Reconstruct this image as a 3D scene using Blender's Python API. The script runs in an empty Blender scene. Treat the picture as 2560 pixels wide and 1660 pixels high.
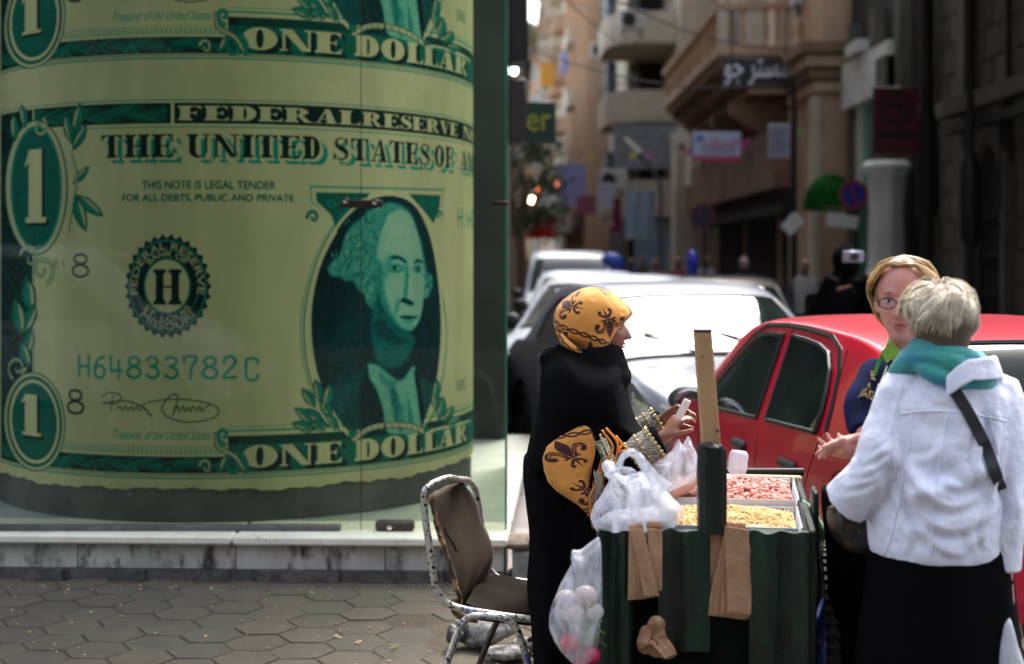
import bpy, math, random
import numpy as np
from mathutils import Vector, Matrix, Quaternion

R = math.radians
rng = random.Random(7)
nrs = np.random.RandomState(11)
SC = bpy.context.scene
COL = SC.collection

# ------------------------------------------------------------------ camera
F_PX, CXP, HZP, EYE = 1422.2, 512.0, 260.0, 1.62
cam = bpy.data.cameras.new('camera')
cam.lens = 50.0; cam.sensor_width = 36.0; cam.sensor_fit = 'HORIZONTAL'
cam.shift_y = -(332 - HZP) / 1024.0
cam.clip_start = 0.1; cam.clip_end = 2000
cam.dof.use_dof = True
cam.dof.focus_distance = 5.0
cam.dof.aperture_fstop = 1.8
camo = bpy.data.objects.new('camera', cam); COL.objects.link(camo)
camo.location = (0, 0, EYE); camo.rotation_euler = (R(90), 0, 0)
SC.camera = camo

# ------------------------------------------------------------------ light
SC.view_settings.view_transform = 'Standard'
SC.view_settings.look = 'None'
SC.view_settings.gamma = 1.0
SC.view_settings.exposure = 2.0
SC.render.engine = 'CYCLES'
SC.cycles.use_denoising = True
SC.cycles.max_bounces = 8
SC.cycles.transparent_max_bounces = 24
SC.cycles.sample_clamp_indirect = 6
w = bpy.data.worlds.new('World'); SC.world = w; w.use_nodes = True
nt = w.node_tree
sky = nt.nodes.new('ShaderNodeTexSky'); sky.sky_type = 'NISHITA'
sky.sun_disc = False
SUN_EL, SUN_AZ = R(57), R(24)          # azimuth measured clockwise from +Y
sky.sun_elevation = SUN_EL; sky.sun_rotation = SUN_AZ
sky.air_density = 1.0; sky.dust_density = 4.0; sky.ozone_density = 1.0
nt.nodes['Background'].inputs['Strength'].default_value = 0.15
hs_ = nt.nodes.new('ShaderNodeHueSaturation'); hs_.inputs['Saturation'].default_value = 0.5      # thin high cloud
nt.links.new(sky.outputs[0], hs_.inputs['Color']); nt.links.new(hs_.outputs[0], nt.nodes['Background'].inputs[0])
sun = bpy.data.lights.new('sun', 'SUN'); sun.energy = 0.8; sun.angle = R(20)
sun.color = (1.0, 0.95, 0.88)
suno = bpy.data.objects.new('sun', sun); COL.objects.link(suno)
sd = Vector((math.sin(SUN_AZ) * math.cos(SUN_EL), math.cos(SUN_AZ) * math.cos(SUN_EL), math.sin(SUN_EL)))
suno.rotation_euler = sd.to_track_quat('Z', 'Y').to_euler()
suno.location = (3, -5, 20)


# ------------------------------------------------------------------ helpers
def at(px, py, d):
    """a point of the place seen at (px, py) of a 1024-wide picture, d metres ahead"""
    return Vector(((px - CXP) / F_PX * d, d, EYE - (py - HZP) / F_PX * d))


def lk(nt, a, b): nt.links.new(a, b)


_mats = {}
def mat(name, col, rough=0.6, metal=0.0, col2=None, nscale=8.0, nmix=(0.35, 0.65), bump=0.0, bscale=None,
        spec=0.5, alpha=1.0, trans=0.0, coat=0.0, sheen=0.0, emis=None, estr=0.0, detail=5.0, stretch=None,
        subs=0.0, island=0.0, col3=None, n3=(0.6, 0.7), s3=3.0, rough2=None, aniso=None):
    if name in _mats: return _mats[name]
    m = bpy.data.materials.new(name); m.use_nodes = True; _mats[name] = m
    nt = m.node_tree; b = nt.nodes['Principled BSDF']
    b.inputs['Base Color'].default_value = (*col, 1)
    b.inputs['Roughness'].default_value = rough
    b.inputs['Metallic'].default_value = metal
    b.inputs['Specular IOR Level'].default_value = spec
    b.inputs['Alpha'].default_value = alpha
    b.inputs['Transmission Weight'].default_value = trans
    b.inputs['Coat Weight'].default_value = coat
    b.inputs['Coat Roughness'].default_value = 0.05
    b.inputs['Sheen Weight'].default_value = sheen
    if subs: b.inputs['Subsurface Weight'].default_value = subs; b.inputs['Subsurface Radius'].default_value = (0.02, 0.008, 0.004)
    if emis: b.inputs['Emission Color'].default_value = (*emis, 1); b.inputs['Emission Strength'].default_value = estr
    tc = nt.nodes.new('ShaderNodeTexCoord')
    mp = nt.nodes.new('ShaderNodeMapping'); lk(nt, tc.outputs['Object'], mp.inputs[0])
    if stretch: mp.inputs['Scale'].default_value = stretch
    oi = nt.nodes.new('ShaderNodeObjectInfo')
    add = nt.nodes.new('ShaderNodeVectorMath'); add.operation = 'MULTIPLY_ADD'
    lk(nt, oi.outputs['Random'], add.inputs[0]); add.inputs[1].default_value = (37, 53, 71); lk(nt, mp.outputs[0], add.inputs[2])
    last = None
    if col2:
        n = nt.nodes.new('ShaderNodeTexNoise'); n.inputs['Scale'].default_value = nscale; n.inputs['Detail'].default_value = detail
        n.inputs['Roughness'].default_value = 0.62
        lk(nt, add.outputs[0], n.inputs['Vector'])
        mr = nt.nodes.new('ShaderNodeMapRange'); mr.inputs[1].default_value, mr.inputs[2].default_value = nmix
        lk(nt, n.outputs[0], mr.inputs[0])
        mx = nt.nodes.new('ShaderNodeMix'); mx.data_type = 'RGBA'
        mx.inputs[6].default_value = (*col, 1); mx.inputs[7].default_value = (*col2, 1)
        lk(nt, mr.outputs[0], mx.inputs[0]); last = mx.outputs[2]
        if rough2 is not None:
            rr = nt.nodes.new('ShaderNodeMapRange'); rr.inputs[3].default_value = rough; rr.inputs[4].default_value = rough2
            lk(nt, mr.outputs[0], rr.inputs[0]); lk(nt, rr.outputs[0], b.inputs['Roughness'])
    if col3:
        n = nt.nodes.new('ShaderNodeTexNoise'); n.inputs['Scale'].default_value = s3; n.inputs['Detail'].default_value = 8
        n.inputs['Roughness'].default_value = 0.7
        lk(nt, add.outputs[0], n.inputs['Vector'])
        mr = nt.nodes.new('ShaderNodeMapRange'); mr.inputs[1].default_value, mr.inputs[2].default_value = n3
        lk(nt, n.outputs[0], mr.inputs[0])
        mx = nt.nodes.new('ShaderNodeMix'); mx.data_type = 'RGBA'
        if last: lk(nt, last, mx.inputs[6])
        else: mx.inputs[6].default_value = (*col, 1)
        mx.inputs[7].default_value = (*col3, 1)
        lk(nt, mr.outputs[0], mx.inputs[0]); last = mx.outputs[2]
    if island:
        ge = nt.nodes.new('ShaderNodeNewGeometry')
        mr = nt.nodes.new('ShaderNodeMapRange'); mr.inputs[3].default_value = 1 - island; mr.inputs[4].default_value = 1 + island
        lk(nt, ge.outputs['Random Per Island'], mr.inputs[0])
        hs = nt.nodes.new('ShaderNodeHueSaturation')
        if last: lk(nt, last, hs.inputs['Color'])
        else: hs.inputs['Color'].default_value = (*col, 1)
        lk(nt, mr.outputs[0], hs.inputs['Value']); last = hs.outputs[0]
    if last: lk(nt, last, b.inputs['Base Color'])
    if bump:
        n = nt.nodes.new('ShaderNodeTexNoise'); n.inputs['Scale'].default_value = bscale or nscale * 3; n.inputs['Detail'].default_value = 6
        lk(nt, add.outputs[0], n.inputs['Vector'])
        bp = nt.nodes.new('ShaderNodeBump'); bp.inputs['Strength'].default_value = min(1.0, bump); bp.inputs['Distance'].default_value = 0.01 * max(1, bump)
        lk(nt, n.outputs[0], bp.inputs['Height']); lk(nt, bp.outputs[0], b.inputs['Normal'])
    return m


def glassmat(name, tint=(0.8, 0.9, 0.85), gloss=1.0, rough=0.0, ior=1.5):
    """thin pane: tinted transparency under a Fresnel reflection"""
    if name in _mats: return _mats[name]
    m = bpy.data.materials.new(name); m.use_nodes = True; _mats[name] = m
    nt = m.node_tree; nt.nodes.remove(nt.nodes['Principled BSDF'])
    t = nt.nodes.new('ShaderNodeBsdfTransparent'); t.inputs[0].default_value = (*tint, 1)
    g = nt.nodes.new('ShaderNodeBsdfGlossy'); g.inputs['Roughness'].default_value = rough
    f = nt.nodes.new('ShaderNodeFresnel'); f.inputs[0].default_value = ior
    mu = nt.nodes.new('ShaderNodeMath'); mu.operation = 'MULTIPLY'; mu.inputs[1].default_value = gloss; mu.use_clamp = True
    mx = nt.nodes.new('ShaderNodeMixShader')
    lk(nt, f.outputs[0], mu.inputs[0]); lk(nt, mu.outputs[0], mx.inputs[0]); lk(nt, t.outputs[0], mx.inputs[1]); lk(nt, g.outputs[0], mx.inputs[2])
    lk(nt, mx.outputs[0], nt.nodes['Material Output'].inputs[0])
    return m


def film(name, col=(0.8, 0.82, 0.9), opac=0.5, rough=0.35, nscale=10.0, spread=0.25, bump=0.6, bscale=25):
    """thin plastic film: milky translucent, opacity varying with creases"""
    if name in _mats: return _mats[name]
    m = bpy.data.materials.new(name); m.use_nodes = True; _mats[name] = m
    nt = m.node_tree; b = nt.nodes['Principled BSDF']
    b.inputs['Base Color'].default_value = (*col, 1); b.inputs['Roughness'].default_value = rough
    b.inputs['Specular IOR Level'].default_value = 0.6
    tr = nt.nodes.new('ShaderNodeBsdfTranslucent'); tr.inputs[0].default_value = (*col, 1)
    t = nt.nodes.new('ShaderNodeBsdfTransparent')
    tc = nt.nodes.new('ShaderNodeTexCoord')
    mp = nt.nodes.new('ShaderNodeMapping'); mp.inputs['Scale'].default_value = (1, 1, 0.45); lk(nt, tc.outputs['Object'], mp.inputs[0])
    n = nt.nodes.new('ShaderNodeTexNoise'); n.inputs['Scale'].default_value = nscale; n.inputs['Detail'].default_value = 4
    n.inputs['Distortion'].default_value = 1.5
    lk(nt, mp.outputs[0], n.inputs['Vector'])
    mr = nt.nodes.new('ShaderNodeMapRange'); mr.inputs[1].default_value = 0.3; mr.inputs[2].default_value = 0.7
    mr.inputs[3].default_value = max(0, opac - spread); mr.inputs[4].default_value = min(1, opac + spread)
    lk(nt, n.outputs[0], mr.inputs[0])
    n2 = nt.nodes.new('ShaderNodeTexNoise'); n2.inputs['Scale'].default_value = bscale; n2.inputs['Detail'].default_value = 3; n2.inputs['Distortion'].default_value = 2.0
    lk(nt, mp.outputs[0], n2.inputs['Vector'])
    bp = nt.nodes.new('ShaderNodeBump'); bp.inputs['Strength'].default_value = bump; bp.inputs['Distance'].default_value = 0.012
    lk(nt, n2.outputs[0], bp.inputs['Height']); lk(nt, bp.outputs[0], b.inputs['Normal']); lk(nt, bp.outputs[0], tr.inputs['Normal'])
    m1 = nt.nodes.new('ShaderNodeMixShader'); m1.inputs[0].default_value = 0.35
    lk(nt, b.outputs[0], m1.inputs[1]); lk(nt, tr.outputs[0], m1.inputs[2])
    m2 = nt.nodes.new('ShaderNodeMixShader'); lk(nt, mr.outputs[0], m2.inputs[0]); lk(nt, t.outputs[0], m2.inputs[1]); lk(nt, m1.outputs[0], m2.inputs[2])
    lk(nt, m2.outputs[0], nt.nodes['Material Output'].inputs[0])
    return m


class MB:
    """collects verts and faces (world or local coordinates)"""
    def __init__(s): s.v = []; s.f = []; s.mi = []
    def add(s, v, f, m=0):
        n = len(s.v); s.v += [tuple(p) for p in v]; s.f += [tuple(i + n for i in q) for q in f]; s.mi += [m] * len(f); return s
    def box(s, x0, x1, y0, y1, z0, z1, m=0):
        v = [(x0, y0, z0), (x1, y0, z0), (x1, y1, z0), (x0, y1, z0), (x0, y0, z1), (x1, y0, z1), (x1, y1, z1), (x0, y1, z1)]
        return s.add(v, [(0, 3, 2, 1), (4, 5, 6, 7), (0, 1, 5, 4), (1, 2, 6, 5), (2, 3, 7, 6), (3, 0, 4, 7)], m)
    def bbox(s, x0, x1, y0, y1, z0, z1, b=0.005, m=0):
        """box with bevelled edges"""
        b = min(b, abs(x1 - x0) / 2.1, abs(y1 - y0) / 2.1, abs(z1 - z0) / 2.1)
        X, Y, Z = (x0, x1), (y0, y1), (z0, z1); sg = (1, -1); v = []; idx = {}
        for i in (0, 1):
            for j in (0, 1):
                for k in (0, 1):
                    cx, cy, cz = X[i] + sg[i] * b, Y[j] + sg[j] * b, Z[k] + sg[k] * b
                    idx[i, j, k, 0] = len(v); v.append((X[i], cy, cz))
                    idx[i, j, k, 1] = len(v); v.append((cx, Y[j], cz))
                    idx[i, j, k, 2] = len(v); v.append((cx, cy, Z[k]))
        f = []
        for i in (0, 1): f.append([idx[i, a, c, 0] for a, c in ((0, 0), (1, 0), (1, 1), (0, 1))][::(1 if i else -1)])
        for j in (0, 1): f.append([idx[a, j, c, 1] for a, c in ((0, 0), (1, 0), (1, 1), (0, 1))][::(-1 if j else 1)])
        for k in (0, 1): f.append([idx[a, c, k, 2] for a, c in ((0, 0), (1, 0), (1, 1), (0, 1))][::(1 if k else -1)])
        for i in (0, 1):
            for j in (0, 1): f.append([idx[i, j, 0, 0], idx[i, j, 0, 1], idx[i, j, 1, 1], idx[i, j, 1, 0]][::(1 if i == j else -1) * -1])
            for k in (0, 1): f.append([idx[i, 0, k, 0], idx[i, 1, k, 0], idx[i, 1, k, 2], idx[i, 0, k, 2]][::(1 if i == k else -1)])
        for j in (0, 1):
            for k in (0, 1): f.append([idx[0, j, k, 1], idx[1, j, k, 1], idx[1, j, k, 2], idx[0, j, k, 2]][::(1 if j == k else -1) * -1])
        for i in (0, 1):
            for j in (0, 1):
                for k in (0, 1): f.append([idx[i, j, k, 0], idx[i, j, k, 1], idx[i, j, k, 2]][::(1 if (i + j + k) % 2 else -1)])
        return s.add(v, f, m)
    def tube(s, pts, r, n=8, cap=True, m=0, up=None, squash=None, twist=0.0):
        pts = [Vector(p) for p in pts]; k = len(pts)
        rs = r if hasattr(r, '__len__') else [r] * k
        t0 = (pts[1] - pts[0]).normalized()
        a = Vector(up) if up else (Vector((0, 0, 1)) if abs(t0.z) < 0.9 else Vector((1, 0, 0)))
        u = (a - t0 * a.dot(t0)).normalized(); v = []; f = []
        for i, p in enumerate(pts):
            t = (pts[min(i + 1, k - 1)] - pts[max(i - 1, 0)])
            t = t.normalized() if t.length > 1e-9 else t0
            u = (u - t * u.dot(t)); u = u.normalized() if u.length > 1e-6 else t.orthogonal().normalized()
            w_ = t.cross(u); ri = rs[i]; ra, rb = (ri if hasattr(ri, '__len__') else (ri, ri))
            if squash: rb = rb * squash
            for j in range(n):
                an = 2 * math.pi * j / n + twist * i; v.append(p + u * (ra * math.cos(an)) + w_ * (rb * math.sin(an)))
        for i in range(k - 1):
            for j in range(n):
                j2 = (j + 1) % n; f.append((i * n + j, i * n + j2, (i + 1) * n + j2, (i + 1) * n + j))
        if cap: f.append(tuple(range(n))[::-1]); f.append(tuple((k - 1) * n + j for j in range(n)))
        return s.add(v, f, m)
    def loft(s, rings, cap=True, m=0, closed=True):
        """rings: equal-length lists of points"""
        n = len(rings[0]); k = len(rings); v = [p for r_ in rings for p in r_]; f = []
        for i in range(k - 1):
            for j in range(n if closed else n - 1):
                j2 = (j + 1) % n; f.append((i * n + j, i * n + j2, (i + 1) * n + j2, (i + 1) * n + j))
        if cap: f.append(tuple(range(n))[::-1]); f.append(tuple((k - 1) * n + j for j in range(n)))
        return s.add(v, f, m)
    def ell(s, c, r, nu=16, nv=10, rot=None, m=0):
        c = Vector(c); v = []; f = []
        for i in range(nv + 1):
            th = math.pi * i / nv
            for j in range(nu):
                ph = 2 * math.pi * j / nu
                p = Vector((r[0] * math.sin(th) * math.cos(ph), r[1] * math.sin(th) * math.sin(ph), r[2] * math.cos(th)))
                if rot: p = rot @ p
                v.append(c + p)
        for i in range(nv):
            for j in range(nu):
                j2 = (j + 1) % nu; f.append((i * nu + j, (i + 1) * nu + j, (i + 1) * nu + j2, i * nu + j2))
        return s.add(v, f, m)
    def disc(s, c, r, nrm, n=24, thick=0.0, m=0, hole=0.0):
        nrm = Vector(nrm).normalized(); u = nrm.orthogonal().normalized(); w_ = nrm.cross(u); c = Vector(c)
        rings = []
        prof = [(hole, 0), (r, 0), (r, thick), (hole, thick)]
        v = []; f = []
        for (rr, h) in prof:
            for j in range(n):
                a = 2 * math.pi * j / n; v.append(c + nrm * h + (u * math.cos(a) + w_ * math.sin(a)) * max(rr, 1e-4))
        for i in range(4):
            i2 = (i + 1) % 4
            for j in range(n):
                j2 = (j + 1) % n; f.append((i * n + j, i2 * n + j, i2 * n + j2, i * n + j2))
        return s.add(v, f, m)
    def prism(s, poly, a, b, n, thick, o, m=0):
        """2D polygon (list of (p,q)) laid on axes a,b from origin o, extruded thick along n"""
        a, b, n, o = Vector(a), Vector(b), Vector(n), Vector(o); k = len(poly)
        v = [o + a * p + b * q for p, q in poly] + [o + a * p + b * q + n * thick for p, q in poly]
        f = [tuple(range(k))[::-1], tuple(range(k, 2 * k))] + [(i, (i + 1) % k, k + (i + 1) % k, k + i) for i in range(k)]
        return s.add(v, f, m)
    def lathe(s, prof, c=(0, 0, 0), n=20, m=0, axis=None):
        """prof: (radius, height) pairs"""
        c = Vector(c); ax = Vector(axis).normalized() if axis else Vector((0, 0, 1)); u = ax.orthogonal().normalized(); w_ = ax.cross(u)
        rings = [[c + ax * h + (u * math.cos(2 * math.pi * j / n) + w_ * math.sin(2 * math.pi * j / n)) * max(r_, 1e-4) for j in range(n)] for r_, h in prof]
        return s.loft(rings, True, m)
    def xf(s, M):
        s.v = [tuple(M @ Vector(p)) for p in s.v]; return s
    def mesh(s, name):
        me = bpy.data.meshes.new(name); me.from_pydata([tuple(p) for p in s.v], [], s.f); me.update(); return me


def thing(name, label, cat, loc=(0, 0, 0), rotz=0.0, group=None, kind=None):
    o = bpy.data.objects.new(name, None); COL.objects.link(o)
    o.location = loc; o.rotation_euler = (0, 0, rotz); o.empty_display_size = 0.1
    if kind: o['kind'] = kind
    else: o['label'] = label; o['category'] = cat
    if group: o['group'] = group
    return o


def fixn(me):
    import bmesh
    bm = bmesh.new(); bm.from_mesh(me); bmesh.ops.recalc_face_normals(bm, faces=bm.faces); bm.to_mesh(me); bm.free()


def part(name, mb, m, parent=None, smooth=True, world=True, label=None, kind=None, ang=40, fix=True, cat=None, group=None, mats=None):
    """one mesh object. world: mb is in world coordinates and the parent is unrotated"""
    me = mb if isinstance(mb, bpy.types.Mesh) else mb.mesh(name)
    if fix: fixn(me)
    off = None
    if parent is None:
        # put the origin at the base of the mesh
        co = np.empty(len(me.vertices) * 3); me.vertices.foreach_get('co', co); co = co.reshape(-1, 3)
        off = Vector(((co[:, 0].min() + co[:, 0].max()) / 2, (co[:, 1].min() + co[:, 1].max()) / 2, co[:, 2].min()))
    elif world:
        p = parent; off = Vector((0, 0, 0))
        while p is not None: off += Vector(p.location); p = p.parent
    if off is not None: me.transform(Matrix.Translation(-off))
    for mm in (mats or [m]): me.materials.append(mm)
    if mats and not isinstance(mb, bpy.types.Mesh):
        me.polygons.foreach_set('material_index', mb.mi)
    o = bpy.data.objects.new(name, me); COL.objects.link(o)
    if parent is None: o.location = off
    else: o.parent = parent
    if smooth:
        me.polygons.foreach_set('use_smooth', [True] * len(me.polygons))
        if ang < 180: me.set_sharp_from_angle(angle=R(ang))
    if label: o['label'] = label
    if cat: o['category'] = cat
    if group: o['group'] = group
    if kind: o['kind'] = kind
    return o


def solo(name, mb, m, label, cat, group=None, **k):
    return part(name, mb, m, None, label=label, cat=cat, group=group, **k)


def remesh(mb, vox=0.01, smooth=4, factor=0.5, name='body'):
    """union of everything in mb as one continuous skin"""
    me = mb.mesh('tmp'); fixn(me)
    o = bpy.data.objects.new('tmp', me); COL.objects.link(o)
    md = o.modifiers.new('r', 'REMESH'); md.mode = 'VOXEL'; md.voxel_size = vox; md.use_smooth_shade = True
    if smooth:
        sm = o.modifiers.new('s', 'SMOOTH'); sm.factor = factor; sm.iterations = smooth
    dg = bpy.context.evaluated_depsgraph_get(); dg.update()
    out = bpy.data.meshes.new_from_object(o.evaluated_get(dg)); out.name = name
    bpy.data.objects.remove(o); bpy.data.meshes.remove(me)
    return out


def vco(me):
    co = np.empty(len(me.vertices) * 3); me.vertices.foreach_get('co', co); return co.reshape(-1, 3)


def setco(me, co):
    me.vertices.foreach_set('co', co.ravel()); me.update()


def vnor(me):
    co = np.empty(len(me.vertices) * 3); me.vertices.foreach_get('normal', co); return co.reshape(-1, 3)


def fold(me, amp, freq, seed=0, axis=None, sharp=1.0):
    """push verts along normals with a smooth ridged noise: cloth folds"""
    co = vco(me); nn = vnor(me); rs = np.random.RandomState(seed); d = np.zeros(len(co))
    for k in range(7):
        fr = freq * (0.6 + 0.28 * k); dirv = rs.normal(size=3)
        if axis is not None: dirv = dirv * np.array(axis)
        dirv /= np.linalg.norm(dirv) + 1e-9
        wob = np.sin(co @ (rs.normal(size=3) * freq * 0.35) + rs.rand() * 6) * 1.6
        d += np.sin(co @ (dirv * fr) + wob + rs.rand() * 6.28) / (1 + 0.5 * k)
    d = np.sign(d) * np.abs(d) ** sharp
    setco(me, co + nn * (d * amp / 2.2)[:, None])


def catmull(pts, n=6):
    pts = [Vector(p) for p in pts]; P = [pts[0] * 2 - pts[1]] + pts + [pts[-1] * 2 - pts[-2]]; out = []
    for i in range(1, len(P) - 2):
        for k in range(n):
            t = k / n; a, b, c, d = P[i - 1], P[i], P[i + 1], P[i + 2]
            out.append(0.5 * ((2 * b) + (c - a) * t + (2 * a - 5 * b + 4 * c - d) * t * t + (-a + 3 * b - 3 * c + d) * t ** 3))
    out.append(pts[-1]); return out


def interp(keys, t):
    """keys: sorted [(t, v...)] -> values"""
    ks = [k[0] for k in keys]
    r = [float(np.interp(t, ks, [k[i] for k in keys])) for i in range(1, len(keys[0]))]
    return r[0] if len(r) == 1 else r


def hermite(keys, t):
    """smooth (monotone-ish) version of interp"""
    ks = [k[0] for k in keys]; n = len(ks)
    i = max(0, min(n - 2, int(np.searchsorted(ks, t, side='right')) - 1)); u = (t - ks[i]) / (ks[i + 1] - ks[i]); u = min(1, max(0, u))
    out = []
    for c in range(1, len(keys[0])):
        def sl(j):
            if j <= 0 or j >= n - 1: return 0.0
            a = (keys[j][c] - keys[j - 1][c]) / (ks[j] - ks[j - 1]); b = (keys[j + 1][c] - keys[j][c]) / (ks[j + 1] - ks[j])
            return 0.0 if a * b <= 0 else 2 * a * b / (a + b)
        h = ks[i + 1] - ks[i]; y0, y1 = keys[i][c], keys[i + 1][c]; m0, m1 = sl(i) * h, sl(i + 1) * h
        out.append((2 * u ** 3 - 3 * u ** 2 + 1) * y0 + (u ** 3 - 2 * u ** 2 + u) * m0 + (-2 * u ** 3 + 3 * u ** 2) * y1 + (u ** 3 - u ** 2) * m1)
    return out[0] if len(out) == 1 else out


def copy_tree(o, loc=None, rotz=None, label=None, parent=None):
    c = o.copy(); COL.objects.link(c)
    if parent: c.parent = parent
    if loc is not None: c.location = loc
    if rotz is not None: c.rotation_euler = (0, 0, rotz)
    if label: c['label'] = label
    for ch in [x for x in bpy.data.objects if x.parent == o]: copy_tree(ch, parent=c)
    return c


def text_mesh(s, size=1.0, font=None, ext=0.0, align='CENTER', space=1.0):
    cu = bpy.data.curves.new('t', 'FONT'); cu.body = s; cu.size = size; cu.extrude = ext; cu.align_x = align; cu.align_y = 'CENTER'; cu.space_character = space
    cu.resolution_u = 4
    o = bpy.data.objects.new('t', cu); COL.objects.link(o)
    dg = bpy.context.evaluated_depsgraph_get(); dg.update()
    me = bpy.data.meshes.new_from_object(o.evaluated_get(dg)); bpy.data.objects.remove(o)
    mb = MB(); mb.v = [tuple(v.co) for v in me.vertices]; mb.f = [tuple(p.vertices) for p in me.polygons]; mb.mi = [0] * len(mb.f)
    bpy.data.meshes.remove(me)
    return mb
# ------------------------------------------------------------------ materials of the place
M_stone = mat('pale_marble', (.88, .83, .70), .5, col2=(.72, .68, .57), nscale=7, nmix=(.35, .7), bump=.15, bscale=40, col3=(.08, .07, .06), n3=(.60, .72), s3=11)
M_slab = mat('weathered_marble', (.58, .56, .51), .75, col2=(.34, .33, .29), nscale=6, nmix=(.3, .65), bump=.35, bscale=30, col3=(.045, .04, .035), n3=(.50, .64), s3=9, stretch=(1, 1, .5))
M_base = mat('broken_base_stone', (.13, .12, .11), .9, col2=(.05, .047, .045), nscale=14, bump=.8, bscale=25, col3=(.24, .23, .2), n3=(.58, .7), s3=7)
M_tile = mat('paving_stone', (.118, .104, .080), .95, spec=.08, col2=(.088, .083, .070), nscale=6, nmix=(.3, .7), bump=.35, bscale=60, col3=(.14, .115, .085), n3=(.45, .75), s3=1.1)
M_joint = mat('joint_dirt', (.105, .085, .06), .95, spec=.1, col2=(.075, .062, .05), nscale=9, bump=.6, bscale=60)
M_asph = mat('asphalt', (.06, .06, .06), .8, col2=(.035, .035, .037), nscale=3, bump=.4, bscale=90, col3=(.1, .095, .09), n3=(.6, .8), s3=.8)
M_pave = mat('pale_paving', (.34, .31, .29), .8, col2=(.22, .2, .19), nscale=1.3, bump=.2, bscale=40, col3=(.12, .11, .1), n3=(.58, .8), s3=2.5)
M_kerb = mat('kerb_stone', (.28, .26, .24), .8, col2=(.14, .13, .12), nscale=4, bump=.3)

# ------------------------------------------------------------------ ground, road, pavements
g = MB(); g.box(-400, 400, -60, 700, -.5, -.104); part('ground', g, mat('earth', (.12, .11, .10), .9, col2=(.08, .075, .07), nscale=.5), None, kind='structure', smooth=False)
g = MB(); g.box(.98, 4.3, -40, 200, -.3, -.1); part('road', g, M_asph, None, kind='structure', smooth=False)
g = MB(); g.box(-30, -.0 + .84, -20, 7.35, -.3, -.005); side = part('sidewalk', g, M_joint, None, kind='structure', smooth=False)
g = MB(); g.box(-.04, .84, 7.35, 160, -.3, -.006); fars = part('sidewalk', g, M_joint, None, kind='structure', smooth=False)
g = MB(); g.box(4.45, 6.32, -40, 160, -.3, .02); opp = part('sidewalk', g, M_pave, None, kind='structure', smooth=False)
kt = MB()
for i in range(28):
    y0 = -1.5 + i * .8; kt = MB(); kt.bbox(.842, .978, y0, y0 + .79, -.28, .004 + .006 * rng.random(), .015); part('kerb_stone', kt, M_kerb, side if y0 < 7 else fars)
for i in range(14):
    y0 = 15 + i * 1.2; kt = MB(); kt.bbox(4.302, 4.448, y0, y0 + 1.18, -.28, .025, .015); part('kerb_stone', kt, M_kerb, opp)
# pale slabs of the pavement that goes on past the glass box
for i in range(16):
    for j in range(2):
        y0 = 7.36 + i * .62; x0 = -.03 + j * .435
        b = MB(); b.bbox(x0, x0 + .428, y0, y0 + .61, -.05, .002 + .005 * rng.random(), .004); part('paving_slab', b, M_pave, fars)

HA = .142
def hex_mb(cx, cy, tilt, dz, cut=None, rs=None):
    b = MB(); top = []; r_ = rs or rng
    for k in range(6):
        a = R(60 * k); rr = HA * (1 + r_.uniform(-.035, .02)); x, y = cx + rr * .972 * math.cos(a), cy + rr * .972 * math.sin(a); top.append((x, y))
    rings = []
    for (sc, z) in ((1.0, -.05), (1.0, -.008), (.985, -.002), (.955, 0.0)):
        rings.append([(cx + (x - cx) * sc, cy + (y - cy) * sc, z + dz + tilt[0] * (x - cx) * sc + tilt[1] * (y - cy) * sc) for x, y in top])
    b.loft(rings); return b
sx, sy = HA * 1.5, HA * math.sqrt(3)
stuff = MB(); n_t = 0
for i in range(-26, 6):
    for j in range(4, 32):
        cx = -.02 + i * sx; cy = j * sy + (sy / 2 if i % 2 else 0)
        if cx > .70 or cx < -5 or cy > 7.28 or cy < 1: continue
        tl = (rng.uniform(-.022, .022), rng.uniform(-.018, .018)); dz = rng.uniform(-.003, .003)
        if -3.0 < cx and 5.35 < cy < 7.16:
            if -.42 < cx < -.02 and 5.9 < cy < 6.28: tl = (rng.uniform(-.09, .09), rng.uniform(-.07, .07)); dz -= .012
            if (i, j) in ((-2, 26),): continue
            part('paving_stone', hex_mb(cx, cy, tl, dz), M_tile, side, ang=25); n_t += 1
        elif cy < 7.0: b = hex_mb(cx, cy, tl, dz); stuff.add(b.v, b.f)
part('paving_stones_around', stuff, M_tile, side, kind='stuff', ang=25)
# litter: peanut husks and specks, one scatter
lit = MB()
for k in range(150):
    x, y = rng.uniform(-2.6, .1), rng.uniform(5.5, 7.05) if k % 3 else rng.uniform(6.9, 7.08); s = rng.uniform(.003, .008)
    lit.ell((x, y, .004), (s * rng.uniform(.8, 1.8), s, s * .6), 6, 4, Matrix.Rotation(rng.random() * 3, 3, 'Z'))
part('husk_litter', lit, mat('husk', (.42, .30, .16), .8, island=.5), None, kind='stuff')
tw = catmull([(0, 0, .006), (.03, .012, .008), (.062, -.004, .007), (.075, .02, .01), (.05, .035, .008), (.06, .055, .009), (.03, .06, .006)], 5)
p0 = at(384, 646, 5.95); tb = MB(); tb.tube([(p0.x + .8 * p.x, p0.y - p.y, p.z + .004) for p in tw], .0028, 6); solo('dry_twig', tb, mat('twig', (.30, .26, .12), .8), 'thin dry crooked twig lying on the hexagonal paving', 'twig')
b = MB(); b.ell((at(336, 635, 6.1).x, 6.1, .006), (.009, .007, .006), 8, 6); solo('pebble', b, mat('white_pebble', (.6, .58, .55), .7), 'small white pebble on the hexagonal paving', 'pebble')

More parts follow.
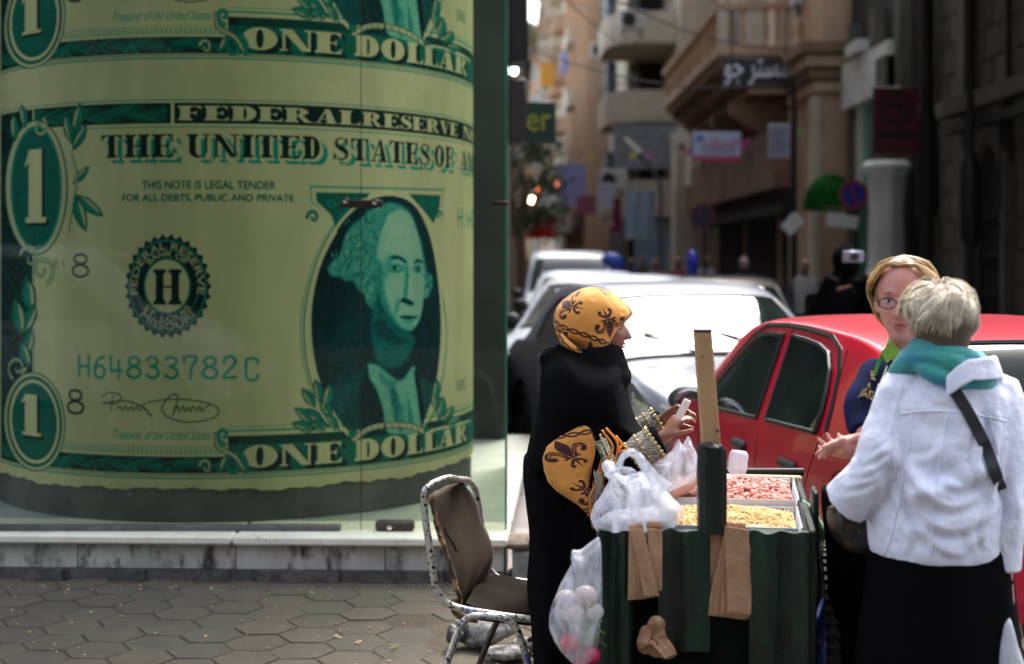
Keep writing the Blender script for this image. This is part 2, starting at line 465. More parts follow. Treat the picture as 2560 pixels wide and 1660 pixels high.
# ------------------------------------------------------------------ plinth under the glass
ang = R(-2.4)
pl = thing('stone_plinth', 'low marble faced plinth carrying the glass box round the banknote drum', 'plinth', (-.02, 7.085, 0), ang)
xs = [-5.4, -4.2, -3.05, -1.39, -.0]
for a, b_ in zip(xs[:-1], xs[1:]):
    b = MB(); b.bbox(a + .003, b_ - .003, .0, .46, .186, .232, .010); part('coping_stone', b, M_stone, pl, world=False)
b = MB(); b.box(-5.4, -.0, .46, 4.2, .18, .232); part('inner_floor', b, mat('pale_floor', (.45, .47, .42), .5, col2=(.36, .38, .33), nscale=4), pl, world=False)
for a, b_ in ((-5.4, -3.95), (-3.95, -2.19), (-2.19, -1.38), (-1.38, -.62), (-.62, -.02)):
    b = MB(); b.bbox(a + .002, b_ - .002, .05, .12, .055, .186, .004); part('facing_slab', b, M_slab, pl, world=False)
x = -5.4
while x < -.05:
    w_ = rng.uniform(.16, .42); x1 = min(-.02, x + w_); n = 10
    b = MB(); pts = []; r0 = rng.uniform(.012, .05); lo = rng.uniform(-.01, .01)
    poly = [(x, lo)] + [(x + (x1 - x) * k / n, -.015 + .014 * rng.random()) for k in range(1, n)] + [(x1, lo), (x1, .054), (x, .054)]
    b.prism(poly, (1, 0, 0), (0, 0, 1), (0, 1, 0), .1, (0, r0, 0)); part('base_stone', b, M_base, pl, world=False, smooth=False); x = x1 + .003
b = MB(); b.box(-5.4, -.02, .12, .45, -.02, .18); part('plinth_core', b, M_base, pl, world=False, smooth=False)
# rough rubble that continues the plinth to the right, behind the vendor
rb = thing('rubble_wall_end', 'broken stone stump with rough brown top where the plinth ends behind the chair', 'wall', (.1, 7.12, 0))
def rock(c, r, seed, nu=18, nv=12, rough=.22, flat=0.0):
    q = np.random.RandomState(seed); b = MB(); b.ell((0, 0, 0), r, nu, nv); v = np.array(b.v); ks = q.normal(size=(6, 3)) * 3.0 / max(r)
    d = sum(np.sin(v @ k + q.rand() * 6) / (1 + i * .6) for i, k in enumerate(ks)) * rough / 2.5
    v = v * (1 + d[:, None]); v = np.round(v / (max(r) * .09)) * (max(r) * .09) * .35 + v * .65
    b.v = [tuple(p + np.array(c)) for p in v]; return b
part('rubble_block', MB().bbox(.0, .30, 7.1, 7.5, -.02, .165, .02), mat('grey_block', (.26, .27, .25), .85, col2=(.16, .16, .15), nscale=8, bump=.6), rb)
for k, (c, r) in enumerate((((.03, 7.22, .19), (.10, .12, .035)), ((.16, 7.18, .20), (.12, .10, .04)), ((.29, 7.25, .18), (.10, .12, .045)), ((.34, 7.15, .04), (.09, .08, .07)))):
    part('rubble_stone', rock(c, r, 40 + k), mat('brown_rubble', (.24, .18, .13), .9, col2=(.12, .09, .07), nscale=9, bump=.8, bscale=30), rb, ang=30)

# ------------------------------------------------------------------ glass box
GY = 7.30
gb = thing('glass_display_case', 'tall frameless green tinted glass case enclosing the banknote drum', 'display case', (-.02, GY, .232))
GM = glassmat('green_glass', (.89, .975, .87), .7)
M_edge = mat('glass_edge', (.01, .16, .08), .15, coat=.5)
xs_ = -.775
for a, b_ in ((-3.0, xs_ - .002), (xs_ + .002, -.034)):
    b = MB(); b.v = [(a, GY, .236), (b_, GY, .236), (b_, GY, 6.75), (a, GY, 6.75)]; b.f = [(0, 1, 2, 3)]; b.mi = [0]; part('glass_pane', b, GM, gb, smooth=False)
b = MB(); b.v = [(-.03, GY, .236), (-.03, 9.6, .236), (-.03, 9.6, 6.75), (-.03, GY, 6.75)]; b.f = [(0, 1, 2, 3)]; b.mi = [0]; part('glass_pane', b, GM, gb, smooth=False)
part('corner_edge', MB().box(-.036, -.0245, GY - .006, GY + .012, .236, 6.75), M_edge, gb, smooth=False)
part('joint_seam', MB().box(xs_ - .0016, xs_ + .0016, GY - .004, GY + .003, .236, 6.75), mat('silicone', (.035, .03, .02), .95, spec=.05), gb, smooth=False)
part('base_channel', MB().bbox(-3.0, -.88, GY - .03, GY + .02, .232, .262, .004), mat('steel_channel', (.16, .16, .165), .5, .6, col2=(.09, .09, .09), nscale=10), gb)
M_fit = mat('dark_fitting', (.045, .03, .025), .35, .6)
M_chrome = mat('chrome', (.75, .75, .78), .12, 1.0)
zf = at(365, 203.5, GY).z
b = MB(); b.bbox(xs_ - .105, xs_ + .112, GY - .028, GY - .006, zf - .022, zf + .018, .006); ft = part('patch_fitting', b, M_fit, gb)
for dx, dz in ((-.075, .006), (.075, 0)):
    b = MB(); b.lathe([(.026, 0), (.026, .010), (.020, .020), (.0, .023)], (xs_ + dx, GY - .028, zf + dz), 20, axis=(0, -1, 0)); part('bolt', b, M_fit, ft)
    b = MB(); b.lathe([(.013, 0), (.012, .006), (.0, .009)], (xs_ + dx, GY - .050, zf + dz + .003), 14, axis=(0, -1, 0)); part('bolt_head', b, M_chrome, ft)
b = MB(); b.bbox(-.105, -.02, GY - .02, GY + .02, zf - .012, zf + .012, .004); part('corner_fitting', b, M_fit, gb)
b = MB(); b.bbox(-.70, -.50, GY - .035, GY + .03, .234, .285, .012); ft = part('floor_fitting', b, mat('brown_fitting', (.085, .055, .045), .5, .3, col2=(.04, .03, .03), nscale=20), gb)
b = MB(); b.lathe([(.014, 0), (.013, .012), (0, .013)], (-.625, GY - .035, .255), 12, axis=(0, -1, 0)); part('bolt', b, M_chrome, ft)

# ------------------------------------------------------------------ corner building over the glass box
M_dark = mat('dark_stone', (.07, .062, .055), .7, col2=(.045, .04, .036), nscale=2, bump=.2)
cb = thing('corner_building', 'dark corner building whose ground floor recess holds the glass case', 'building', (-4, 12, 0))
part('soffit', MB().box(-9, -.02, 7.12, 11.6, 6.8, 7.0), mat('soffit', (.22, .21, .19), .8), cb, smooth=False)
part('upper_wall', MB().box(-9, -.02, 7.12, 40, 7.004, 19), mat('upper_wall', (.20, .17, .14), .85, col2=(.15, .13, .11), nscale=1), cb, smooth=False)
part('recess_wall', MB().box(-9, -.05, 11.0, 11.4, .236, 6.8), mat('recess_render', (.035, .055, .042), .5, col2=(.02, .03, .024), nscale=1.2), cb, smooth=False)
part('street_wall', MB().box(-9, -.05, 11.45, 40, -.1, 7.0), M_dark, cb, smooth=False)
part('side_pier', MB().box(-5.2, -4.5, 7.5, 9.0, .236, 6.8), M_dark, cb, smooth=False)
# projecting boards seen along the left side
def board(nm, lab, cat, x0, x1, y0, y1, z0, z1, m, kids=None, grp=None):
    t = thing(nm, lab, cat, ((x0 + x1) / 2, (y0 + y1) / 2, z0), group=grp); part('board', MB().bbox(x0, x1, y0, y1, z0, z1, .02), m, t); return t
M_blk = mat('black_board', (.012, .010, .010), .5)
def sz(y, d): return EYE - (y - HZP) / F_PX * d
t = board('hanging_sign_box', 'dark boxy sign hanging high on the wall right of the glass case', 'sign', -.04, .165, 14.5, 15.1, sz(60, 14.5), 5.2, M_blk); part('bracket', MB().tube([(-.05, 14.8, 4.6), (.10, 14.8, 4.6)], .02), M_blk, t)
t = board('hanging_sign_box', 'dark brown boxy sign below the small white light right of the glass case', 'sign', -.04, .150, 14.2, 14.8, sz(142, 14.2), sz(78, 14.2), mat('brown_board', (.03, .022, .02), .6)); part('bracket', MB().tube([(-.05, 14.5, 3.1), (.09, 14.5, 3.1)], .02), M_blk, t)
lt = thing('wall_lamp', 'small glowing white lamp between the two dark sign boxes', 'lamp', (-.02, 16, sz(76, 16)))
part('housing', MB().bbox(-.05, -.015, 15.9, 16.1, sz(78, 16), sz(60, 16), .005), M_blk, lt); part('diffuser', MB().bbox(-.012, .062, 15.94, 16.06, sz(74.5, 16), sz(62.5, 16), .02), mat('lamp_white', (.9, .9, .9), .5, emis=(.85, 1, .9), estr=3.2), lt)
t = thing('shop_sign', 'dark green projecting shop sign with yellow lettering on the left side of the street', 'sign', (.3, 18, sz(143, 18)))
M_gs = mat('dark_green_sign', (.004, .035, .018), .5)
x0, x1 = (524 - 512) / F_PX * 18, (556 - 512) / F_PX * 18
part('board', MB().bbox(x0, x1, 18, 18.15, sz(143.5, 18), sz(101.5, 18), .01), M_gs, t)
part('bracket', MB().tube([(-.06, 18.07, sz(104, 18) ), (x0 + .03, 18.07, sz(104, 18))], .02), M_blk, t)
tx = text_mesh('er', .36, ext=.004); tx.xf(Matrix.Translation(((x0 + x1) / 2 - .02, 17.985, sz(120, 18))) @ Matrix.Rotation(R(90), 4, 'X') @ Matrix.Diagonal((1, 1.25, 1, 1)))
part('lettering', tx, mat('yellow_letters', (.35, .36, .02), .5), t, smooth=False)
# ------------------------------------------------------------------ right-hand side of the street
M_tan = mat('tan_render', (.52, .36, .23), .85, col2=(.38, .26, .17), nscale=.8, bump=.15, bscale=20, col3=(.2, .15, .11), n3=(.6, .8), s3=1.5)
M_brn = mat('brown_stone', (.26, .15, .09), .85, col2=(.14, .08, .05), nscale=1, bump=.2, bscale=12)
M_cream = mat('cream_render', (.55, .49, .38), .85, col2=(.44, .39, .3), nscale=.8, col3=(.22, .2, .16), n3=(.6, .8), s3=1.1)
M_pink = mat('peach_render', (.46, .33, .23), .85, col2=(.38, .28, .2), nscale=.6, col3=(.3, .24, .18), n3=(.6, .8), s3=1)
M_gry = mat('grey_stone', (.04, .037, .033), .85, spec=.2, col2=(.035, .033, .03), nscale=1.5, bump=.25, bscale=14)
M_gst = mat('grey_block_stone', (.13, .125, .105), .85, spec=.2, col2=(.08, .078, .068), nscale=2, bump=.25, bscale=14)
M_white = mat('white_paint', (.68, .70, .68), .6, col2=(.5, .52, .5), nscale=2)
M_win = mat('dark_window_glass', (.03, .035, .04), .08, coat=.4)
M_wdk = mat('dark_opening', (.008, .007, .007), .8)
M_shut = mat('grey_shutter', (.34, .37, .38), .6, col2=(.27, .3, .31), nscale=3)
M_shb = mat('brown_shutter', (.045, .03, .025), .6)
M_iron = mat('black_iron', (.015, .015, .016), .5, .4)
M_ac = mat('ac_white', (.55, .55, .52), .5, col2=(.4, .4, .38), nscale=4)
M_grn = mat('green_door_paint', (.02, .15, .09), .5, col2=(.01, .08, .05), nscale=3)


def window(b, cx_face, y0, y1, z0, z1, axis='x', fr=None, pane=None, shutter=None, deep=.12, sill=True):
    """window set in a facade that faces -X (axis x) or -Y (axis y); cx_face is the facade coordinate"""
    fr = fr or M_cream; t = .07
    def bx(a0, a1, c0, c1, f0, f1):   # a along the facade, f out of it (positive = outward)
        return (cx_face - f1, cx_face - f0, a0, a1, c0, c1) if axis == 'x' else (a0, a1, cx_face - f1, cx_face - f0, c0, c1)
    m = MB(); m.box(*bx(y0, y0 + t, z0, z1, 0, .06)); m.box(*bx(y1 - t, y1, z0, z1, 0, .06)); m.box(*bx(y0 + t, y1 - t, z1 - t, z1, 0, .06)); m.box(*bx(y0 + t, y1 - t, z0, z0 + t, 0, .06)); m.box(*bx((y0 + y1) / 2 - .02, (y0 + y1) / 2 + .02, z0 + t, z1 - t, 0, .04))
    w_ = part('window', m, fr, b, smooth=False)
    for k in (0, 1):
        a0 = y0 + t if k == 0 else (y0 + y1) / 2 + .02; a1 = (y0 + y1) / 2 - .02 if k == 0 else y1 - t
        part('pane' if not shutter else 'shutter', MB().box(*bx(a0, a1, z0 + t, z1 - t, .003, .022)), shutter or pane or M_win, w_, smooth=False)
    if sill: part('sill', MB().box(*bx(y0 - .08, y1 + .08, z0 - .1, z0 - .002, 0, .16)), M_cream, w_, smooth=False)
    return w_


def ac_unit(x, y, z, lab, face='y'):
    t = thing('air_conditioner', lab, 'air conditioner', (x, y, z), group='air conditioner boxes on the facades')
    part('casing', MB().bbox(x - .4, x + .4, y - .15, y + .15, z, z + .6, .02), M_ac, t); part('grille', MB().disc((x - .1, y - .152, z + .3), .22, (0, -1, 0), 20, .01), M_iron, t)
    part('bracket', MB().box(x - .3, x - .26, y - .12, y + .3, z - .2, z - .003).box(x + .26, x + .3, y - .12, y + .3, z - .2, z - .003), M_iron, t); return t


# --- building A: dark stone, arched door, under a deep canopy ---------------
XA = 6.3
A = thing('stone_building', 'dark grey stone building with arched window at the right edge of the street', 'building', (9, 21, 0))
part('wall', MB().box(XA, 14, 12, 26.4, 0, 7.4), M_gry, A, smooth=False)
part('canopy', MB().box(3.9, XA - .002, 12, 19.2, 6.05, 6.5), M_gry, A, smooth=False)
part('canopy', MB().box(5.9, XA - .002, 24.3, 25.2, 5.2, 5.4), mat('white_slab', (.5, .52, .48), .7), A, smooth=False)
for y in np.arange(12.8, 26, 1.6):
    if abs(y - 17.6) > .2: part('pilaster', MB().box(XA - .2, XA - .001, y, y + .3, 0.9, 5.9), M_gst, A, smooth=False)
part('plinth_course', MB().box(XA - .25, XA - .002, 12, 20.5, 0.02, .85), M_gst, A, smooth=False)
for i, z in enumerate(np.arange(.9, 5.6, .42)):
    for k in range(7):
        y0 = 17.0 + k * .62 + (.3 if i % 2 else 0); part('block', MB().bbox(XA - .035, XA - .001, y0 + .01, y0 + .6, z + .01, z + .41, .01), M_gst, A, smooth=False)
def arch(y0, y1, z0, z1, nm='arched_window'):
    """arched opening on the facade XA; surround, dark leaf and iron scrolls"""
    cy, r_ = (y0 + y1) / 2, (y1 - y0) / 2; zs = z1 - r_
    inner = [(y0, z0)] + [(cy + r_ * math.cos(a), zs + r_ * 1.25 * math.sin(a)) for a in np.linspace(math.pi, 0, 18)] + [(y1, z0)]
    outer = [(cy + (y - cy) * 1.28, z0 + (z - z0) * 1.12) for y, z in inner]
    w_ = part(nm, MB().prism(inner, (0, 1, 0), (0, 0, 1), (-1, 0, 0), .05, (XA, 0, 0)), M_wdk, A, smooth=False)
    s_ = MB()
    for (a, b), (c, d) in zip(zip(inner[:-1], inner[1:]), zip(outer[:-1], outer[1:])):
        s_.prism([a, b, d, c], (0, 1, 0), (0, 0, 1), (-1, 0, 0), .16, (XA, 0, 0))
    part('surround', s_, M_gst, w_, smooth=False)
    ir = MB()
    for k in range(5):
        y = y0 + (y1 - y0) * (k + .5) / 5; ir.tube([(XA - .08, y, z0), (XA - .08, y, zs + .3)], .012, 5)
        for q in range(4): ir.tube([(XA - .085, y + .07 * math.cos(a), z0 + .3 + q * .5 + .1 * math.sin(a)) for a in np.linspace(0, 5, 9)], .01, 4)
    part('ironwork', ir, M_iron, w_)
arch(17.9, 19.0, .3, 3.0)
arch(13.6, 15.0, .3, 3.2)
part('beam', MB().box(XA - .5, XA - .252, 12, 19.6, 3.55, 3.75), M_gst, A, smooth=False)
part('beam', MB().box(XA - .42, XA - .252, 12, 19.6, 3.32, 3.44), M_iron, A, smooth=False)
# door with green curtains between white jambs
part('jamb', MB().box(XA - .12, XA - .002, 25.1, 25.9, 0, 4.9), M_white, A, smooth=False)
part('jamb', MB().box(XA - .35, XA - .002, 22.7, 23.3, 0.9, 4.9), M_gst, A, smooth=False)
part('lintel', MB().prism([(22.7, 4.35), (25.88, 4.35), (25.88, 5.14), (22.7, 5.14)], (0, 1, 0), (0, 0, 1), (-1, 0, 0), .3, (XA, 0, 0)), M_white, A, smooth=False)
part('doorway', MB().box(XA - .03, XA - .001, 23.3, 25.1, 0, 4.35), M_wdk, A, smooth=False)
for y0, y1, s_ in ((25.08, 24.45, 1), (23.32, 23.7, -1)):
    part('curtain', MB().prism([(y0, 4.34), (y1 - (.5 if s_ > 0 else -.4), 4.34), (y1, 3.6), (y0 - .1 * s_, 2.2), (y0, 2.0)], (0, 1, 0), (0, 0, 1), (-1, 0, 0), .05, (XA - .035, 0, 0)), mat('green_curtain', (.05, .36, .26), .7), A, smooth=False)
part('door_leaf', MB().box(XA - .2, XA - .04, 24.3, 25.08, 0, 2.9), M_grn, A, smooth=False)
# white draped pillar and pedestal
t = thing('draped_pillar', 'short white pillar wrapped in cloth beside the blue no-parking sign', 'pillar', (5.78, 22, 0))
rings = []
for z, r_ in ((1.35, .30), (1.5, .27), (2.4, .25), (2.9, .28), (3.02, .36), (3.1, .35), (3.14, .30)):
    rings.append([(5.80 + r_ * (1 + .05 * math.sin(7 * a) + .03 * math.sin(11 * a + z)) * math.cos(a), 22 + r_ * math.sin(a) * (1 + .05 * math.sin(7 * a)), z) for a in np.linspace(0, 6.283, 36)[:-1]])
part('cloth', MB().loft(rings), M_white, t, ang=80)
part('pedestal', MB().bbox(5.1, 6.2, 21.7, 22.6, 0, 1.0, .05), M_gst, t); part('pedestal_top', MB().bbox(5.15, 6.15, 21.72, 22.5, 1.002, 1.36, .06), mat('pale_pedestal', (.34, .36, .33), .8), t)
# iron fence behind
t = thing('iron_railing', 'black iron railing between the white pillar and the dark stone wall', 'railing', (6.4, 21.5, 0))
for k in range(8): part('bar', MB().tube([(6.12, 20.9 + k * .13, 1.4), (6.12, 20.9 + k * .13, 3.0)], .014, 6), M_iron, t)
part('rail', MB().box(6.1, 6.14, 20.8, 22, 2.98, 3.03).box(6.1, 6.14, 20.8, 22, 1.4, 1.44), M_iron, t)
# dark downpipe columns
for px, d, lab in ((927, 19.2, 'black iron post carrying the dark red sign'), (1010, 17.9, 'dark drainpipe with a swollen collar on the grey stone wall')):
    p = at(px, 300, d); t = thing('iron_post', lab, 'post', (p.x, d, 0)); part('shaft', MB().tube([(p.x, d, 0), (p.x, d, 5.9)], .085 if px < 950 else .06, 12), M_iron, t)
    part('collar', MB().lathe([(.1, 0), (.16, .1), (.14, 1.2), (.08, 1.6)], (p.x, d, 2.2), 14), M_iron, t)
p = at(970, 300, 17.2); t = thing('iron_post', 'thin black pipe running down the grey stone facade left of the arch', 'pipe', (p.x, 17.2, 0)); part('shaft', MB().tube([(p.x, 17.2, 1.2), (p.x, 17.2, 5.9)], .05, 10), M_iron, t); part('collar', MB().lathe([(.07, 0), (.13, .15), (.13, .95), (.06, 1.15)], (p.x, 17.2, 1.62 + .15), 12), M_iron, t)

# red sign with a pistol
d = 19.0; p = at(895.5, 121, d)
t = thing('pistol_sign', 'dark red rectangular sign with black pistol inside rings and a black bar', 'sign', (p.x, d, p.z - .45))
part('board', MB().bbox(p.x - .305, p.x + .305, d - .03, d + .03, p.z - .455, p.z + .455, .012), M_blk, t)
part('face', MB().box(p.x - .285, p.x + .285, d - .036, d - .031, p.z - .435, p.z + .435), mat('dark_red_sign', (.11, .008, .03), .6), t, smooth=False)
part('outer_ring', MB().disc((p.x, d - .037, p.z + .16), .255, (0, -1, 0), 40, .004, hole=.165), mat('sign_ring', (.055, .008, .02), .6), t, smooth=False)
part('inner_ring', MB().disc((p.x, d - .042, p.z + .16), .168, (0, -1, 0), 40, .004, hole=.157), M_blk, t, smooth=False)
gun = [(-.13, .06), (.10, .06), (.115, .02), (.09, .0), (.125, -.12), (.055, -.13), (.02, -.03), (-.03, -.04), (-.04, .0), (-.13, .005)]
part('pistol', MB().prism([(a * 1.0, b) for a, b in gun], (1, 0, 0), (0, 0, 1), (0, -1, 0), .006, (p.x, d - .042, p.z + .18)), M_blk, t, smooth=False)
part('bar', MB().prism([(-.25, -.05), (.27, -.05), (.23, .05), (-.25, .05)], (1, 0, 0), (0, 0, 1), (0, -1, 0), .006, (p.x, d - .037, p.z - .19)), M_blk, t, smooth=False)
for k in range(2):
    part('text_line', MB().box(p.x - .22, p.x + (.16 if k == 0 else -.02), d - .041, d - .037, p.z - .33 - k * .05, p.z - .30 - k * .05), mat('sign_dim_text', (.06, .01, .02), .6), t, smooth=False)
part('arm', MB().tube([(p.x + .3, d, p.z + .3), (5.6, 19.2, p.z + .3)], .02), M_iron, t)

def noparking(px, py, d, dia, lab, dull=1.0, rot=0):
    p = at(px, py, d); t = thing('no_parking_sign', lab, 'road sign', (p.x, d, 0))
    part('pole', MB().tube([(p.x + .05, d + .05, -.02), (p.x + .05, d + .05, p.z + dia * .5)], .03, 10), M_iron, t)
    part('disc', MB().disc((p.x, d, p.z), dia / 2, (0, -1, 0), 40, .01), mat('sign_red%d' % (dull * 10), (.28 * dull, .02, .03), .5), t, smooth=False)
    part('blue_face', MB().disc((p.x, d - .011, p.z), dia * .39, (0, -1, 0), 40, .003), mat('sign_blue%d' % (dull * 10), (.01 * dull, .025 * dull, .30 * dull * dull), .5), t, smooth=False)
    b = MB(); b.box(-dia * .39, dia * .39, -.003, 0, -dia * .04, dia * .04); b.xf(Matrix.Translation((p.x, d - .015, p.z)) @ Matrix.Rotation(R(65), 4, 'Y')); part('slash', b, mat('sign_red%d' % (dull * 10), (.28, .02, .03), .5), t, smooth=False); return p
noparking(853.5, 195, 20.5, .43, 'round blue sign with red rim and red slash in front of the white pillar')
noparking(702, 216, 24, .42, 'dull round sign with dark face and reddish rim over the parked cars', .35)
p = at(846, 221, 20.2); b = MB(); b.bbox(-.22, .22, -.01, .01, -.09, .09, .004); b.xf(Matrix.Translation((p.x - .05, 20.2, p.z)) @ Matrix.Rotation(R(8), 4, 'Y')); solo('white_plate', b, M_white, 'small white plate below the blue no-parking sign', 'plate')
p = at(792.5, 224, 22); b = MB(); b.bbox(-.16, .16, -.01, .01, -.11, .11, .004); b.xf(Matrix.Translation((p.x, 22, p.z)) @ Matrix.Rotation(R(-45), 4, 'Y')); solo('white_plate', b, M_white, 'tilted white plate fixed to the slim black lamp pole', 'plate')
# slim black pole
p = at(792, 300, 22.2); t = thing('lamp_pole', 'slim black pole rising past the cream shop signs', 'pole', (p.x, 22.2, 0)); part('shaft', MB().tube([(p.x + .03, 22.2, 0), (p.x + .03, 22.2, 4.35)], [.06, .035], 10), M_iron, t); part('base', MB().lathe([(.12, 0), (.12, .25), (.06, .4)], (p.x + .03, 22.2, 0), 14), M_iron, t)

# --- building B: tan ornate building with balustraded balcony --------------
B = thing('ornate_building', 'tan and brown old building with corbelled balcony and balustrade', 'building', (9, 35, 0))
part('wall', MB().box(XA, 15, 27.0, 43.8, 0, 20), M_tan, B, smooth=False)
part('corner_pier', MB().box(5.75, XA - .002, 26.6, 28.6, 0, 4.75), M_tan, B, smooth=False)
part('corner_pier', MB().box(5.62, 5.748, 26.55, 27.0, 0, 4.7), M_cream, B, smooth=False)
for k, (z, o) in enumerate(((4.76, .0), (5.0, .08), (5.22, .18), (5.46, .3))):
    part('cornice', MB().box(5.62 - o, XA - .003, 26.5 - o, 29, z, z + .2), M_brn if k % 2 else M_tan, B, smooth=False)
part('upper_pier', MB().box(5.85, XA - .004, 26.8, 28.4, 5.67, 20), M_tan, B, smooth=False)
# balcony
bal = part('balcony', MB().box(4.35, XA - .005, 30, 41, 5.95, 6.15), M_tan, B, smooth=False)
for k in range(5):
    part('moulding', MB().box(4.45 + k * .16, XA - .006, 30.1 + k * .1, 40.9, 5.80 - k * .15, 5.94 - k * .15), M_brn if k % 2 else M_tan, bal, smooth=False)
part('handrail', MB().box(4.33, XA - .005, 29.98, 30.18, 6.92, 7.06).box(4.33, 4.53, 30.18, 41, 6.92, 7.06), M_tan, bal, smooth=False)
prof = [(.05, 0), (.05, .06), (.035, .1), (.075, .28), (.07, .42), (.03, .58), (.05, .68), (.05, .76)]
for k in range(7): part('baluster', MB().lathe(prof, (4.62 + k * .25, 30.08, 6.152), 8), M_tan, bal)
for k in range(22): part('baluster', MB().lathe(prof, (4.43, 30.5 + k * .48, 6.152), 6), M_tan, bal)
part('parapet_panel', MB().box(4.35, 4.56, 30.02, 30.14, 6.152, 6.918), M_cream, bal, smooth=False)
part('parapet_panel', MB().box(4.92, 5.30, 30.02, 30.14, 6.152, 6.918), M_cream, bal, smooth=False)
for y in (31, 34, 37, 40): part('corbel', MB().prism([(0, 0), (1.5, 0), (1.5, -.3), (.5, -1.0), (0, -1.6)], (-1, 0, 0), (0, 0, 1), (0, 1, 0), .45, (XA - .006, y, 5.1)), M_brn, B, smooth=False)
for y in (31.5, 35.5, 39): 
    window(B, XA, y, y + 1.3, 6.4, 8.9, shutter=M_shb); window(B, XA, y, y + 1.3, 10.2, 12.6, shutter=M_shb)
for y in (29.3, 33.2, 37.4, 41.2): part('pilaster', MB().box(XA - .18, XA - .002, y, y + .5, 6.2, 16), M_cream, B, smooth=False)
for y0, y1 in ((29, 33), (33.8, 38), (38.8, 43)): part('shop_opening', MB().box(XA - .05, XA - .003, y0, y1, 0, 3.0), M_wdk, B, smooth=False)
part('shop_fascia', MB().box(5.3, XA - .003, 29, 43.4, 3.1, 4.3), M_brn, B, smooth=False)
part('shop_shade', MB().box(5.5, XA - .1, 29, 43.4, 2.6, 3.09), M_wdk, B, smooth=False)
part('shop_column', MB().box(5.7, XA - .1, 28.7, 29.3, 0, 4.7), mat('peach_column', (.42, .28, .2), .8), B, smooth=False)

# signs on building B
def flat_sign(nm, lab, px0, px1, py0, py1, d, m, rot=0, cat='sign'):
    a, b_ = at(px0, py1, d), at(px1, py0, d); t = thing(nm, lab, cat, ((a.x + b_.x) / 2, d, a.z))
    part('board', MB().bbox(a.x, b_.x, d, d + .08, a.z, b_.z, .01), m, t); return t, a, b_
t, a, b_ = flat_sign('arabic_sign', 'black shop sign with large white Arabic lettering', 722, 791, 57.5, 87.5, 28, M_blk)
part('hanger', MB().tube([(a.x + .2, 28.04, b_.z), (a.x + .2, 28.04, b_.z + .9)], .015).tube([(b_.x - .1, 28.04, b_.z), (b_.x - .1, 28.04, b_.z + 1)], .015), M_iron, t)
tx = text_mesh('\uFEEE\uFE9F \uFEAE\uFE98\uFEB4\uFEE3', 1.0, ext=.006); v = np.array(tx.v); tw_, th_ = np.ptp(v[:, 0]), np.ptp(v[:, 1])
c0 = v.mean(0) * 0 + np.array([(v[:, 0].max() + v[:, 0].min()) / 2, (v[:, 1].max() + v[:, 1].min()) / 2, 0]); s_ = (b_.x - a.x) * .93 / tw_
tx.xf(Matrix.Translation(((a.x + b_.x) / 2, 27.985, (a.z + b_.z) / 2)) @ Matrix.Rotation(R(90), 4, 'X') @ Matrix.Diagonal((s_, (b_.z - a.z) * .86 / th_, 1, 1)) @ Matrix.Translation(-Vector(c0)))
part('lettering', tx, mat('sign_white', (.80, .78, .86), .5), t, smooth=False)
t, a, b_ = flat_sign('banner_sign', 'white banner with red lettering and red lower border under the balcony', 693, 741, 132, 161, 27.5, mat('banner_white', (.36, .40, .52), .6))
part('stripe', MB().box(a.x + .01, b_.x - .01, 27.49, 27.497, a.z + .01, a.z + .09), mat('banner_red', (.42, .01, .06), .6), t, smooth=False)
part('logo', MB().prism([(-.06, -.06), (.07, -.03), (.03, .08), (-.05, .07)], (1, 0, 0), (0, 0, 1), (0, -1, 0), .005, (a.x + .13, 27.49, b_.z - .13)), mat('banner_blue', (.01, .18, .5), .6), t, smooth=False)
tx = text_mesh('\u0627\u0644\u062d\u0631\u064a\u0629', .24, ext=.004); tx.xf(Matrix.Translation((a.x + .55, 27.49, b_.z - .17)) @ Matrix.Rotation(R(90), 4, 'X')); part('lettering', tx, mat('banner_red_text', (.5, .06, .1), .6), t, smooth=False)
for k in range(3): part('text_line', MB().box(a.x + .12, b_.x - .12, 27.492, 27.497, b_.z - .30 - k * .06, b_.z - .285 - k * .06), mat('banner_grey', (.2, .22, .3), .6), t, smooth=False)
t, a, b_ = flat_sign('price_board', 'small grey white notice board hanging beside the slim black pole', 769, 790, 124, 158, 23.5, mat('board_grey', (.30, .31, .38), .6))
for k in range(6): part('text_line', MB().box(a.x + .03, b_.x - .03 - .04 * (k % 3), 23.492, 23.497, b_.z - .09 - k * .075, b_.z - .065 - k * .075), mat('board_text', (.12, .12, .18), .6), t, smooth=False)
# second-floor bits: AC unit and cream kiosk shapes
ac_unit(6.05, 28.7, 5.75 + 1.0, 'white air conditioner box on the tan facade above the black Arabic sign')
t = thing('cream_awning_frame', 'cream coloured arched frame left of the white banner', 'awning', (4.3, 30, 0))
a, b_ = at(672, 190, 31), at(692, 132, 31)
part('frame', MB().prism([(0, 0), (.1, 0), (.1, 1.0), (.2, 1.05), (.3, .95), (.3, .1), (.42, .1), (.42, 1.2), (.3, 1.32), (.12, 1.32), (0, 1.2)], (1, 0, 0), (0, 0, 1), (0, 1, 0), .3, (a.x, 31, a.z)), M_cream, t, smooth=False)
part('post', MB().box(a.x, a.x + .08, 31.02, 31.28, 0, a.z - .002), M_cream, t, smooth=False)
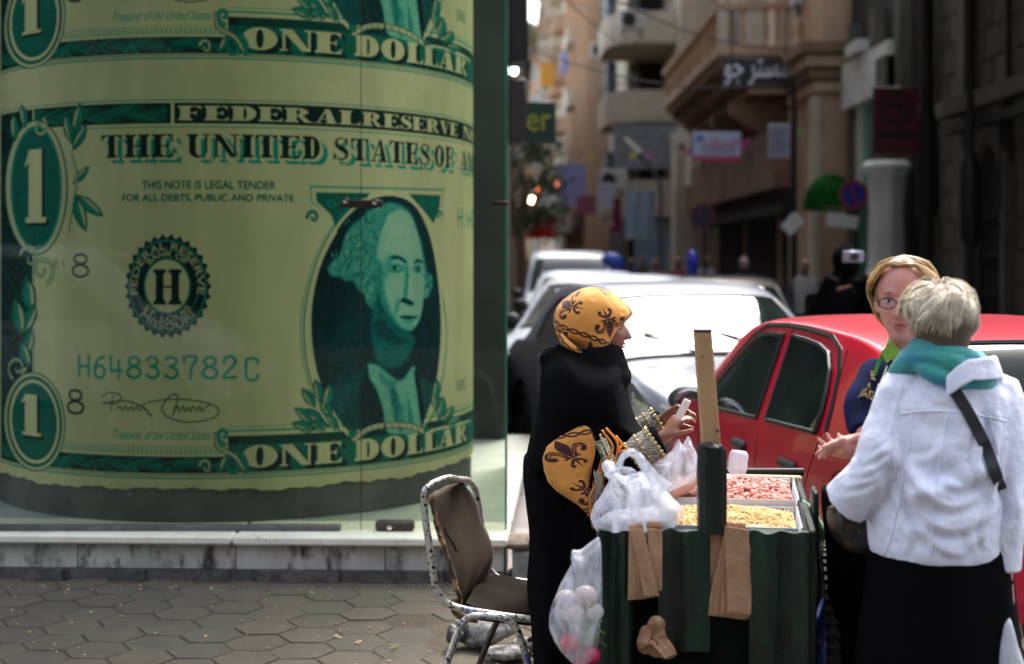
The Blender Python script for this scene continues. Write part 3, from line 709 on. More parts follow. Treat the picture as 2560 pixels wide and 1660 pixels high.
# green awning above a dark doorway
t = thing('green_awning', 'bright green dome shaped awning over a dark doorway', 'awning', (5.3, 25.5, 2.3))
rg = []
for k in range(9):
    a_ = math.pi / 2 * k / 8; rg.append([(5.72 + .5 * math.cos(a_) * math.cos(t_), 25.5 + .6 * math.cos(a_) * math.sin(t_), 2.55 + .62 * math.sin(a_)) for t_ in np.linspace(math.pi * .9, math.pi * 1.75, 14)])
part('canopy', MB().loft(rg, cap=False, closed=False), mat('green_canvas', (.006, .08, .008), .9, spec=.05, col2=(.003, .02, .006), nscale=3), t, ang=180)
part('strut', MB().tube([(5.25, 25.2, 2.55), (6.2, 25.7, 2.5)], .02), M_iron, t)
part('valance', MB().tube([(5.22, 25.5, 2.54), (5.4, 25.0, 2.5), (5.75, 24.9, 2.5)], .03), mat('green_canvas', (.015, .16, .02)), t)

# --- building C: cream flats with curved balconies --------------------------
C = thing('balcony_building', 'cream block of flats with curved concrete balconies beyond the ornate building', 'building', (8, 52, 0))
part('wall', MB().box(5.2, 14, 44, 60, 0, 24), M_cream, C, smooth=False)
part('bay', MB().box(4.0, 5.198, 49.5, 58, 0, 24), M_cream, C, smooth=False)
def cbal(z, h, x0=3.0, yn=45.0):
    pts = [(5.18, yn), (3.9, yn), (3.45, yn + .25), (3.15, yn + .8), (3.0, yn + 1.8), (3.0, yn + 4.4)]
    inn = [(x + .14, y + .14) for x, y in pts]; inn[0] = (5.18, yn + .14)
    p = part('balcony', MB().prism(pts + [(5.18, yn + 4.4)], (1, 0, 0), (0, 1, 0), (0, 0, 1), .16, (0, 0, z)), M_cream, C, smooth=False)
    m = MB()
    for (a, b), (c, d_) in zip(zip(pts[:-1], pts[1:]), zip(inn[:-1], inn[1:])): m.prism([a, b, d_, c], (1, 0, 0), (0, 1, 0), (0, 0, 1), h, (0, 0, z + .162))
    part('parapet', m, M_cream, p, smooth=False)
    r_ = MB(); r_.tube([(x, y, z + h + .4) for x, y in pts], .02, 6); part('rail', r_, M_iron, p)
    return p
for z, h in ((3.0, 1.0), (6.0, .85), (8.5, .85), (11.4, .9), (14.4, .9), (17.4, .9)): cbal(z, h)
for z in (3.2, 6.2, 8.8, 11.6, 14.6):
    part('recess', MB().box(4.4, 5.19, 48.9, 49.4, z + .1, z + 2.1), M_wdk, C, smooth=False)
    part('back_wall', MB().box(4.1, 5.18, 49.3, 49.48, z, z + 2.2), M_brn if z < 9 else M_shut, C, smooth=False)
    w_ = part('balcony_door', MB().box(4.15, 4.75, 49.1, 49.28, z, z + 1.95), M_shut, C, smooth=False)
    for k in range(4): part('curtain', MB().box(3.15 + k * .1, 3.22 + k * .1, 47.2 + k * .2, 48.9, z + .2, z + 2.05), mat('balcony_curtain', (.22, .30, .34), .8), C, smooth=False)
part('ground_shutter', MB().box(3.9, 5.18, 45.4, 45.5, 0.0, 2.9), mat('pale_shop_front', (.38, .42, .40), .6, col2=(.2, .3, .4), nscale=2), C, smooth=False)
part('grey_panel', MB().box(3.2, 5.6, 44.9, 44.98, 4.2 + .3, 5.9), mat('grey_blind', (.24, .27, .30), .7, col2=(.17, .19, .22), nscale=3), C, smooth=False)

# --- building D: far peach facades with shutters ----------------------------
D = thing('peach_building', 'row of sunlit peach facades with grey shutters far down the street', 'building', (7, 80, 0))
part('wall', MB().box(3.45, 14, 60.2, 84, 0, 26), M_pink, D, smooth=False)
for i in range(7):
    for j in range(5): window(D, 3.45, 61.5 + j * 4.4, 63.4 + j * 4.4, 3.6 + i * 3.1, 5.6 + i * 3.1, shutter=M_shut)
for y in np.arange(60.4, 84, 4.4): part('pilaster', MB().box(3.1, 3.448, y, y + .6, 0, 25), mat('orange_render', (.50, .34, .21), .85), D, smooth=False)
for i in range(6): part('balcony', MB().box(2.7, 3.09, 69.6, 73, 3.0 + i * 3.1, 3.8 + i * 3.1), M_cream, D, smooth=False)
D2 = thing('pale_building', 'pale cream house row with many small balconies at the end of the street', 'building', (7, 110, 0))
part('wall', MB().box(3.3, 14, 84.3, 150, 0, 34), mat('pale_render', (.55, .48, .36), .85, col2=(.45, .40, .32), nscale=.5), D2, smooth=False)
rr = random.Random(2)
for i in range(9):
    for j in range(9):
        y = 86 + j * 7; part('balcony', MB().box(2.5, 3.298, y, y + 3.4, 3.2 + i * 3.1, 4.1 + i * 3.1), [M_cream, M_white, M_pink, M_tan][rr.randrange(4)], D2, smooth=False)
        part('window', MB().box(3.26, 3.298, y + .4, y + 2, 4.2 + i * 3.1, 5.9 + i * 3.1), M_shut if rr.random() < .5 else M_win, D2, smooth=False)
E = thing('end_building', 'tan flat fronted building closing the far end of the street', 'building', (0, 160, 0))
part('wall', MB().box(-12, 3.9, 155, 165, 0, 24.5), M_tan, E, smooth=False)
part('roof_garden', rock((1.5, 155, 25.5), (2.6, 2, 1.8), 3, rough=.4), mat('roof_green', (.05, .09, .03), .9, col2=(.1, .06, .03), nscale=.6), E)
for i in range(7):
    for j in range(4): window(E, 155, -5 + j * 2.3, -3.8 + j * 2.3, 2.5 + i * 3.1, 4.3 + i * 3.1, axis='y', shutter=M_shut)
G = thing('low_building', 'low pinkish building behind the dark tree on the left side', 'building', (-4, 60, 0))
part('wall', MB().box(-10, .35, 41, 100, 0, 9.5), M_pink, G, smooth=False)
for j in range(6): part('window', MB().box(.352, .40, 43 + j * 6, 45.5 + j * 6, 4, 6), M_win, G, smooth=False); part('cornice', MB().box(.352, .6, 42 + j * 6, 47 + j * 6, 7.5, 7.9), M_cream, G, smooth=False)

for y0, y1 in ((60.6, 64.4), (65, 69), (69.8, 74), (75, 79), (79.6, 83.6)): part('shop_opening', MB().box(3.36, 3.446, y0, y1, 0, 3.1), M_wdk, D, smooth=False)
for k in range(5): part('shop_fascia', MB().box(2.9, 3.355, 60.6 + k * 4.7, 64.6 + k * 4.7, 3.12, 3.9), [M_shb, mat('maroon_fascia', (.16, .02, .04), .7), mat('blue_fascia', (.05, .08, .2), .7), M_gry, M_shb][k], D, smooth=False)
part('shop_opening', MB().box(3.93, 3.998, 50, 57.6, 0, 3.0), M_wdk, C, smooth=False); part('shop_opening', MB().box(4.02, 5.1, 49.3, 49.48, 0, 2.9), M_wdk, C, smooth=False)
for k, (xa, ya, za, xb, yb, zb) in enumerate(((-.1, 20, 6.2, 6.2, 29, 5.9), (-.1, 26, 7.5, 5.1, 46, 8.0), (-.1, 22, 5.0, 6.2, 27, 5.2), (-.1, 34, 8.5, 4.2, 31, 7.2))):
    w_ = MB(); w_.tube([(xa + (xb - xa) * f, ya + (yb - ya) * f, za + (zb - za) * f - .5 * math.sin(math.pi * f)) for f in np.linspace(0, 1, 14)], .014, 5)
    solo('overhead_cable', w_, M_iron, ['sagging cable that meets the tan facade above the balcony', 'long sagging cable running to the cream balcony building', 'lowest sagging cable crossing in front of the tan corner pier', 'cable crossing to the left corner of the tan balcony'][k], 'cable')
# AC boxes, laundry and lamps along the far facades
for (px, py, d, l) in ((632, 30, 44, 'white rounded air conditioner box high on the cream balcony corner'), (600, 58, 58, 'pale air conditioner box under the top balconies'), (612, 190, 43, 'white box under the lowest cream balcony'), (560, 150, 90, 'small white air conditioner box far down the street')):
    p = at(px, py, d); ac_unit(p.x, d, p.z, l)
for (px, py, d, w_, h, c, l) in ((547, 75, 84, .9, 1.4, (.6, .32, .05), 'orange cloth hanging from a far balcony'), (568, 62, 80, .8, 1.2, (.25, .28, .6), 'violet cloth hanging from a far balcony'), (572, 185, 50, 1.0, 1.5, (.35, .35, .62), 'lilac cloth over a shop front'), (540, 222, 55, 1.1, 1.3, (.5, .005, .01), 'red flag over the far shops'), (606, 196, 42, .5, .8, (.5, .52, .6), 'pale cloth over the dark shop fronts'), (586, 205, 45, .6, .6, (.32, .1, .16), 'pink cloth strip over the dark shop fronts'), (617, 215, 42, .25, 1.0, (.25, .02, .08), 'narrow dark red banner beside a dark doorway'), (640, 215, 41, .85, 1.4, (.32, .42, .50), 'pale blue poster panel on a shop front')):
    p = at(px, py, d); rg = []
    for k in range(6): rg.append([(p.x - w_ / 2 + w_ * j / 8, d + .06 * math.sin(j * 1.7 + k * .3), p.z + h / 2 - h * k / 5) for j in range(9)])
    b = MB(); b.loft(rg, cap=False, closed=False); v2 = [(x, y + .02, z) for x, y, z in b.v]; n0 = len(b.v); b.v += v2; b.f += [tuple(i + n0 for i in q[::-1]) for q in b.f]; b.mi = [0] * len(b.f)
    solo('hanging_cloth', b, mat('cloth_%d' % px, c, .8), l, 'cloth', fix=False)

# street lamp with a long head
p, q = at(624, 138, 36), at(653, 170, 36); t = thing('street_lamp', 'street lamp with long slanting white head in front of the cream flats', 'street lamp', (q.x + .05, 36, 0))
part('pole', MB().tube([(q.x + .22, 36, 0), (q.x + .2, 36, q.z - .4), (q.x, 36, q.z), ((p.x + q.x) / 2, 36, (p.z + q.z) / 2)], .05, 8), mat('grey_pole', (.12, .12, .12), .5), t)
b = MB(); b.tube([p, (p * .5 + q * .5)], [.06, .12], 10); part('lamp_head', b, mat('lamp_head', (.55, .56, .5), .4), t)
# signal lights
for px, py, c, s_, l in ((531.5, 200, (1.0, .82, .45), 12, 'brightest round amber-white light above the far parked cars'), (537.5, 190, (1.0, .20, .08), 3.5, 'orange round light just above the brightest light'), (556.5, 183, (.9, .18, .08), 2.2, 'dim orange light farthest right of the three')):
    d = 60; p = at(px, py, d); t = thing('signal_light', l, 'traffic light', (p.x, d, 0))
    part('pole', MB().tube([(p.x, d + .15, 0), (p.x, d + .15, p.z)], .04, 8), M_iron, t); part('housing', MB().bbox(p.x - .18, p.x + .18, d + .02, d + .2, p.z - .18, p.z + .18, .04), M_iron, t)
    part('lens', MB().lathe([(.12, 0), (.10, .04), (.04, .06), (0, .065)], (p.x, d + .018, p.z), 16, axis=(0, -1, 0)), mat('lens_%d' % px, c, .4, emis=c, estr=s_), t)
# paper flags on a string across the street
st = thing('flag_string', 'string of small coloured paper flags hung across the street', 'bunting', (3, 26, 4))
pts = [at(545 + k * 8, 152 - 30 * (k / 35) + 12 * math.sin(k / 35 * math.pi), 34 - 8 * k / 35) for k in range(36)]
part('string', MB().tube(pts, .006, 4), M_iron, st)
fc = [(.55, .03, .18), (.5, .42, .03), (.2, .4, .12), (.5, .12, .3), (.12, .2, .5)]
for k in (2, 6, 11, 13, 18, 22, 25, 29, 32):
    p = pts[k]; b = MB(); b.prism([(-.07, 0), (.07, 0), (.04, -.15), (0, -.12), (-.05, -.16)], (1, 0, 0), (0, 0, 1), (0, 1, 0), .004, (p.x, p.y, p.z)); part('flag', b, mat('flag_%d' % (k % 5), fc[k % 5], .7), st, smooth=False)


# ------------------------------------------------------------------ tree on the left side
def tree(x, y, h, r, lab, seed):
    q = random.Random(seed); t = thing('street_tree', lab, 'tree', (x, y, 0))
    m = MB(); m.tube(catmull([(x, y, 0), (x + .1, y, h * .3), (x - .05, y, h * .6)], 5), [.16 - .008 * i for i in range(11)], 8)
    for k in range(6):
        a = k * 1.05; m.tube([(x, y, h * .45 + .1 * k), (x + r * .5 * math.cos(a), y + r * .5 * math.sin(a), h * .7 + .1 * k)], [.06, .02], 6)
    part('trunk', m, M_brn, t)
    b = MB()
    for c in range(26):
        a, u = q.random() * 6.28, q.uniform(-.8, 1); rr_ = r * math.sqrt(1 - u * u * .8) * q.uniform(.5, 1); c0 = Vector((x + rr_ * math.cos(a), y + rr_ * math.sin(a), h * .72 + u * h * .28)); s0 = r * q.uniform(.2, .4)
        for l in range(90):
            o = Vector((q.gauss(0, 1), q.gauss(0, 1), q.gauss(0, .7))) * s0 * .6; n = Vector((q.gauss(0, 1), q.gauss(0, 1), q.gauss(0, 1))).normalized(); u_ = n.orthogonal().normalized() * .07; w_ = n.cross(u_).normalized() * .045; p = c0 + o
            b.add([p - u_, p - w_, p + u_, p + w_], [(0, 1, 2, 3)])
    part('crown', b, mat('leaf_green', (.05, .075, .03), .7, island=.5, col2=(.09, .10, .05), nscale=2), t, smooth=False, fix=False)
tree(.15, 33, 4.6, 1.15, 'dark leafy street tree on the left beyond the glass case', 4)
tree(.3, 48, 5.6, 1.3, 'second smaller looking street tree far down on the left', 9)


# ------------------------------------------------------------------ people far down the street
def walker(x, y, h, cols, lab, seed=0, arms=.0, hold=False):
    q = random.Random(seed); t = thing('person', lab, 'person', (x, y, 0)); s = h / 1.7; m = MB()
    for sg in (-1, 1):
        st_ = .1 * sg * (1 if q.random() < .5 else -1)
        m.tube([(x + sg * .09 * s, y, .86 * s), (x + sg * .10 * s, y - st_, .47 * s), (x + sg * .1 * s, y + st_, .06 * s)], [.085 * s, .06 * s, .045 * s], 8); m.ell((x + sg * .1 * s, y + st_ - .05, .04 * s), (.045 * s, .12 * s, .04 * s), 8, 6)
        m.tube([(x + sg * .19 * s, y, 1.38 * s), (x + sg * .24 * s, y - .02, 1.1 * s), (x + sg * .22 * s, y - .12 * s, .86 * s)], [.05 * s, .042 * s, .032 * s], 8); m.ell((x + sg * .22 * s, y - .13 * s, .8 * s), (.03 * s, .03 * s, .06 * s), 8, 6)
    m.tube([(x, y, .82 * s), (x, y, 1.0 * s), (x, y, 1.3 * s), (x, y, 1.42 * s), (x, y, 1.5 * s)], [(.16 * s, .11 * s), (.14 * s, .1 * s), (.19 * s, .12 * s), (.14 * s, .09 * s), (.05 * s, .05 * s)], 12, up=(1, 0, 0))
    m.ell((x, y, 1.6 * s), (.075 * s, .09 * s, .11 * s), 12, 8); me = remesh(m, .03 * s, 2); part('body', me, mat('walker_%d' % seed, cols[0], .8), t, ang=180)
    c = MB(); c.tube([(x, y, .88 * s), (x, y, 1.0 * s), (x, y, 1.3 * s), (x, y, 1.45 * s)], [(.185 * s, .13 * s), (.165 * s, .12 * s), (.21 * s, .145 * s), (.13 * s, .1 * s)], 14, up=(1, 0, 0)); part('shirt', c, mat('walker_top_%d' % seed, cols[1], .8), t)
    hd = MB(); hd.ell((x, y, 1.605 * s), (.082 * s, .097 * s, .115 * s), 12, 8); part('head', hd, mat('walker_skin', (.25, .14, .09), .7) if len(cols) < 3 else mat('walker_head_%d' % seed, cols[2], .7), t); return t
for i, (px, d, h, cols, l) in enumerate(((678, 30, 1.68, ((.03, .03, .04), (.30, .05, .08)), 'pedestrian in red top far behind the white cars'), (690, 27, 1.6, ((.02, .02, .02), (.02, .02, .025)), 'pedestrian all in black beside the dull round sign'), (706, 29, 1.7, ((.03, .03, .05), (.30, .30, .33)), 'pedestrian in pale grey shirt by the shop columns'), (744, 24, 1.65, ((.01, .01, .01), (.01, .01, .012), (.35, .2, .25)), 'veiled pedestrian in black behind the dark car roof'), (643, 38, 1.7, ((.05, .05, .2), (.12, .1, .02)), 'pedestrian in olive top near the pale shop front'), (631, 36, 1.65, ((.02, .02, .05), (.03, .04, .16)), 'pedestrian in dark blue near the pale shop front'), (655, 33, 1.6, ((.02, .02, .02), (.4, .2, .28)), 'pedestrian in pink top among the crowd'), (590, 40, 1.7, ((.03, .03, .05), (.03, .03, .05)), 'pedestrian in dark clothes before the dark shops'), (805, 21, 1.62, ((.05, .05, .06), (.38, .38, .36)), 'pedestrian in white shirt half hidden by the man with the camera'))):
    walker((px - 512) / F_PX * d, d, h, cols, l, i)
for px, d, w_, h, c, l in ((612, 26, .42, .42, (.02, .06, .35), 'blue bundle resting on the far white car roof'), (692, 19.5, .16, .42, (.004, .02, .4), 'small bright blue canister beside the shop columns'), (600, 30, .3, .5, (.55, .6, .75), 'white plastic sack beside the blue bundle')):
    p = at(px, 252, d); b = rock((p.x, d, 1.55), (w_ / 2, .15, h / 2), px, rough=.12); t = thing('street_bundle', l, 'bundle', (p.x, d, 0)); part('bundle', b, mat('bundle_%d' % px, c, .5), t)
    part('stand', MB().box(p.x - w_ * .3, p.x + w_ * .3, d - .1, d + .1, 0, 1.55 - h / 2 + .04), M_iron, t, smooth=False)

# ------------------------------------------------------------------ behind the camera: what the glass mirrors
H = thing('opposite_building', 'brown building across the open side that the glass case mirrors', 'building', (-5, -14, 0))
part('wall', MB().box(-22, 16, -16, -12, 0, 15), mat('opp_wall', (.035, .030, .024), .9, spec=.1, col2=(.02, .017, .014), nscale=1), H, smooth=False)
for i in range(4):
    for j in range(9): part('window', MB().box(-20 + j * 4, -18.4 + j * 4, -12.0 + .002, -11.93, 1.2 + i * 3.4, 3.4 + i * 3.4), M_win, H, smooth=False)
# ------------------------------------------------------------------ the banknote print on the drum
DR_CX, DR_Y, DR_R = -1.71, 8.96, 1.464
D2S = 1.0756 * 0.4                       # unit of the measured layout -> 1024-wide pixels
PPM = 400.0                               # print resolution, pixels per metre


def cyl(x, y):
    """(arc length, height) of a point of the print"""
    px, py = x * D2S, y * D2S
    k = (px - CXP) / F_PX
    a = k * k + 1; b = -2 * (k * DR_CX + DR_Y); c = DR_CX ** 2 + DR_Y ** 2 - DR_R ** 2
    disc = max(b * b - 4 * a * c, 0.0)
    Y = (-b - math.sqrt(disc)) / (2 * a); X = k * Y
    th = math.atan2(X - DR_CX, DR_Y - Y)
    return DR_R * th, EYE - (py - HZP) / F_PX * Y


S0 = cyl(2, 700)[0] - 0.10
ZT = cyl(500, 232)[1]; ZB = cyl(470, 1114)[1]
PITCH = 2.215
ZC0 = ZB - 0.09                            # the canvas repeats every PITCH, starting here
W_CV, H_CV = int(4.55 * PPM), int(PITCH * PPM)
CV = np.zeros((H_CV, W_CV, 3), np.float32)
PAPER = np.array((0.50, 0.485, 0.29)); INK = np.array((0.004, 0.10, 0.07)); DARK = np.array((0.002, 0.018, 0.016)); MID = np.array((0.02, 0.19, 0.13)); TEAL = np.array((0.01, 0.24, 0.17))
CREAM = PAPER * 1.02


def c2p(s, z): return ((s - S0) * PPM, (z - ZC0) * PPM)
def P2(x, y): return c2p(*cyl(x, y))


def cover(poly_list, ss=3):
    """even-odd coverage of a list of polygons (canvas pixels) -> (x0, y0, mask)"""
    allp = np.concatenate([np.asarray(p, float) for p in poly_list])
    x0 = max(0, int(allp[:, 0].min()) - 1); x1 = min(W_CV, int(allp[:, 0].max()) + 2)
    y0 = max(0, int(allp[:, 1].min()) - 1); y1 = min(H_CV, int(allp[:, 1].max()) + 2)
    if x1 <= x0 or y1 <= y0: return None
    xs = x0 + (np.arange((x1 - x0) * ss) + 0.5) / ss; ys = y0 + (np.arange((y1 - y0) * ss) + 0.5) / ss
    m = np.zeros((len(ys), len(xs)), bool)
    for p in poly_list:
        p = np.asarray(p, float); q = np.roll(p, -1, 0)
        for (ax, ay), (bx, by) in zip(p, q):
            if ay == by: continue
            lo, hi = (ay, by) if ay < by else (by, ay)
            r0, r1 = np.searchsorted(ys, lo), np.searchsorted(ys, hi)
            if r1 <= r0: continue
            xi = ax + (ys[r0:r1] - ay) * (bx - ax) / (by - ay)
            m[r0:r1] ^= xs[None, :] > xi[:, None]
    return x0, y0, m.reshape(y1 - y0, ss, x1 - x0, ss).mean((1, 3)).astype(np.float32)


def blur(a, r):
    if r < 0.5: return a
    k = np.exp(-0.5 * (np.arange(-int(3 * r), int(3 * r) + 1) / r) ** 2); k /= k.sum()
    a = np.apply_along_axis(lambda v: np.convolve(v, k, 'same'), 0, a)
    return np.apply_along_axis(lambda v: np.convolve(v, k, 'same'), 1, a)


def put(res, col, al=1.0):
    if res is None: return
    x0, y0, m = res; h, w_ = m.shape; v = CV[y0:y0 + h, x0:x0 + w_]
    v += (np.asarray(col, np.float32) - v) * (m * al)[..., None]


def fill(pts, col, al=1.0, src=True, dens=True):
    """pts in layout units"""
    if src:
        out = []
        for i in range(len(pts)):
            a, b = pts[i], pts[(i + 1) % len(pts)]; n = max(1, int(max(abs(a[0] - b[0]), abs(a[1] - b[1])) / 12)) if dens else 1
            out += [P2(a[0] + (b[0] - a[0]) * k / n, a[1] + (b[1] - a[1]) * k / n) for k in range(n)]
        pts = out
    put(cover([pts]), col, al)


def strokepoly(path, w_):
    """canvas-pixel polyline with width(s) -> polygon"""
    p = np.asarray(path, float); t = np.gradient(p, axis=0); t /= np.linalg.norm(t, axis=1)[:, None] + 1e-9
    n = np.stack([-t[:, 1], t[:, 0]], 1); w_ = np.broadcast_to(np.asarray(w_, float), (len(p),))[:, None] / 2
    return np.concatenate([p + n * w_, (p - n * w_)[::-1]])


def nz_stroke(path, w_, col, al=1.0):
    """stroke by segments, so that crossings stay filled"""
    p = np.asarray(path, float); w_ = np.broadcast_to(np.asarray(w_, float), (len(p),))
    x0 = max(0, int(p[:, 0].min() - w_.max() - 2)); x1 = min(W_CV, int(p[:, 0].max() + w_.max() + 3))
    y0 = max(0, int(p[:, 1].min() - w_.max() - 2)); y1 = min(H_CV, int(p[:, 1].max() + w_.max() + 3))
    if x1 <= x0 or y1 <= y0: return
    m = np.zeros((y1 - y0, x1 - x0), np.float32)
    for i in range(len(p) - 1):
        a, b = p[i], p[i + 1]; wm = (w_[i] + w_[i + 1]) / 4
        bx0 = max(x0, int(min(a[0], b[0]) - wm - 2)); bx1 = min(x1, int(max(a[0], b[0]) + wm + 3))
        by0 = max(y0, int(min(a[1], b[1]) - wm - 2)); by1 = min(y1, int(max(a[1], b[1]) + wm + 3))
        if bx1 <= bx0 or by1 <= by0: continue
        X, Y = np.meshgrid(np.arange(bx0, bx1) + 0.5, np.arange(by0, by1) + 0.5)
        d = b - a; L = d @ d + 1e-9; t = np.clip(((X - a[0]) * d[0] + (Y - a[1]) * d[1]) / L, 0, 1)
        dist = np.hypot(X - a[0] - t * d[0], Y - a[1] - t * d[1])
        c = np.clip(wm - dist + 0.5, 0, 1); s = m[by0 - y0:by1 - y0, bx0 - x0:bx1 - x0]; np.maximum(s, c, out=s)
    put((x0, y0, m), col, al)


def smooth2(pts, n=8):
    return [(p.x, p.y) for p in catmull([(a, b, 0) for a, b in pts], n)]


def line(pts, w_, col, al=1.0, curve=True):
    """pts in layout units, width in layout units (1 unit about 2.3 mm)"""
    if curve and len(pts) > 2: pts = smooth2(pts)
    else:
        out = []
        for a, b in zip(pts[:-1], pts[1:]):
            n = max(1, int(math.hypot(a[0] - b[0], a[1] - b[1]) / 15)); out += [(a[0] + (b[0] - a[0]) * k / n, a[1] + (b[1] - a[1]) * k / n) for k in range(n)]
        pts = out + [pts[-1]]
    nz_stroke([P2(*p) for p in pts], np.asarray(w_) * 0.00227 * PPM if not hasattr(w_, '__len__') else np.interp(np.linspace(0, 1, len(pts)), np.linspace(0, 1, len(w_)), w_) * 0.00227 * PPM, col, al)


def ell2(cx, cy, rx, ry, n=64, a0=0, a1=360, rot=0):
    o = []
    for k in range(n):
        a = R(a0 + (a1 - a0) * k / (n if a1 - a0 == 360 else n - 1)); x, y = rx * math.cos(a), ry * math.sin(a); c, s = math.cos(R(rot)), math.sin(R(rot))
        o.append((cx + x * c - y * s, cy + x * s + y * c))
    return o


def rect_sz(s0, s1, z0, z1, col, al=1.0):
    a, b = c2p(s0, z0), c2p(s1, z1); put(cover([[(a[0], a[1]), (b[0], a[1]), (b[0], b[1]), (a[0], b[1])]]), col, al)


# --- fat-serif letters, height 1, drawn as unions of polygons --------------
def arcp(cx, cy, rx, ry, a0, a1, n=16): return [(cx + rx * math.cos(R(a0 + (a1 - a0) * k / n)), cy + ry * math.sin(R(a0 + (a1 - a0) * k / n))) for k in range(n + 1)]


def glyph(ch, st=0.3, hr=0.055, sf=0.09):
    """(width, [groups]); each group is a list of polygons taken even-odd"""
    def rc(x0, y0, x1, y1): return [[(x0, y0), (x1, y0), (x1, y1), (x0, y1)]]
    def serif(x0, x1, y):
        y2 = hr if y == 0 else 1 - hr; b = 0.09 if y == 0 else -0.09
        return [[[(x0 - sf, y), (x1 + sf, y), (x1 + sf, y2), (x1, y2 + b), (x0, y2 + b), (x0 - sf, y2)]]]
    def stem(x0, w_=st): return [rc(x0, 0, x0 + w_, 1)] + serif(x0, x0 + w_, 0) + serif(x0, x0 + w_, 1)
    x = sf; G = []
    def arm(x0, x1, y, d, wd=0.17):
        yy = y if d == 0 else y
        if d == 1: return [[[(x0, 0), (x1, 0), (x1 + .02, 0.30), (x1 - wd * .35, 0.16), (x1 - wd, hr), (x0, hr)]]]
        if d == -1: return [[[(x0, 1), (x1, 1), (x1 + .01, 0.70), (x1 - wd * .35, 0.84), (x1 - wd, 1 - hr), (x0, 1 - hr)]]]
        return [[[(x0, y - hr / 2), (x1 - .1, y - hr / 2), (x1, y - .16), (x1, y + .16), (x1 - .1, y + hr / 2), (x0, y + hr / 2)]]]
    if ch == 'I': return st + 2 * sf, stem(x)
    if ch in 'EF':
        G = stem(x) + arm(x + st, x + st + .40, 1, -1) + arm(x + st, x + st + .24, .5, 0)
        if ch == 'E': G += arm(x + st, x + st + .42, 0, 1)
        return x + st + .44 + .02, G
    if ch == 'L': return x + st + .44, stem(x) + arm(x + st, x + st + .42, 0, 1)
    if ch == 'T':
        c = .42; G = [rc(c - st / 2, 0, c + st / 2, 1)] + serif(c - st / 2, c + st / 2, 0)
        G += [[[(0.02, 1), (.82, 1), (.84, .68), (.74, .86), (.62, 1 - hr), (.22, 1 - hr), (.10, .86), (0, .68)]]]
        return .86, G
    if ch == 'H':
        g = .26; return 2 * st + g + 2 * sf + .02, stem(x) + stem(x + st + g) + [rc(x + st, .5 - hr / 2, x + st + g, .5 + hr / 2)]
    if ch == 'O':
        w_ = 2 * st + .26; return w_ + .04, [[arcp(w_ / 2, .5, w_ / 2, .53, 0, 360, 40)[:-1], arcp(w_ / 2, .5, max(.06, w_ / 2 - st), .44, 0, 360, 32)[:-1]]]
    if ch in 'CG':
        w_ = 2 * st + .2; o = arcp(w_ / 2, .5, w_ / 2, .53, 38, 322, 36); i = arcp(w_ / 2 + .05, .5, w_ / 2 - st + .05, .46, 50, 310, 30)
        G = [[o + i[::-1]], [[(w_ - .12, 1), (w_ - .05, 1), (w_ - .03, .62), (w_ - .16, .82)]]]
        if ch == 'C': G += [[[(w_ - .14, .1), (w_ - .02, .3), (w_ - .01, .27), (w_ - .1, .03)]]]
        else: G += [rc(w_ - st - .04, 0.04, w_ - .04, .42)]
        return w_, G
    if ch == 'D':
        G = stem(x); w_ = x + st + .06 + st
        return w_ + .06, G + [[[(x + st - .02, 1), (x + st + .06, 1)] + arcp(x + st + .04, .5, w_ - x - st, .5, 90, -90, 24) + [(x + st - .02, 0), (x + st - .02, hr)] + arcp(x + st + .02, .5, .10, .5 - hr, -90, 90, 18) + [(x + st - .02, 1 - hr)]]]
    if ch in 'RPB':
        G = stem(x); bw = st * .85 + .12
        def bowl(y0, y1, e=0): c = (y0 + y1) / 2; h = (y1 - y0) / 2; return [[[(x + st - .02, y1)] + arcp(x + st + .02, c, bw + e, h, 90, -90, 20) + [(x + st - .02, y0), (x + st - .02, y0 + hr)] + arcp(x + st + .02, c, max(.06, bw + e - st * .85), h - hr, -90, 90, 16) + [(x + st - .02, y1 - hr)]]]
        G += bowl(.46, 1)
        if ch == 'B': G += bowl(0, .52, .04)
        if ch == 'R': G += [[[(x + st + .02, .5), (x + st + .22, .5), (x + st + bw + .10, .06), (x + st + bw + .2, hr), (x + st + bw + .2, 0), (x + st + bw - .12, 0)]]]
        return x + st + bw + (.2 if ch == 'R' else .06), G
    if ch == 'N':
        w_ = st + .52; G = [rc(.1, 0, .1 + hr * 1.3, 1), rc(w_, 0, w_ + hr * 1.3, 1), [[(.0, 1), (.1 + st * .75, 1), (w_ + hr * 1.3, .0), (w_ - st * .45, 0), (.08, .93), (0, 1 - hr)]]] + [rc(.0, 0, .28, hr), rc(w_ - .14, 1 - hr, w_ + .2, 1)]
        return w_ + .22, G
    if ch == 'M':
        w_ = .62 + st; G = [rc(.1, 0, .1 + hr * 1.3, 1), rc(w_, 0, w_ + st * .8, 1), [[(.02, 1), (.1 + st * .7, 1), (.62, .05), (.5, 0)]], [[(w_ + .02, 1), (w_ - .06, 1), (.5, 0), (.56, 0)]], rc(0, 0, .3, hr), rc(w_ - .1, 0, w_ + st + .04, hr)]
        return w_ + st + .06, G
    if ch == 'A':
        w_ = .66 + st * .6; G = [[[(.42, 1), (.42 + st * .55, 1), (w_, 0), (w_ - st, 0)]], [[(.44, 1), (.50, .96), (.16, 0), (.10, 0)]], rc(.2, .28, w_ - .24, .28 + hr), rc(0, 0, .3, hr), rc(w_ - st - .1, 0, w_ + .08, hr)]
        return w_ + .08, G
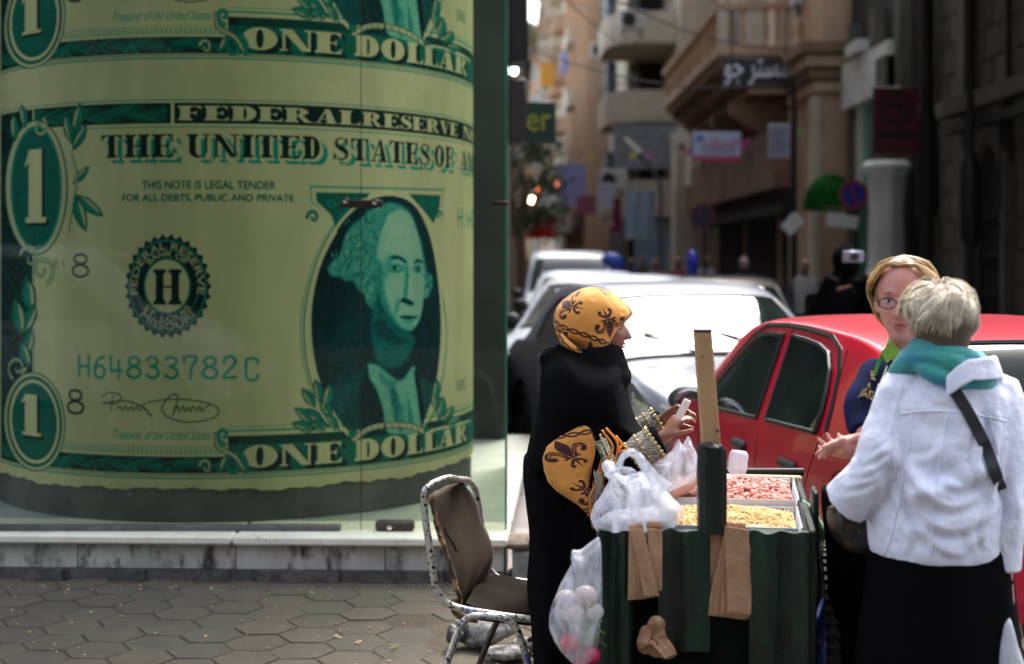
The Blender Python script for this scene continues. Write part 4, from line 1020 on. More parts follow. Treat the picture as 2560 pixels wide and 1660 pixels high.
    if ch == 'V':
        w_ = .66 + st * .6; G = [[[(.04, 1), (.04 + st, 1), (.44 + st * .3, 0), (.40, 0)]], [[(w_ - .1, 1), (w_ - .04, 1), (.5, 0), (.42, 0)]], rc(0, 1 - hr, st + .16, 1), rc(w_ - .24, 1 - hr, w_ + .06, 1)]
        return w_ + .06, G
    if ch == 'U':
        w_ = st + .46; G = [rc(x, .25, x + st, 1)] + serif(x, x + st, 1) + [rc(x + w_ - .12, .25, x + w_ - .12 + hr * 1.3, 1), rc(x + w_ - .24, 1 - hr, x + w_ + .08, 1)]
        cx = x + (w_ - .12 + hr * 1.3) / 2; r_ = cx - x
        G += [[arcp(cx, .27, r_, .30, 180, 360, 20) + arcp(cx + st / 2 - hr / 2, .27, r_ - st / 2 - hr / 2, .22, 360, 180, 16)]]
        return x + w_ + .1, G
    if ch == 'S':
        pts = smooth2([(.60, .74), (.52, .92), (.36, .975), (.20, .90), (.16, .75), (.24, .62), (.42, .50), (.58, .38), (.62, .24), (.54, .09), (.36, .025), (.18, .10), (.09, .28)], 6)
        ww = np.interp(np.linspace(0, 1, len(pts)), [0, .12, .25, .38, .5, .62, .75, .88, 1], [.03, .05, .08, st * .7, st * .95, st * .7, .08, .05, .03])
        G = [[list(map(tuple, strokepoly(pts, ww)))], [[(.58, 1), (.65, 1), (.66, .68), (.54, .80)]], [[(.04, 0), (.11, 0), (.16, .2), (.05, .32)]]]
        return .74, G
    if ch == '1':
        return st + .36, [rc(.16, 0, .16 + st, 1), [[(.16, .98), (.0, .80), (0, .76), (.16, .82)]], rc(.03, 0, st + .31, hr * 1.4)]
    return .3, []


def serif_text(s, sa, sb, za, zb, col, st=.3, hr=.055, gap=.06, al=1.0, dx=0, dz=0, widths=None):
    gs = []; x = 0
    for ch in s:
        if ch == ' ': x += .30; continue
        w_, G = glyph(ch, st, hr); gs.append((x, w_, G)); x += w_ + gap
    sc = (sb - sa) / (x - gap); h = zb - za
    for x0, w_, G in gs:
        for grp in G:
            put(cover([[c2p(sa + (x0 + p) * sc + dx, za + q * h + dz) for p, q in poly] for poly in grp]), col, al)


def sans_text(s, sa, sb, za, zb, col, al=1.0, bold=0.0, arc=None, slant=0.0):
    mb = text_mesh(s, 1.0); v = np.array(mb.v)[:, :2]; x0, x1 = v[:, 0].min(), v[:, 0].max(); y0, y1 = v[:, 1].min(), v[:, 1].max()
    if arc:   # (cs, cz, rs, rz, a0, a1): letters along an ellipse, tops outwards when a0 > a1
        cs, cz, rs, rz, a0, a1, hh = arc; u = (v[:, 0] - x0) / (x1 - x0); a = np.radians(a0 + (a1 - a0) * u); q = (v[:, 1] - y0) / (y1 - y0)
        q = (q - .5) * hh * (1 if a0 > a1 else -1); ss_ = cs + (rs + q) * np.cos(a); zz = cz + (rz + q) * np.sin(a)
    else:
        q = (v[:, 1] - y0) / (y1 - y0); ss_ = sa + (v[:, 0] - x0) / (x1 - x0) * (sb - sa) + slant * q * (zb - za); zz = za + q * (zb - za)
    pts = [c2p(a, b) for a, b in zip(ss_, zz)]
    P = np.array(pts); bx0, by0 = int(P[:, 0].min()) - 2, int(P[:, 1].min()) - 2; bw, bh = int(P[:, 0].max()) + 4 - bx0, int(P[:, 1].max()) + 4 - by0
    m = np.zeros((bh, bw), np.float32)
    for f in mb.f:
        r = cover([[pts[i] for i in f]])
        if r is None: continue
        fx, fy, mm = r; sy, sx = fy - by0, fx - bx0
        m[sy:sy + mm.shape[0], sx:sx + mm.shape[1]] += mm
    m = np.clip(m, 0, 1)
    if bold: m = np.clip(blur(m, bold) * 1.9, 0, 1)
    put((bx0, by0, m[:max(0, H_CV - by0)]), col, al)



SEG = {'H': [[(0, 0), (0, 1)], [(1, 0), (1, 1)], [(0, .5), (1, .5)]], 'C': [[(1, .8), (.8, 1), (.2, 1), (0, .8), (0, .2), (.2, 0), (.8, 0), (1, .2)]],
       '6': [[(.95, .97), (.4, .85), (.05, .5), (0, .25), (.25, 0), (.75, 0), (1, .25), (.8, .5), (.4, .55), (.05, .35)]], '4': [[(0, 1), (0, .32), (1, .32)], [(.72, .8), (.72, 0)]],
       '8': [[(.5, .55), (.1, .68), (.1, .9), (.5, 1), (.9, .9), (.9, .68), (.5, .55), (.0, .4), (0, .12), (.5, 0), (1, .12), (1, .4), (.5, .55)]],
       '3': [[(.05, .85), (.4, 1), (.9, .9), (.85, .65), (.4, .55), (.9, .45), (1, .15), (.5, 0), (0, .15)]], '7': [[(0, .8), (0, 1), (1, 1), (.6, .5), (.5, 0)]],
       '2': [[(.03, .75), (.2, .98), (.8, .98), (.95, .7), (.5, .4), (0, .04), (1, .04)]]}


def seg_text(s, sa, sb, za, zb, w_, col, cw=0.62, gaps=None):
    n = len(s); pitch = (sb - sa) / (n - 1 + cw)
    for i, ch in enumerate(s):
        if ch == ' ': continue
        for pth in SEG[ch]:
            p = pth if ch in 'H4' else smooth2(pth, 6)
            nz_stroke([c2p(sa + (i + a * cw) * pitch, za + b * (zb - za)) for a, b in p], w_ * PPM, col)


# --- paper, with a little fibre, stain and vertical banding ----------------
g1 = np.kron(nrs.rand(20, 40), np.ones((1, 1))); yy, xx = np.mgrid[0:H_CV, 0:W_CV]
def vnoise(nx, ny, seed):
    r = np.random.RandomState(seed).rand(ny + 2, nx + 2); fx = xx / W_CV * nx; fy = yy / H_CV * ny; ix, iy = fx.astype(int), fy.astype(int); ax, ay = fx - ix, fy - iy
    ax, ay = ax * ax * (3 - 2 * ax), ay * ay * (3 - 2 * ay)
    return (r[iy, ix] * (1 - ax) + r[iy, ix + 1] * ax) * (1 - ay) + (r[iy + 1, ix] * (1 - ax) + r[iy + 1, ix + 1] * ax) * ay
pn = 1 + 0.10 * (vnoise(14, 9, 1) - .5) + 0.06 * (vnoise(90, 8, 2) - .5) + 0.05 * (vnoise(500, 300, 3) - .5)
brn = np.clip(vnoise(10, 5, 5) * 1.6 - .7, 0, 1)[..., None] * 0.35
CV[:] = (PAPER * (1 - brn) + np.array((.46, .44, .27)) * brn) * pn[..., None]


def hatch(x0, y0, x1, y1, seed=0, k=26, col=MID, al=.65):
    """guilloche: interlaced waves inside a dark band (layout units)"""
    r = random.Random(seed)
    for i in range(3):
        ph = r.random() * 6; amp = (y1 - y0) * .46; cy = (y0 + y1) / 2
        for j in range(4):
            pts = [(x, cy + amp * math.sin(x / k + ph + j * .45 + i * 2.1) * math.cos(j * .35)) for x in np.arange(x0, x1 + .1, 3)]
            line(pts, 1.2, col, al, curve=False)
    for x in np.arange(x0, x1, 7): line([(x, y0 + 2), (x + (y1 - y0) * .3, y1 - 2)], .9, col, al * .6, curve=False)


SL = S0 + 0.10                                   # left edge of the print
SR = S0 + 4.5
z_of = lambda y, x=500: cyl(x, y)[1]
s_of = lambda x, y=600: cyl(x, y)[0]
# outline, top and bottom double lines
for ya, hh, c in ((231.5, .006, TEAL), (1109, .010, TEAL), (1102.5, .006, INK)):
    z = z_of(ya); rect_sz(SL - .02, SR, z - hh, z, c, .85)
rect_sz(SL - .022, SL - .016, z_of(1109), z_of(231.5), TEAL, .8)
# top band with guilloche, then the black title panel
zt0, zt1 = z_of(287), z_of(239)
rect_sz(SL, SR, zt0, zt1, DARK)
sF0, sF1 = s_of(397, 260), s_of(405, 260)
def band(sa, sb, za, zb, seed, k=.05, col=MID, al=.6, n=5):
    r = random.Random(seed); cz = (za + zb) / 2; am = (zb - za) * .46
    for i in range(3):
        ph = r.random() * 6
        for j in range(n):
            ss_ = np.arange(sa, sb, .008); nz_stroke([c2p(s, cz + am * math.sin(s / k * (1 + i * .13) + ph + j * .5) * math.cos(j * .3)) for s in ss_], 1.3, col, al)
    for s in np.arange(sa, sb, .016): nz_stroke([c2p(s, za), c2p(s + am * .8, zb)], .8, col, al * .6)
band(SL + .03, sF0 - .02, zt0 + .008, zt1 - .008, 3, al=.8)
rect_sz(sF0, sF1, zt0 - .002, zt1 + .002, CREAM)
for wd_, xa_, xb_ in (('FEDERAL', s_of(413, 260), s_of(838, 260)), ('RESERVE', s_of(842, 260), s_of(1064, 270)), ('NOTE', s_of(1064, 270) + .10, s_of(1064, 270) + .85)):
    serif_text(wd_, xa_, xb_, z_of(280), z_of(246), CREAM, st=.36, hr=.07, gap=.05)
for ya, c, hh in ((291.5, CREAM, .010), (295, TEAL, .005)): rect_sz(s_of(200, 290), SR, z_of(ya) - hh / 2, z_of(ya) + hh / 2, c)
# left column
zl0, zl1 = z_of(1103), z_of(240)
sc1 = s_of(76, 600)
rect_sz(SL, sc1, zl0, zl1, DARK)
for k in range(60):
    z = zl0 + (zl1 - zl0) * k / 60; nz_stroke([c2p(SL + .01 + (sc1 - SL - .02) * t, z + .03 * math.sin(t * 9 + k)) for t in np.linspace(0, 1, 12)], 1.4, MID, .55)
rect_sz(sc1, sc1 + .012, zl0, zl1, CREAM); rect_sz(sc1 + .012, sc1 + .018, zl0, zl1, TEAL)
# bottom band and lace strip
zb0, zb1 = z_of(1100), z_of(1061)
sP = s_of(530, 1060)
rect_sz(SL, sP + .02, zb0, zb1, DARK); band(SL + .02, sP, zb0 + .006, zb1 - .006, 8, k=.045, al=.75)
rect_sz(SL + .3, sP, zb1, zb1 + .016, CREAM)
s = s_of(130, 1050)
while s < sP - .02:
    nz_stroke([c2p(s + .018 * math.cos(a), zb1 + .034 + .02 * math.sin(a)) for a in np.linspace(0, 6.28, 12)], 1.3, TEAL, .8)
    nz_stroke([c2p(s + .009, zb1 + .018), c2p(s + .009, zb1 + .034)], 3, TEAL, .6); s += .026
for s in np.arange(SL + .5, sP, .21): fill([(c2p(s - .05, zb0)), c2p(s, zb0 + .065), c2p(s + .05, zb0), c2p(s + .03, zb0), c2p(s, zb0 + .045), c2p(s - .03, zb0)], DARK if int(s * 100) % 2 else MID, .8, src=False)
# ONE DOLLAR panel
zp1 = z_of(1013, 560)
rect_sz(sP, SR, zb0, zp1, INK); rect_sz(sP, SR, zp1 - .045, zp1, DARK)
for k in range(26):
    z = zb0 + (zp1 - zb0) * k / 26; rect_sz(sP + .05, SR, z, z + .0025, MID, .6)
for dz_, c, hh in ((.006, CREAM, .014), (.022, TEAL, .010), (.036, CREAM, .010), (.046, TEAL, .004)): rect_sz(sP, SR, zp1 + dz_, zp1 + dz_ + hh, c)
sO, sE = s_of(563, 1060), s_of(1094, 1020)
zo0, zo1 = z_of(1086, 590), z_of(1036, 590)
dw = sE - sO
for dx, dz, c in ((.03, -.02, DARK), (.016, -.010, DARK), (0, 0, CREAM)):
    sm_ = s_of(796, 1050)
    serif_text('ONE', sO, sm_, zo0, zo1, c, st=.46, hr=.07, gap=.03, dx=dx, dz=dz)
    for ch_, xa_, xb_ in (('D', 824, 882), ('O', 886, 942), ('L', 946, 983), ('L', 986, 1018), ('A', 1018, 1056), ('R', 1058, 1085)): serif_text(ch_, s_of(xa_, 1050), s_of(xb_, 1045), zo0, zo1, c, st=.46, hr=.07, dx=dx, dz=dz)

# the big title with its green drop shadow
zh0, zh1 = z_of(366, 300), z_of(313, 300)
for dx, dz, c, st_ in ((.045, -.030, TEAL, .30), (.034, -.022, TEAL, .30), (.020, -.014, PAPER, .33), (0, 0, DARK, .25)):
    serif_text('THE', s_of(235, 340), s_of(405, 340), zh0, zh1, c, st=st_, dx=dx, dz=dz)
    serif_text('UNITED', s_of(434, 340), s_of(745, 340), zh0, zh1, c, st=st_, dx=dx, dz=dz)
    serif_text('STATES', s_of(773, 345), s_of(1000, 350), zh0, zh1, c, st=st_, dx=dx, dz=dz)
    serif_text('OF', s_of(1010, 350), s_of(1055, 355), zh0, zh1, c, st=st_, dx=dx, dz=dz)
    serif_text('AMERICA', s_of(1068, 355), s_of(1068, 355) + 1.1, zh0, zh1, c, st=st_, dx=dx, dz=dz)
sans_text('THIS NOTE IS LEGAL TENDER', s_of(330, 430), s_of(640, 430), z_of(439, 480), z_of(420, 480), INK, bold=.8)
sans_text('FOR ALL DEBTS, PUBLIC AND PRIVATE', s_of(285, 460), s_of(683, 460), z_of(470, 480), z_of(451, 480), INK, bold=.8)
seg_text('H64833782', s_of(184, 855), s_of(548, 855), z_of(879, 380), z_of(830, 380), .016, np.array((.02, .26, .17)))
seg_text('C', s_of(572, 855), s_of(600, 855), z_of(882, 590), z_of(834, 590), .016, np.array((.02, .26, .17)), cw=1.0)
seg_text('8', s_of(171, 617), s_of(203, 617), z_of(643, 186), z_of(591, 186), .013, DARK, cw=1.0)
seg_text('8', s_of(160, 933), s_of(191, 933), z_of(961, 175), z_of(907, 175), .014, DARK, cw=1.0)
sans_text('E1', s_of(125, 612), s_of(149, 612), z_of(621, 140), z_of(601, 140), INK, al=.7)
sans_text('H 64833782 C', s_of(1064, 525), s_of(1064, 525) + 1.0, z_of(528, 1080), z_of(484, 1080), np.array((.02, .26, .17)))
sans_text('SERIES', s_of(1062, 40), s_of(1062, 40) + .16, z_of(905, 1080) , z_of(880, 1080), INK)
# seal
cs, cz = cyl(388, 665); rs = s_of(488, 665) - cs; rz = (z_of(548, 388) - z_of(782, 388)) / 2
NT = 30; tp = []
for k in range(NT * 8):
    a = k / (NT * 8) * 6.2832; t = abs(((k / 8) % 1) - .5) * 2; q = 1 + .045 * (t ** 1.5) * 2 - .045
    tp.append(c2p(cs + rs * q * math.cos(a), cz + rz * q * math.sin(a)))
put(cover([tp]), DARK)
def ring(f, w_, c): nz_stroke([c2p(cs + rs * f * math.cos(a), cz + rz * f * math.sin(a)) for a in np.linspace(0, 6.2832, 90)], w_ * PPM, c)
ring(.91, .006, TEAL * 1.4); ring(.885, .004, DARK); ring(.73, .005, TEAL)
sans_text('FEDERAL RESERVE', 0, 0, 0, 0, PAPER * .85, arc=(cs, cz, rs * .80, rz * .80, 192, -12, .036), bold=.5)
sans_text('BANK OF', 0, 0, 0, 0, PAPER * .85, arc=(cs, cz, rs * .645, rz * .645, 135, 45, .030), bold=.5)
sans_text('ST. LOUIS', 0, 0, 0, 0, PAPER * .85, arc=(cs, cz, rs * .645, rz * .645, 218, 322, .030), bold=.5)
sans_text('MISSOURI', 0, 0, 0, 0, PAPER * .85, arc=(cs, cz, rs * .80, rz * .80, 222, 318, .036), bold=.5)
put(cover([[c2p(cs + rs * .56 * math.cos(a), cz + rz * .56 * math.sin(a)) for a in np.linspace(0, 6.2832, 60)[:-1]]]), MID)
put(cover([[c2p(cs + rs * .52 * math.cos(a), cz + rz * .52 * math.sin(a)) for a in np.linspace(0, 6.2832, 60)[:-1]]]), PAPER)
serif_text('H', s_of(356, 665), s_of(424, 665), z_of(708, 388), z_of(626, 388), DARK, st=.26, hr=.06)
# signature and its caption
sig = np.array((.012, .05, .04))
line([(236, 922), (254, 912), (275, 916), (282, 926), (268, 938), (238, 936)], 2.6, sig); line([(262, 918), (260, 940), (258, 955)], 2.6, sig)
line([(238, 936), (290, 932), (330, 945), (352, 968)], [2, 3, 3.4, 3.8], sig)
line([(270, 952), (278, 944), (284, 954), (292, 944), (298, 954), (306, 944), (310, 954), (318, 944), (322, 954), (332, 946), (338, 953), (326, 942)], 2.8, sig)
line([(322, 943), (360, 932), (420, 928), (480, 936), (508, 952), (495, 972), (440, 981), (395, 972), (376, 952), (386, 930), (404, 916), (414, 924), (408, 945), (402, 964)], [2, 3, 3, 3, 3, 3, 3, 3, 3, 3, 3, 3.4], sig)
line([(402, 962), (412, 944), (416, 956), (426, 944), (430, 957), (438, 946), (442, 957), (450, 944), (458, 956), (464, 944), (470, 957), (478, 946), (488, 942)], 2.8, sig)
sans_text('Treasurer of the United States.', s_of(258, 1010), s_of(490, 1010), z_of(1022, 375), z_of(1000, 375), TEAL, slant=.35)

# leaves, scrolls and the three number ovals of the left column
def leaf(x, y, L, a, wd=.34, c1=MID, c2=PAPER, c3=INK):
    c, s = math.cos(R(a)), math.sin(R(a)); T = lambda u, v: (x + L * (u * c - v * s), y + L * (u * s + v * c))
    up = [(0, 0), (.2, .10), (.45, wd / 2), (.75, wd / 2.6), (1, 0)]; lo = [(1, 0), (.75, -wd / 2.8), (.4, -wd / 2.2), (.2, -.09), (0, 0)]
    fill([T(*p) for p in smooth2(up, 5) + smooth2(lo, 5)], c3); up2 = [(.05, .0), (.25, .06), (.5, wd / 2.8), (.75, wd / 4), (.93, 0)]
    fill([T(*p) for p in smooth2(up2, 5)] + [T(.5, -.01)], c1); fill([T(*p) for p in smooth2([(.9, 0), (.7, -wd / 4.2), (.4, -wd / 3.4), (.15, -.04)], 5)] + [T(.5, -.02)], c2, .75)
    line([T(.03, 0), T(.95, 0)], 1.1, c3)
def scroll(x, y, r, a0, turns=1.4, w0=9, sgn=1, col=PAPER, edge=INK):
    pts = []; n = 34
    for k in range(n):
        t = k / (n - 1); rr = r * (1 - .82 * t); a = R(a0 + sgn * 360 * turns * t); pts.append((x + rr * math.cos(a) * .8, y + rr * math.sin(a)))
    ww = np.linspace(w0, w0 * .45, n)
    line(pts, list(ww + 4), edge); line(pts, list(ww), col); line(pts, list(ww * .3), MID, .7)
# upper oval
for rx, ry, c in ((74, 158, INK), (70, 154, PAPER * .9), (60, 144, MID), (54, 136, INK)): fill(ell2(84, 436, rx, ry), c)
for k in range(22):
    a = k / 22 * 6.283; line([(84 + 18 * math.cos(a), 440 + 60 * math.sin(a)), (84 + 50 * math.cos(a + .1), 438 + 128 * math.sin(a + .1))], 1.6, MID, .8, curve=False)
serif_text('1', s_of(58, 440), s_of(112, 440), z_of(520, 84), z_of(345, 84), DARK, st=.5, dx=.02, dz=-.012); serif_text('1', s_of(58, 440), s_of(110, 440), z_of(518, 84), z_of(347, 84), PAPER, st=.5)
for (x, y, L, a) in ((172, 320, 85, -80), (170, 340, 80, -105), (168, 352, 72, -62), (60, 300, 60, -100), (36, 330, 66, -95), (172, 450, 88, 38), (172, 452, 92, 72), (168, 430, 60, -48)): leaf(x, y, L, a)
scroll(92, 296, 22, -60, 1.1, 7); line([(168, 360), (178, 410), (170, 470), (160, 540)], [6, 8, 7, 5], INK); line([(168, 360), (177, 410), (169, 470), (160, 540)], [3, 4, 3, 2], PAPER)
scroll(98, 628, 34, 60, 1.2, 10, -1); scroll(70, 600, 30, 200, 1.0, 9)
for (x, y, L, a) in ((60, 640, 90, 80), (84, 700, 80, 110), (34, 690, 90, 78), (74, 760, 70, 100), (46, 790, 70, 70)): leaf(x, y, L, a, .4)
scroll(40, 855, 28, 120, 1.1, 8); scroll(66, 878, 22, 250, 1.0, 8, -1)
# lower oval
for rx, ry, c in ((72, 116, INK), (69, 113, PAPER * .9), (64, 106, INK), (58, 98, PAPER), (52, 90, INK)): fill(ell2(80, 980, rx, ry, rot=-4), c)
for k in range(26):
    a = k / 26 * 6.283; line([(76 + 34 * math.cos(a), 975 + 62 * math.sin(a)), (76 + 46 * math.cos(a + .2), 975 + 80 * math.sin(a + .2))], 3, MID, .7, curve=False)
serif_text('1', s_of(50, 975), s_of(100, 975), z_of(1015, 75), z_of(915, 75), DARK, st=.5, dx=.018, dz=-.01); serif_text('1', s_of(50, 975), s_of(98, 975), z_of(1013, 75), z_of(917, 75), PAPER, st=.5)
# scroll of the value panel
scroll(545, 1082, 34, 20, 1.25, 11, -1, MID); scroll(520, 1012, 20, 90, 1.0, 8, 1, TEAL * 1.3); line([(500, 1008), (508, 1040), (545, 1060), (566, 1090)], [8, 12, 14, 8], INK); line([(500, 1008), (508, 1040), (545, 1060), (566, 1090)], [4, 7, 8, 4], PAPER * .8)
scroll(478, 1086, 18, 200, 1.0, 6); leaf(512, 1100, 46, -70, .5)

# --- portrait of a white-haired man in an oval -----------------------------
for (pts, w_, c) in (([(722, 434), (1032, 441)], 4, TEAL), ([(722, 434), (724, 470), (742, 482)], 2.4, TEAL), ([(1032, 441), (1028, 480)], 2.4, TEAL)): line(pts, w_, c, curve=False)
fill([(734, 447), (860, 449), (846, 470), (800, 530), (790, 560), (770, 500), (736, 468)], INK); fill([(950, 451), (1024, 454), (1022, 480), (1008, 520), (985, 490)], INK)
for (x, y, r, a, g) in ((768, 470, 14, 0, 1), (800, 468, 12, 180, -1), (826, 464, 10, 0, 1), (1006, 472, 9, 180, -1), (980, 466, 8, 0, 1)): scroll(x, y, r, a, 1.0, 5, g, MID)
scroll(728, 505, 17, 180, 1.0, 5, 1, MID); scroll(1020, 500, 10, 0, .9, 4, -1, MID)
for off, w_, c in ((20, 2.2, TEAL), (13, 3.2, INK), (4, 7, CREAM)):
    lft = [(845 - off * .4, 466 - off * .3), (792 - off * .8, 520), (748 - off, 610), (722 - off, 720), (722 - off, 820), (742 - off, 905), (778 - off, 972), (800 - off * .8, 1000)]
    rgt = [(845, 466), (880, 452), (912, 449), (945, 458), (975, 485), (1003, 550), (1022, 650), (1030 + off * .5, 760), (1024 + off * .5, 860), (1006 + off * .5, 940), (992 + off * .4, 980)]
    line(lft, w_, c); line(rgt, w_, c)
oval = smooth2([(912, 455), (945, 464), (974, 492), (1001, 555), (1018, 650), (1025, 760), (1018, 860), (1001, 935), (984, 985), (984, 1004), (900, 1010), (828, 1012), (798, 990), (762, 930), (736, 860), (724, 770), (728, 690), (748, 610), (790, 530), (845, 474), (880, 458), (912, 455)], 5)
cvo = cover([[P2(*p) for p in oval]]); ox, oy, om = cvo
tone = np.full(om.shape, .10, np.float32)
def tpoly(pts, v, br=0, al=1.0, curve=True):
    q = smooth2(pts + [pts[0]], 5)[:-1] if curve else pts
    r = cover([[P2(*p) for p in q]]);
    if r is None: return
    m = np.zeros_like(tone); x, y, mm = r; ax, ay = x - ox, y - oy
    x0, y0 = max(0, ax), max(0, ay); x1, y1 = min(m.shape[1], ax + mm.shape[1]), min(m.shape[0], ay + mm.shape[0])
    if x1 <= x0 or y1 <= y0: return
    m[y0:y1, x0:x1] = mm[y0 - ay:y1 - ay, x0 - ax:x1 - ax]
    if br: m = blur(m, br)
    tone[:] = tone + (v - tone) * m * al
tpoly([(735, 620), (800, 500), (860, 470), (800, 620), (770, 800)], .03, 14, .8, False)
tpoly([(760, 800), (830, 700), (860, 760), (820, 900), (760, 900)], .16, 14, .8, False)
# coat
tpoly([(745, 960), (770, 905), (812, 880), (850, 850), (880, 860), (900, 1000), (890, 1020), (790, 1020)], .20, 3)
tpoly([(850, 850), (880, 900), (900, 1010), (850, 1012), (835, 930)], .10, 4)
tpoly([(960, 870), (985, 880), (1010, 905), (1002, 960), (985, 1000), (965, 950)], .22, 3)
tpoly([(780, 905), (812, 888), (800, 950), (790, 985)], .30, 5, .7)
# stock and frill
tpoly([(855, 845), (880, 850), (930, 885), (962, 850), (968, 900), (980, 960), (985, 1005), (905, 1008), (890, 950), (875, 905), (860, 880)], .72, 2)
for pts, v in (([(905, 905), (918, 900), (930, 950), (920, 990)], .32), ([(945, 900), (950, 930), (962, 980), (950, 990)], .4), ([(880, 860), (900, 880), (925, 888), (905, 900), (884, 885)], .45), ([(925, 930), (940, 950), (938, 1000), (928, 1000)], .5)): tpoly(pts, v, 2.5, .8)
tpoly([(962, 862), (972, 870), (984, 940), (990, 1000), (980, 990), (970, 920)], .03, 1.5)
# hair mass, left and right
hair = [(905, 470), (870, 482), (840, 505), (812, 530), (798, 560), (790, 590), (772, 608), (762, 622), (768, 640), (790, 644), (806, 652), (822, 655), (832, 672), (850, 690), (856, 712), (872, 716), (876, 690), (884, 640), (890, 560), (920, 500), (950, 500), (972, 540), (985, 590), (992, 630), (1003, 640), (1004, 668), (994, 690), (984, 680), (980, 640), (975, 560), (960, 505), (935, 478)]
tpoly(hair, .55, 2.2, curve=True)
r2 = random.Random(5)
for (x, y, r) in ((830, 540, 14), (812, 575, 14), (800, 604, 13), (785, 622, 11), (825, 600, 13), (840, 570, 13), (850, 535, 15), (862, 510, 15), (838, 630, 13), (816, 636, 11), (850, 655, 12), (862, 690, 10), (868, 640, 10), (996, 655, 9), (990, 675, 8), (870, 590, 12), (880, 545, 13)):
    tpoly(ell2(x, y, r * .9, r * 1.1, 10), .36, 3, .5, False); tpoly(ell2(x - 3, y - 4, r * .6, r * .7, 10), .74, 3.5, .5, False)
hm_ = cover([[P2(*p) for p in smooth2(hair + [hair[0]], 5)[:-1]]])
for k in range(330):
    if k % 8: x, y = r2.uniform(768, 905), r2.uniform(485, 710)
    else: x, y = r2.uniform(984, 1002), r2.uniform(640, 690)
    if (x < 800 and (y < 585 or y > 655)) or (x > 880 and y > 560 and x < 984) or (x < 845 and y < 510) or (x < 845 and y > 660): continue
    a = r2.uniform(1.2, 2.2) + (y - 600) * .004; L = r2.uniform(7, 18); cv = r2.uniform(-1.5, 1.5); pts = [(x + L * t * math.cos(a + cv * t), y + L * t * math.sin(a + cv * t)) for t in np.linspace(-.5, .5, 6)]
    tpoly(list(map(tuple, strokepoly(pts, [.4, 1.8, 2.6, 2.4, 1.6, .4]))), r2.choice((.12, .2, .85, .9, .75, .35)), .7, .75, False)
# face
face = [(900, 500), (930, 486), (955, 502), (972, 545), (982, 600), (986, 650), (984, 700), (976, 740), (960, 766), (945, 768), (925, 758), (900, 730), (882, 690), (876, 640), (878, 570)]
tpoly(face, .80, 1.6)
tpoly([(876, 600), (890, 620), (894, 680), (915, 735), (940, 765), (915, 755), (890, 720), (876, 670)], .38, 4, .85)
tpoly([(895, 600), (905, 590), (915, 600), (905, 640), (893, 650)], .45, 5, .6)
tpoly([(872, 690), (886, 720), (920, 760), (955, 775), (962, 800), (930, 850), (880, 845), (862, 770)], .34, 3)   # neck
tpoly([(862, 760), (885, 740), (925, 780), (955, 790), (930, 800), (890, 790)], .16, 5, .9)
tpoly([(905, 602), (915, 594), (930, 596), (944, 606), (944, 613), (928, 603), (914, 602)], .10, 1.6)           # left brow
tpoly([(962, 608), (972, 602), (982, 608), (982, 613), (972, 609), (964, 613)], .12, 1.4)
tpoly([(906, 622), (918, 614), (934, 618), (938, 628), (922, 633), (908, 632)], .28, 2.4, .8); tpoly([(960, 622), (970, 616), (980, 621), (978, 632), (966, 633)], .3, 2.2, .8)
tpoly([(906, 625), (920, 618), (934, 624), (924, 629), (912, 629)], .7, .9); tpoly([(963, 625), (972, 620), (980, 625), (972, 630)], .7, .9)
tpoly(ell2(917, 623, 4.2, 5.5, 12), .02, .8, 1, False); tpoly(ell2(972, 625, 3.6, 5.2, 12), .02, .8, 1, False)
line_t = lambda pts, v, br: tpoly(pts, v, br)
tpoly([(940, 615), (948, 620), (950, 660), (946, 690), (938, 684), (942, 650)], .42, 2.6, .85)
tpoly([(955, 640), (962, 690), (956, 702), (948, 700), (950, 650)], .9, 2.2, .7)
tpoly([(936, 692), (946, 694), (962, 704), (956, 710), (938, 704), (930, 700)], .10, 1.5)
tpoly([(926, 736), (945, 733), (958, 735), (972, 736), (958, 742), (940, 742)], .14, 1.3); tpoly([(932, 745), (950, 744), (966, 744), (955, 752), (940, 752)], .5, 2, .7)
tpoly([(925, 690), (930, 705), (922, 730), (916, 728), (920, 705)], .5, 2.4, .7)
tpoly([(940, 757), (960, 757), (955, 768), (940, 768)], .55, 2.5, .6)
tpoly([(900, 520), (930, 505), (955, 530), (950, 580), (915, 580)], .86, 8, .6)
hx, hy = np.meshgrid(np.arange(tone.shape[1]), np.arange(tone.shape[0]))
hat = .5 + .5 * np.sin((hx * .55 + hy) * 1.25); hat2 = .5 + .5 * np.sin((hx * .9 - hy * .4) * 1.15)
tn = tone + (hat - .5) * .16 * (1 - np.abs(tone - .35)) * (tone < .6) + (hat2 - .5) * .07 * (tone < .35) + (vnoise(300, 150, 9)[:tone.shape[0], :tone.shape[1]] - .5) * .1
tn = np.clip(tn, 0, 1)
ramp = np.stack([np.interp(tn, [0, .15, .4, .65, .85, 1], v) for v in ((.002, .004, .014, .10, .30, .42), (.006, .035, .15, .35, .46, .50), (.010, .042, .14, .26, .33, .35))], -1)
v = CV[oy:oy + om.shape[0], ox:ox + om.shape[1]]; v += (ramp - v) * om[..., None]
line([(800, 998), (812, 1010), (835, 1004)], 10, CREAM, curve=False); line([(992, 975), (985, 990), (996, 1002), (1092, 978)], 6, CREAM, curve=False); line([(1000, 1008), (1094, 984)], 3, TEAL, curve=False)
line([(823, 1020), (860, 996), (905, 988), (950, 990), (985, 1002)], 16, DARK); line([(823, 1020), (860, 996), (905, 988), (950, 990), (985, 1002)], 12, PAPER * .85)
sr0 = cyl(838, 1006)
pr = smooth2([(838, 1012), (865, 997), (905, 989), (950, 991), (978, 1000)], 8)
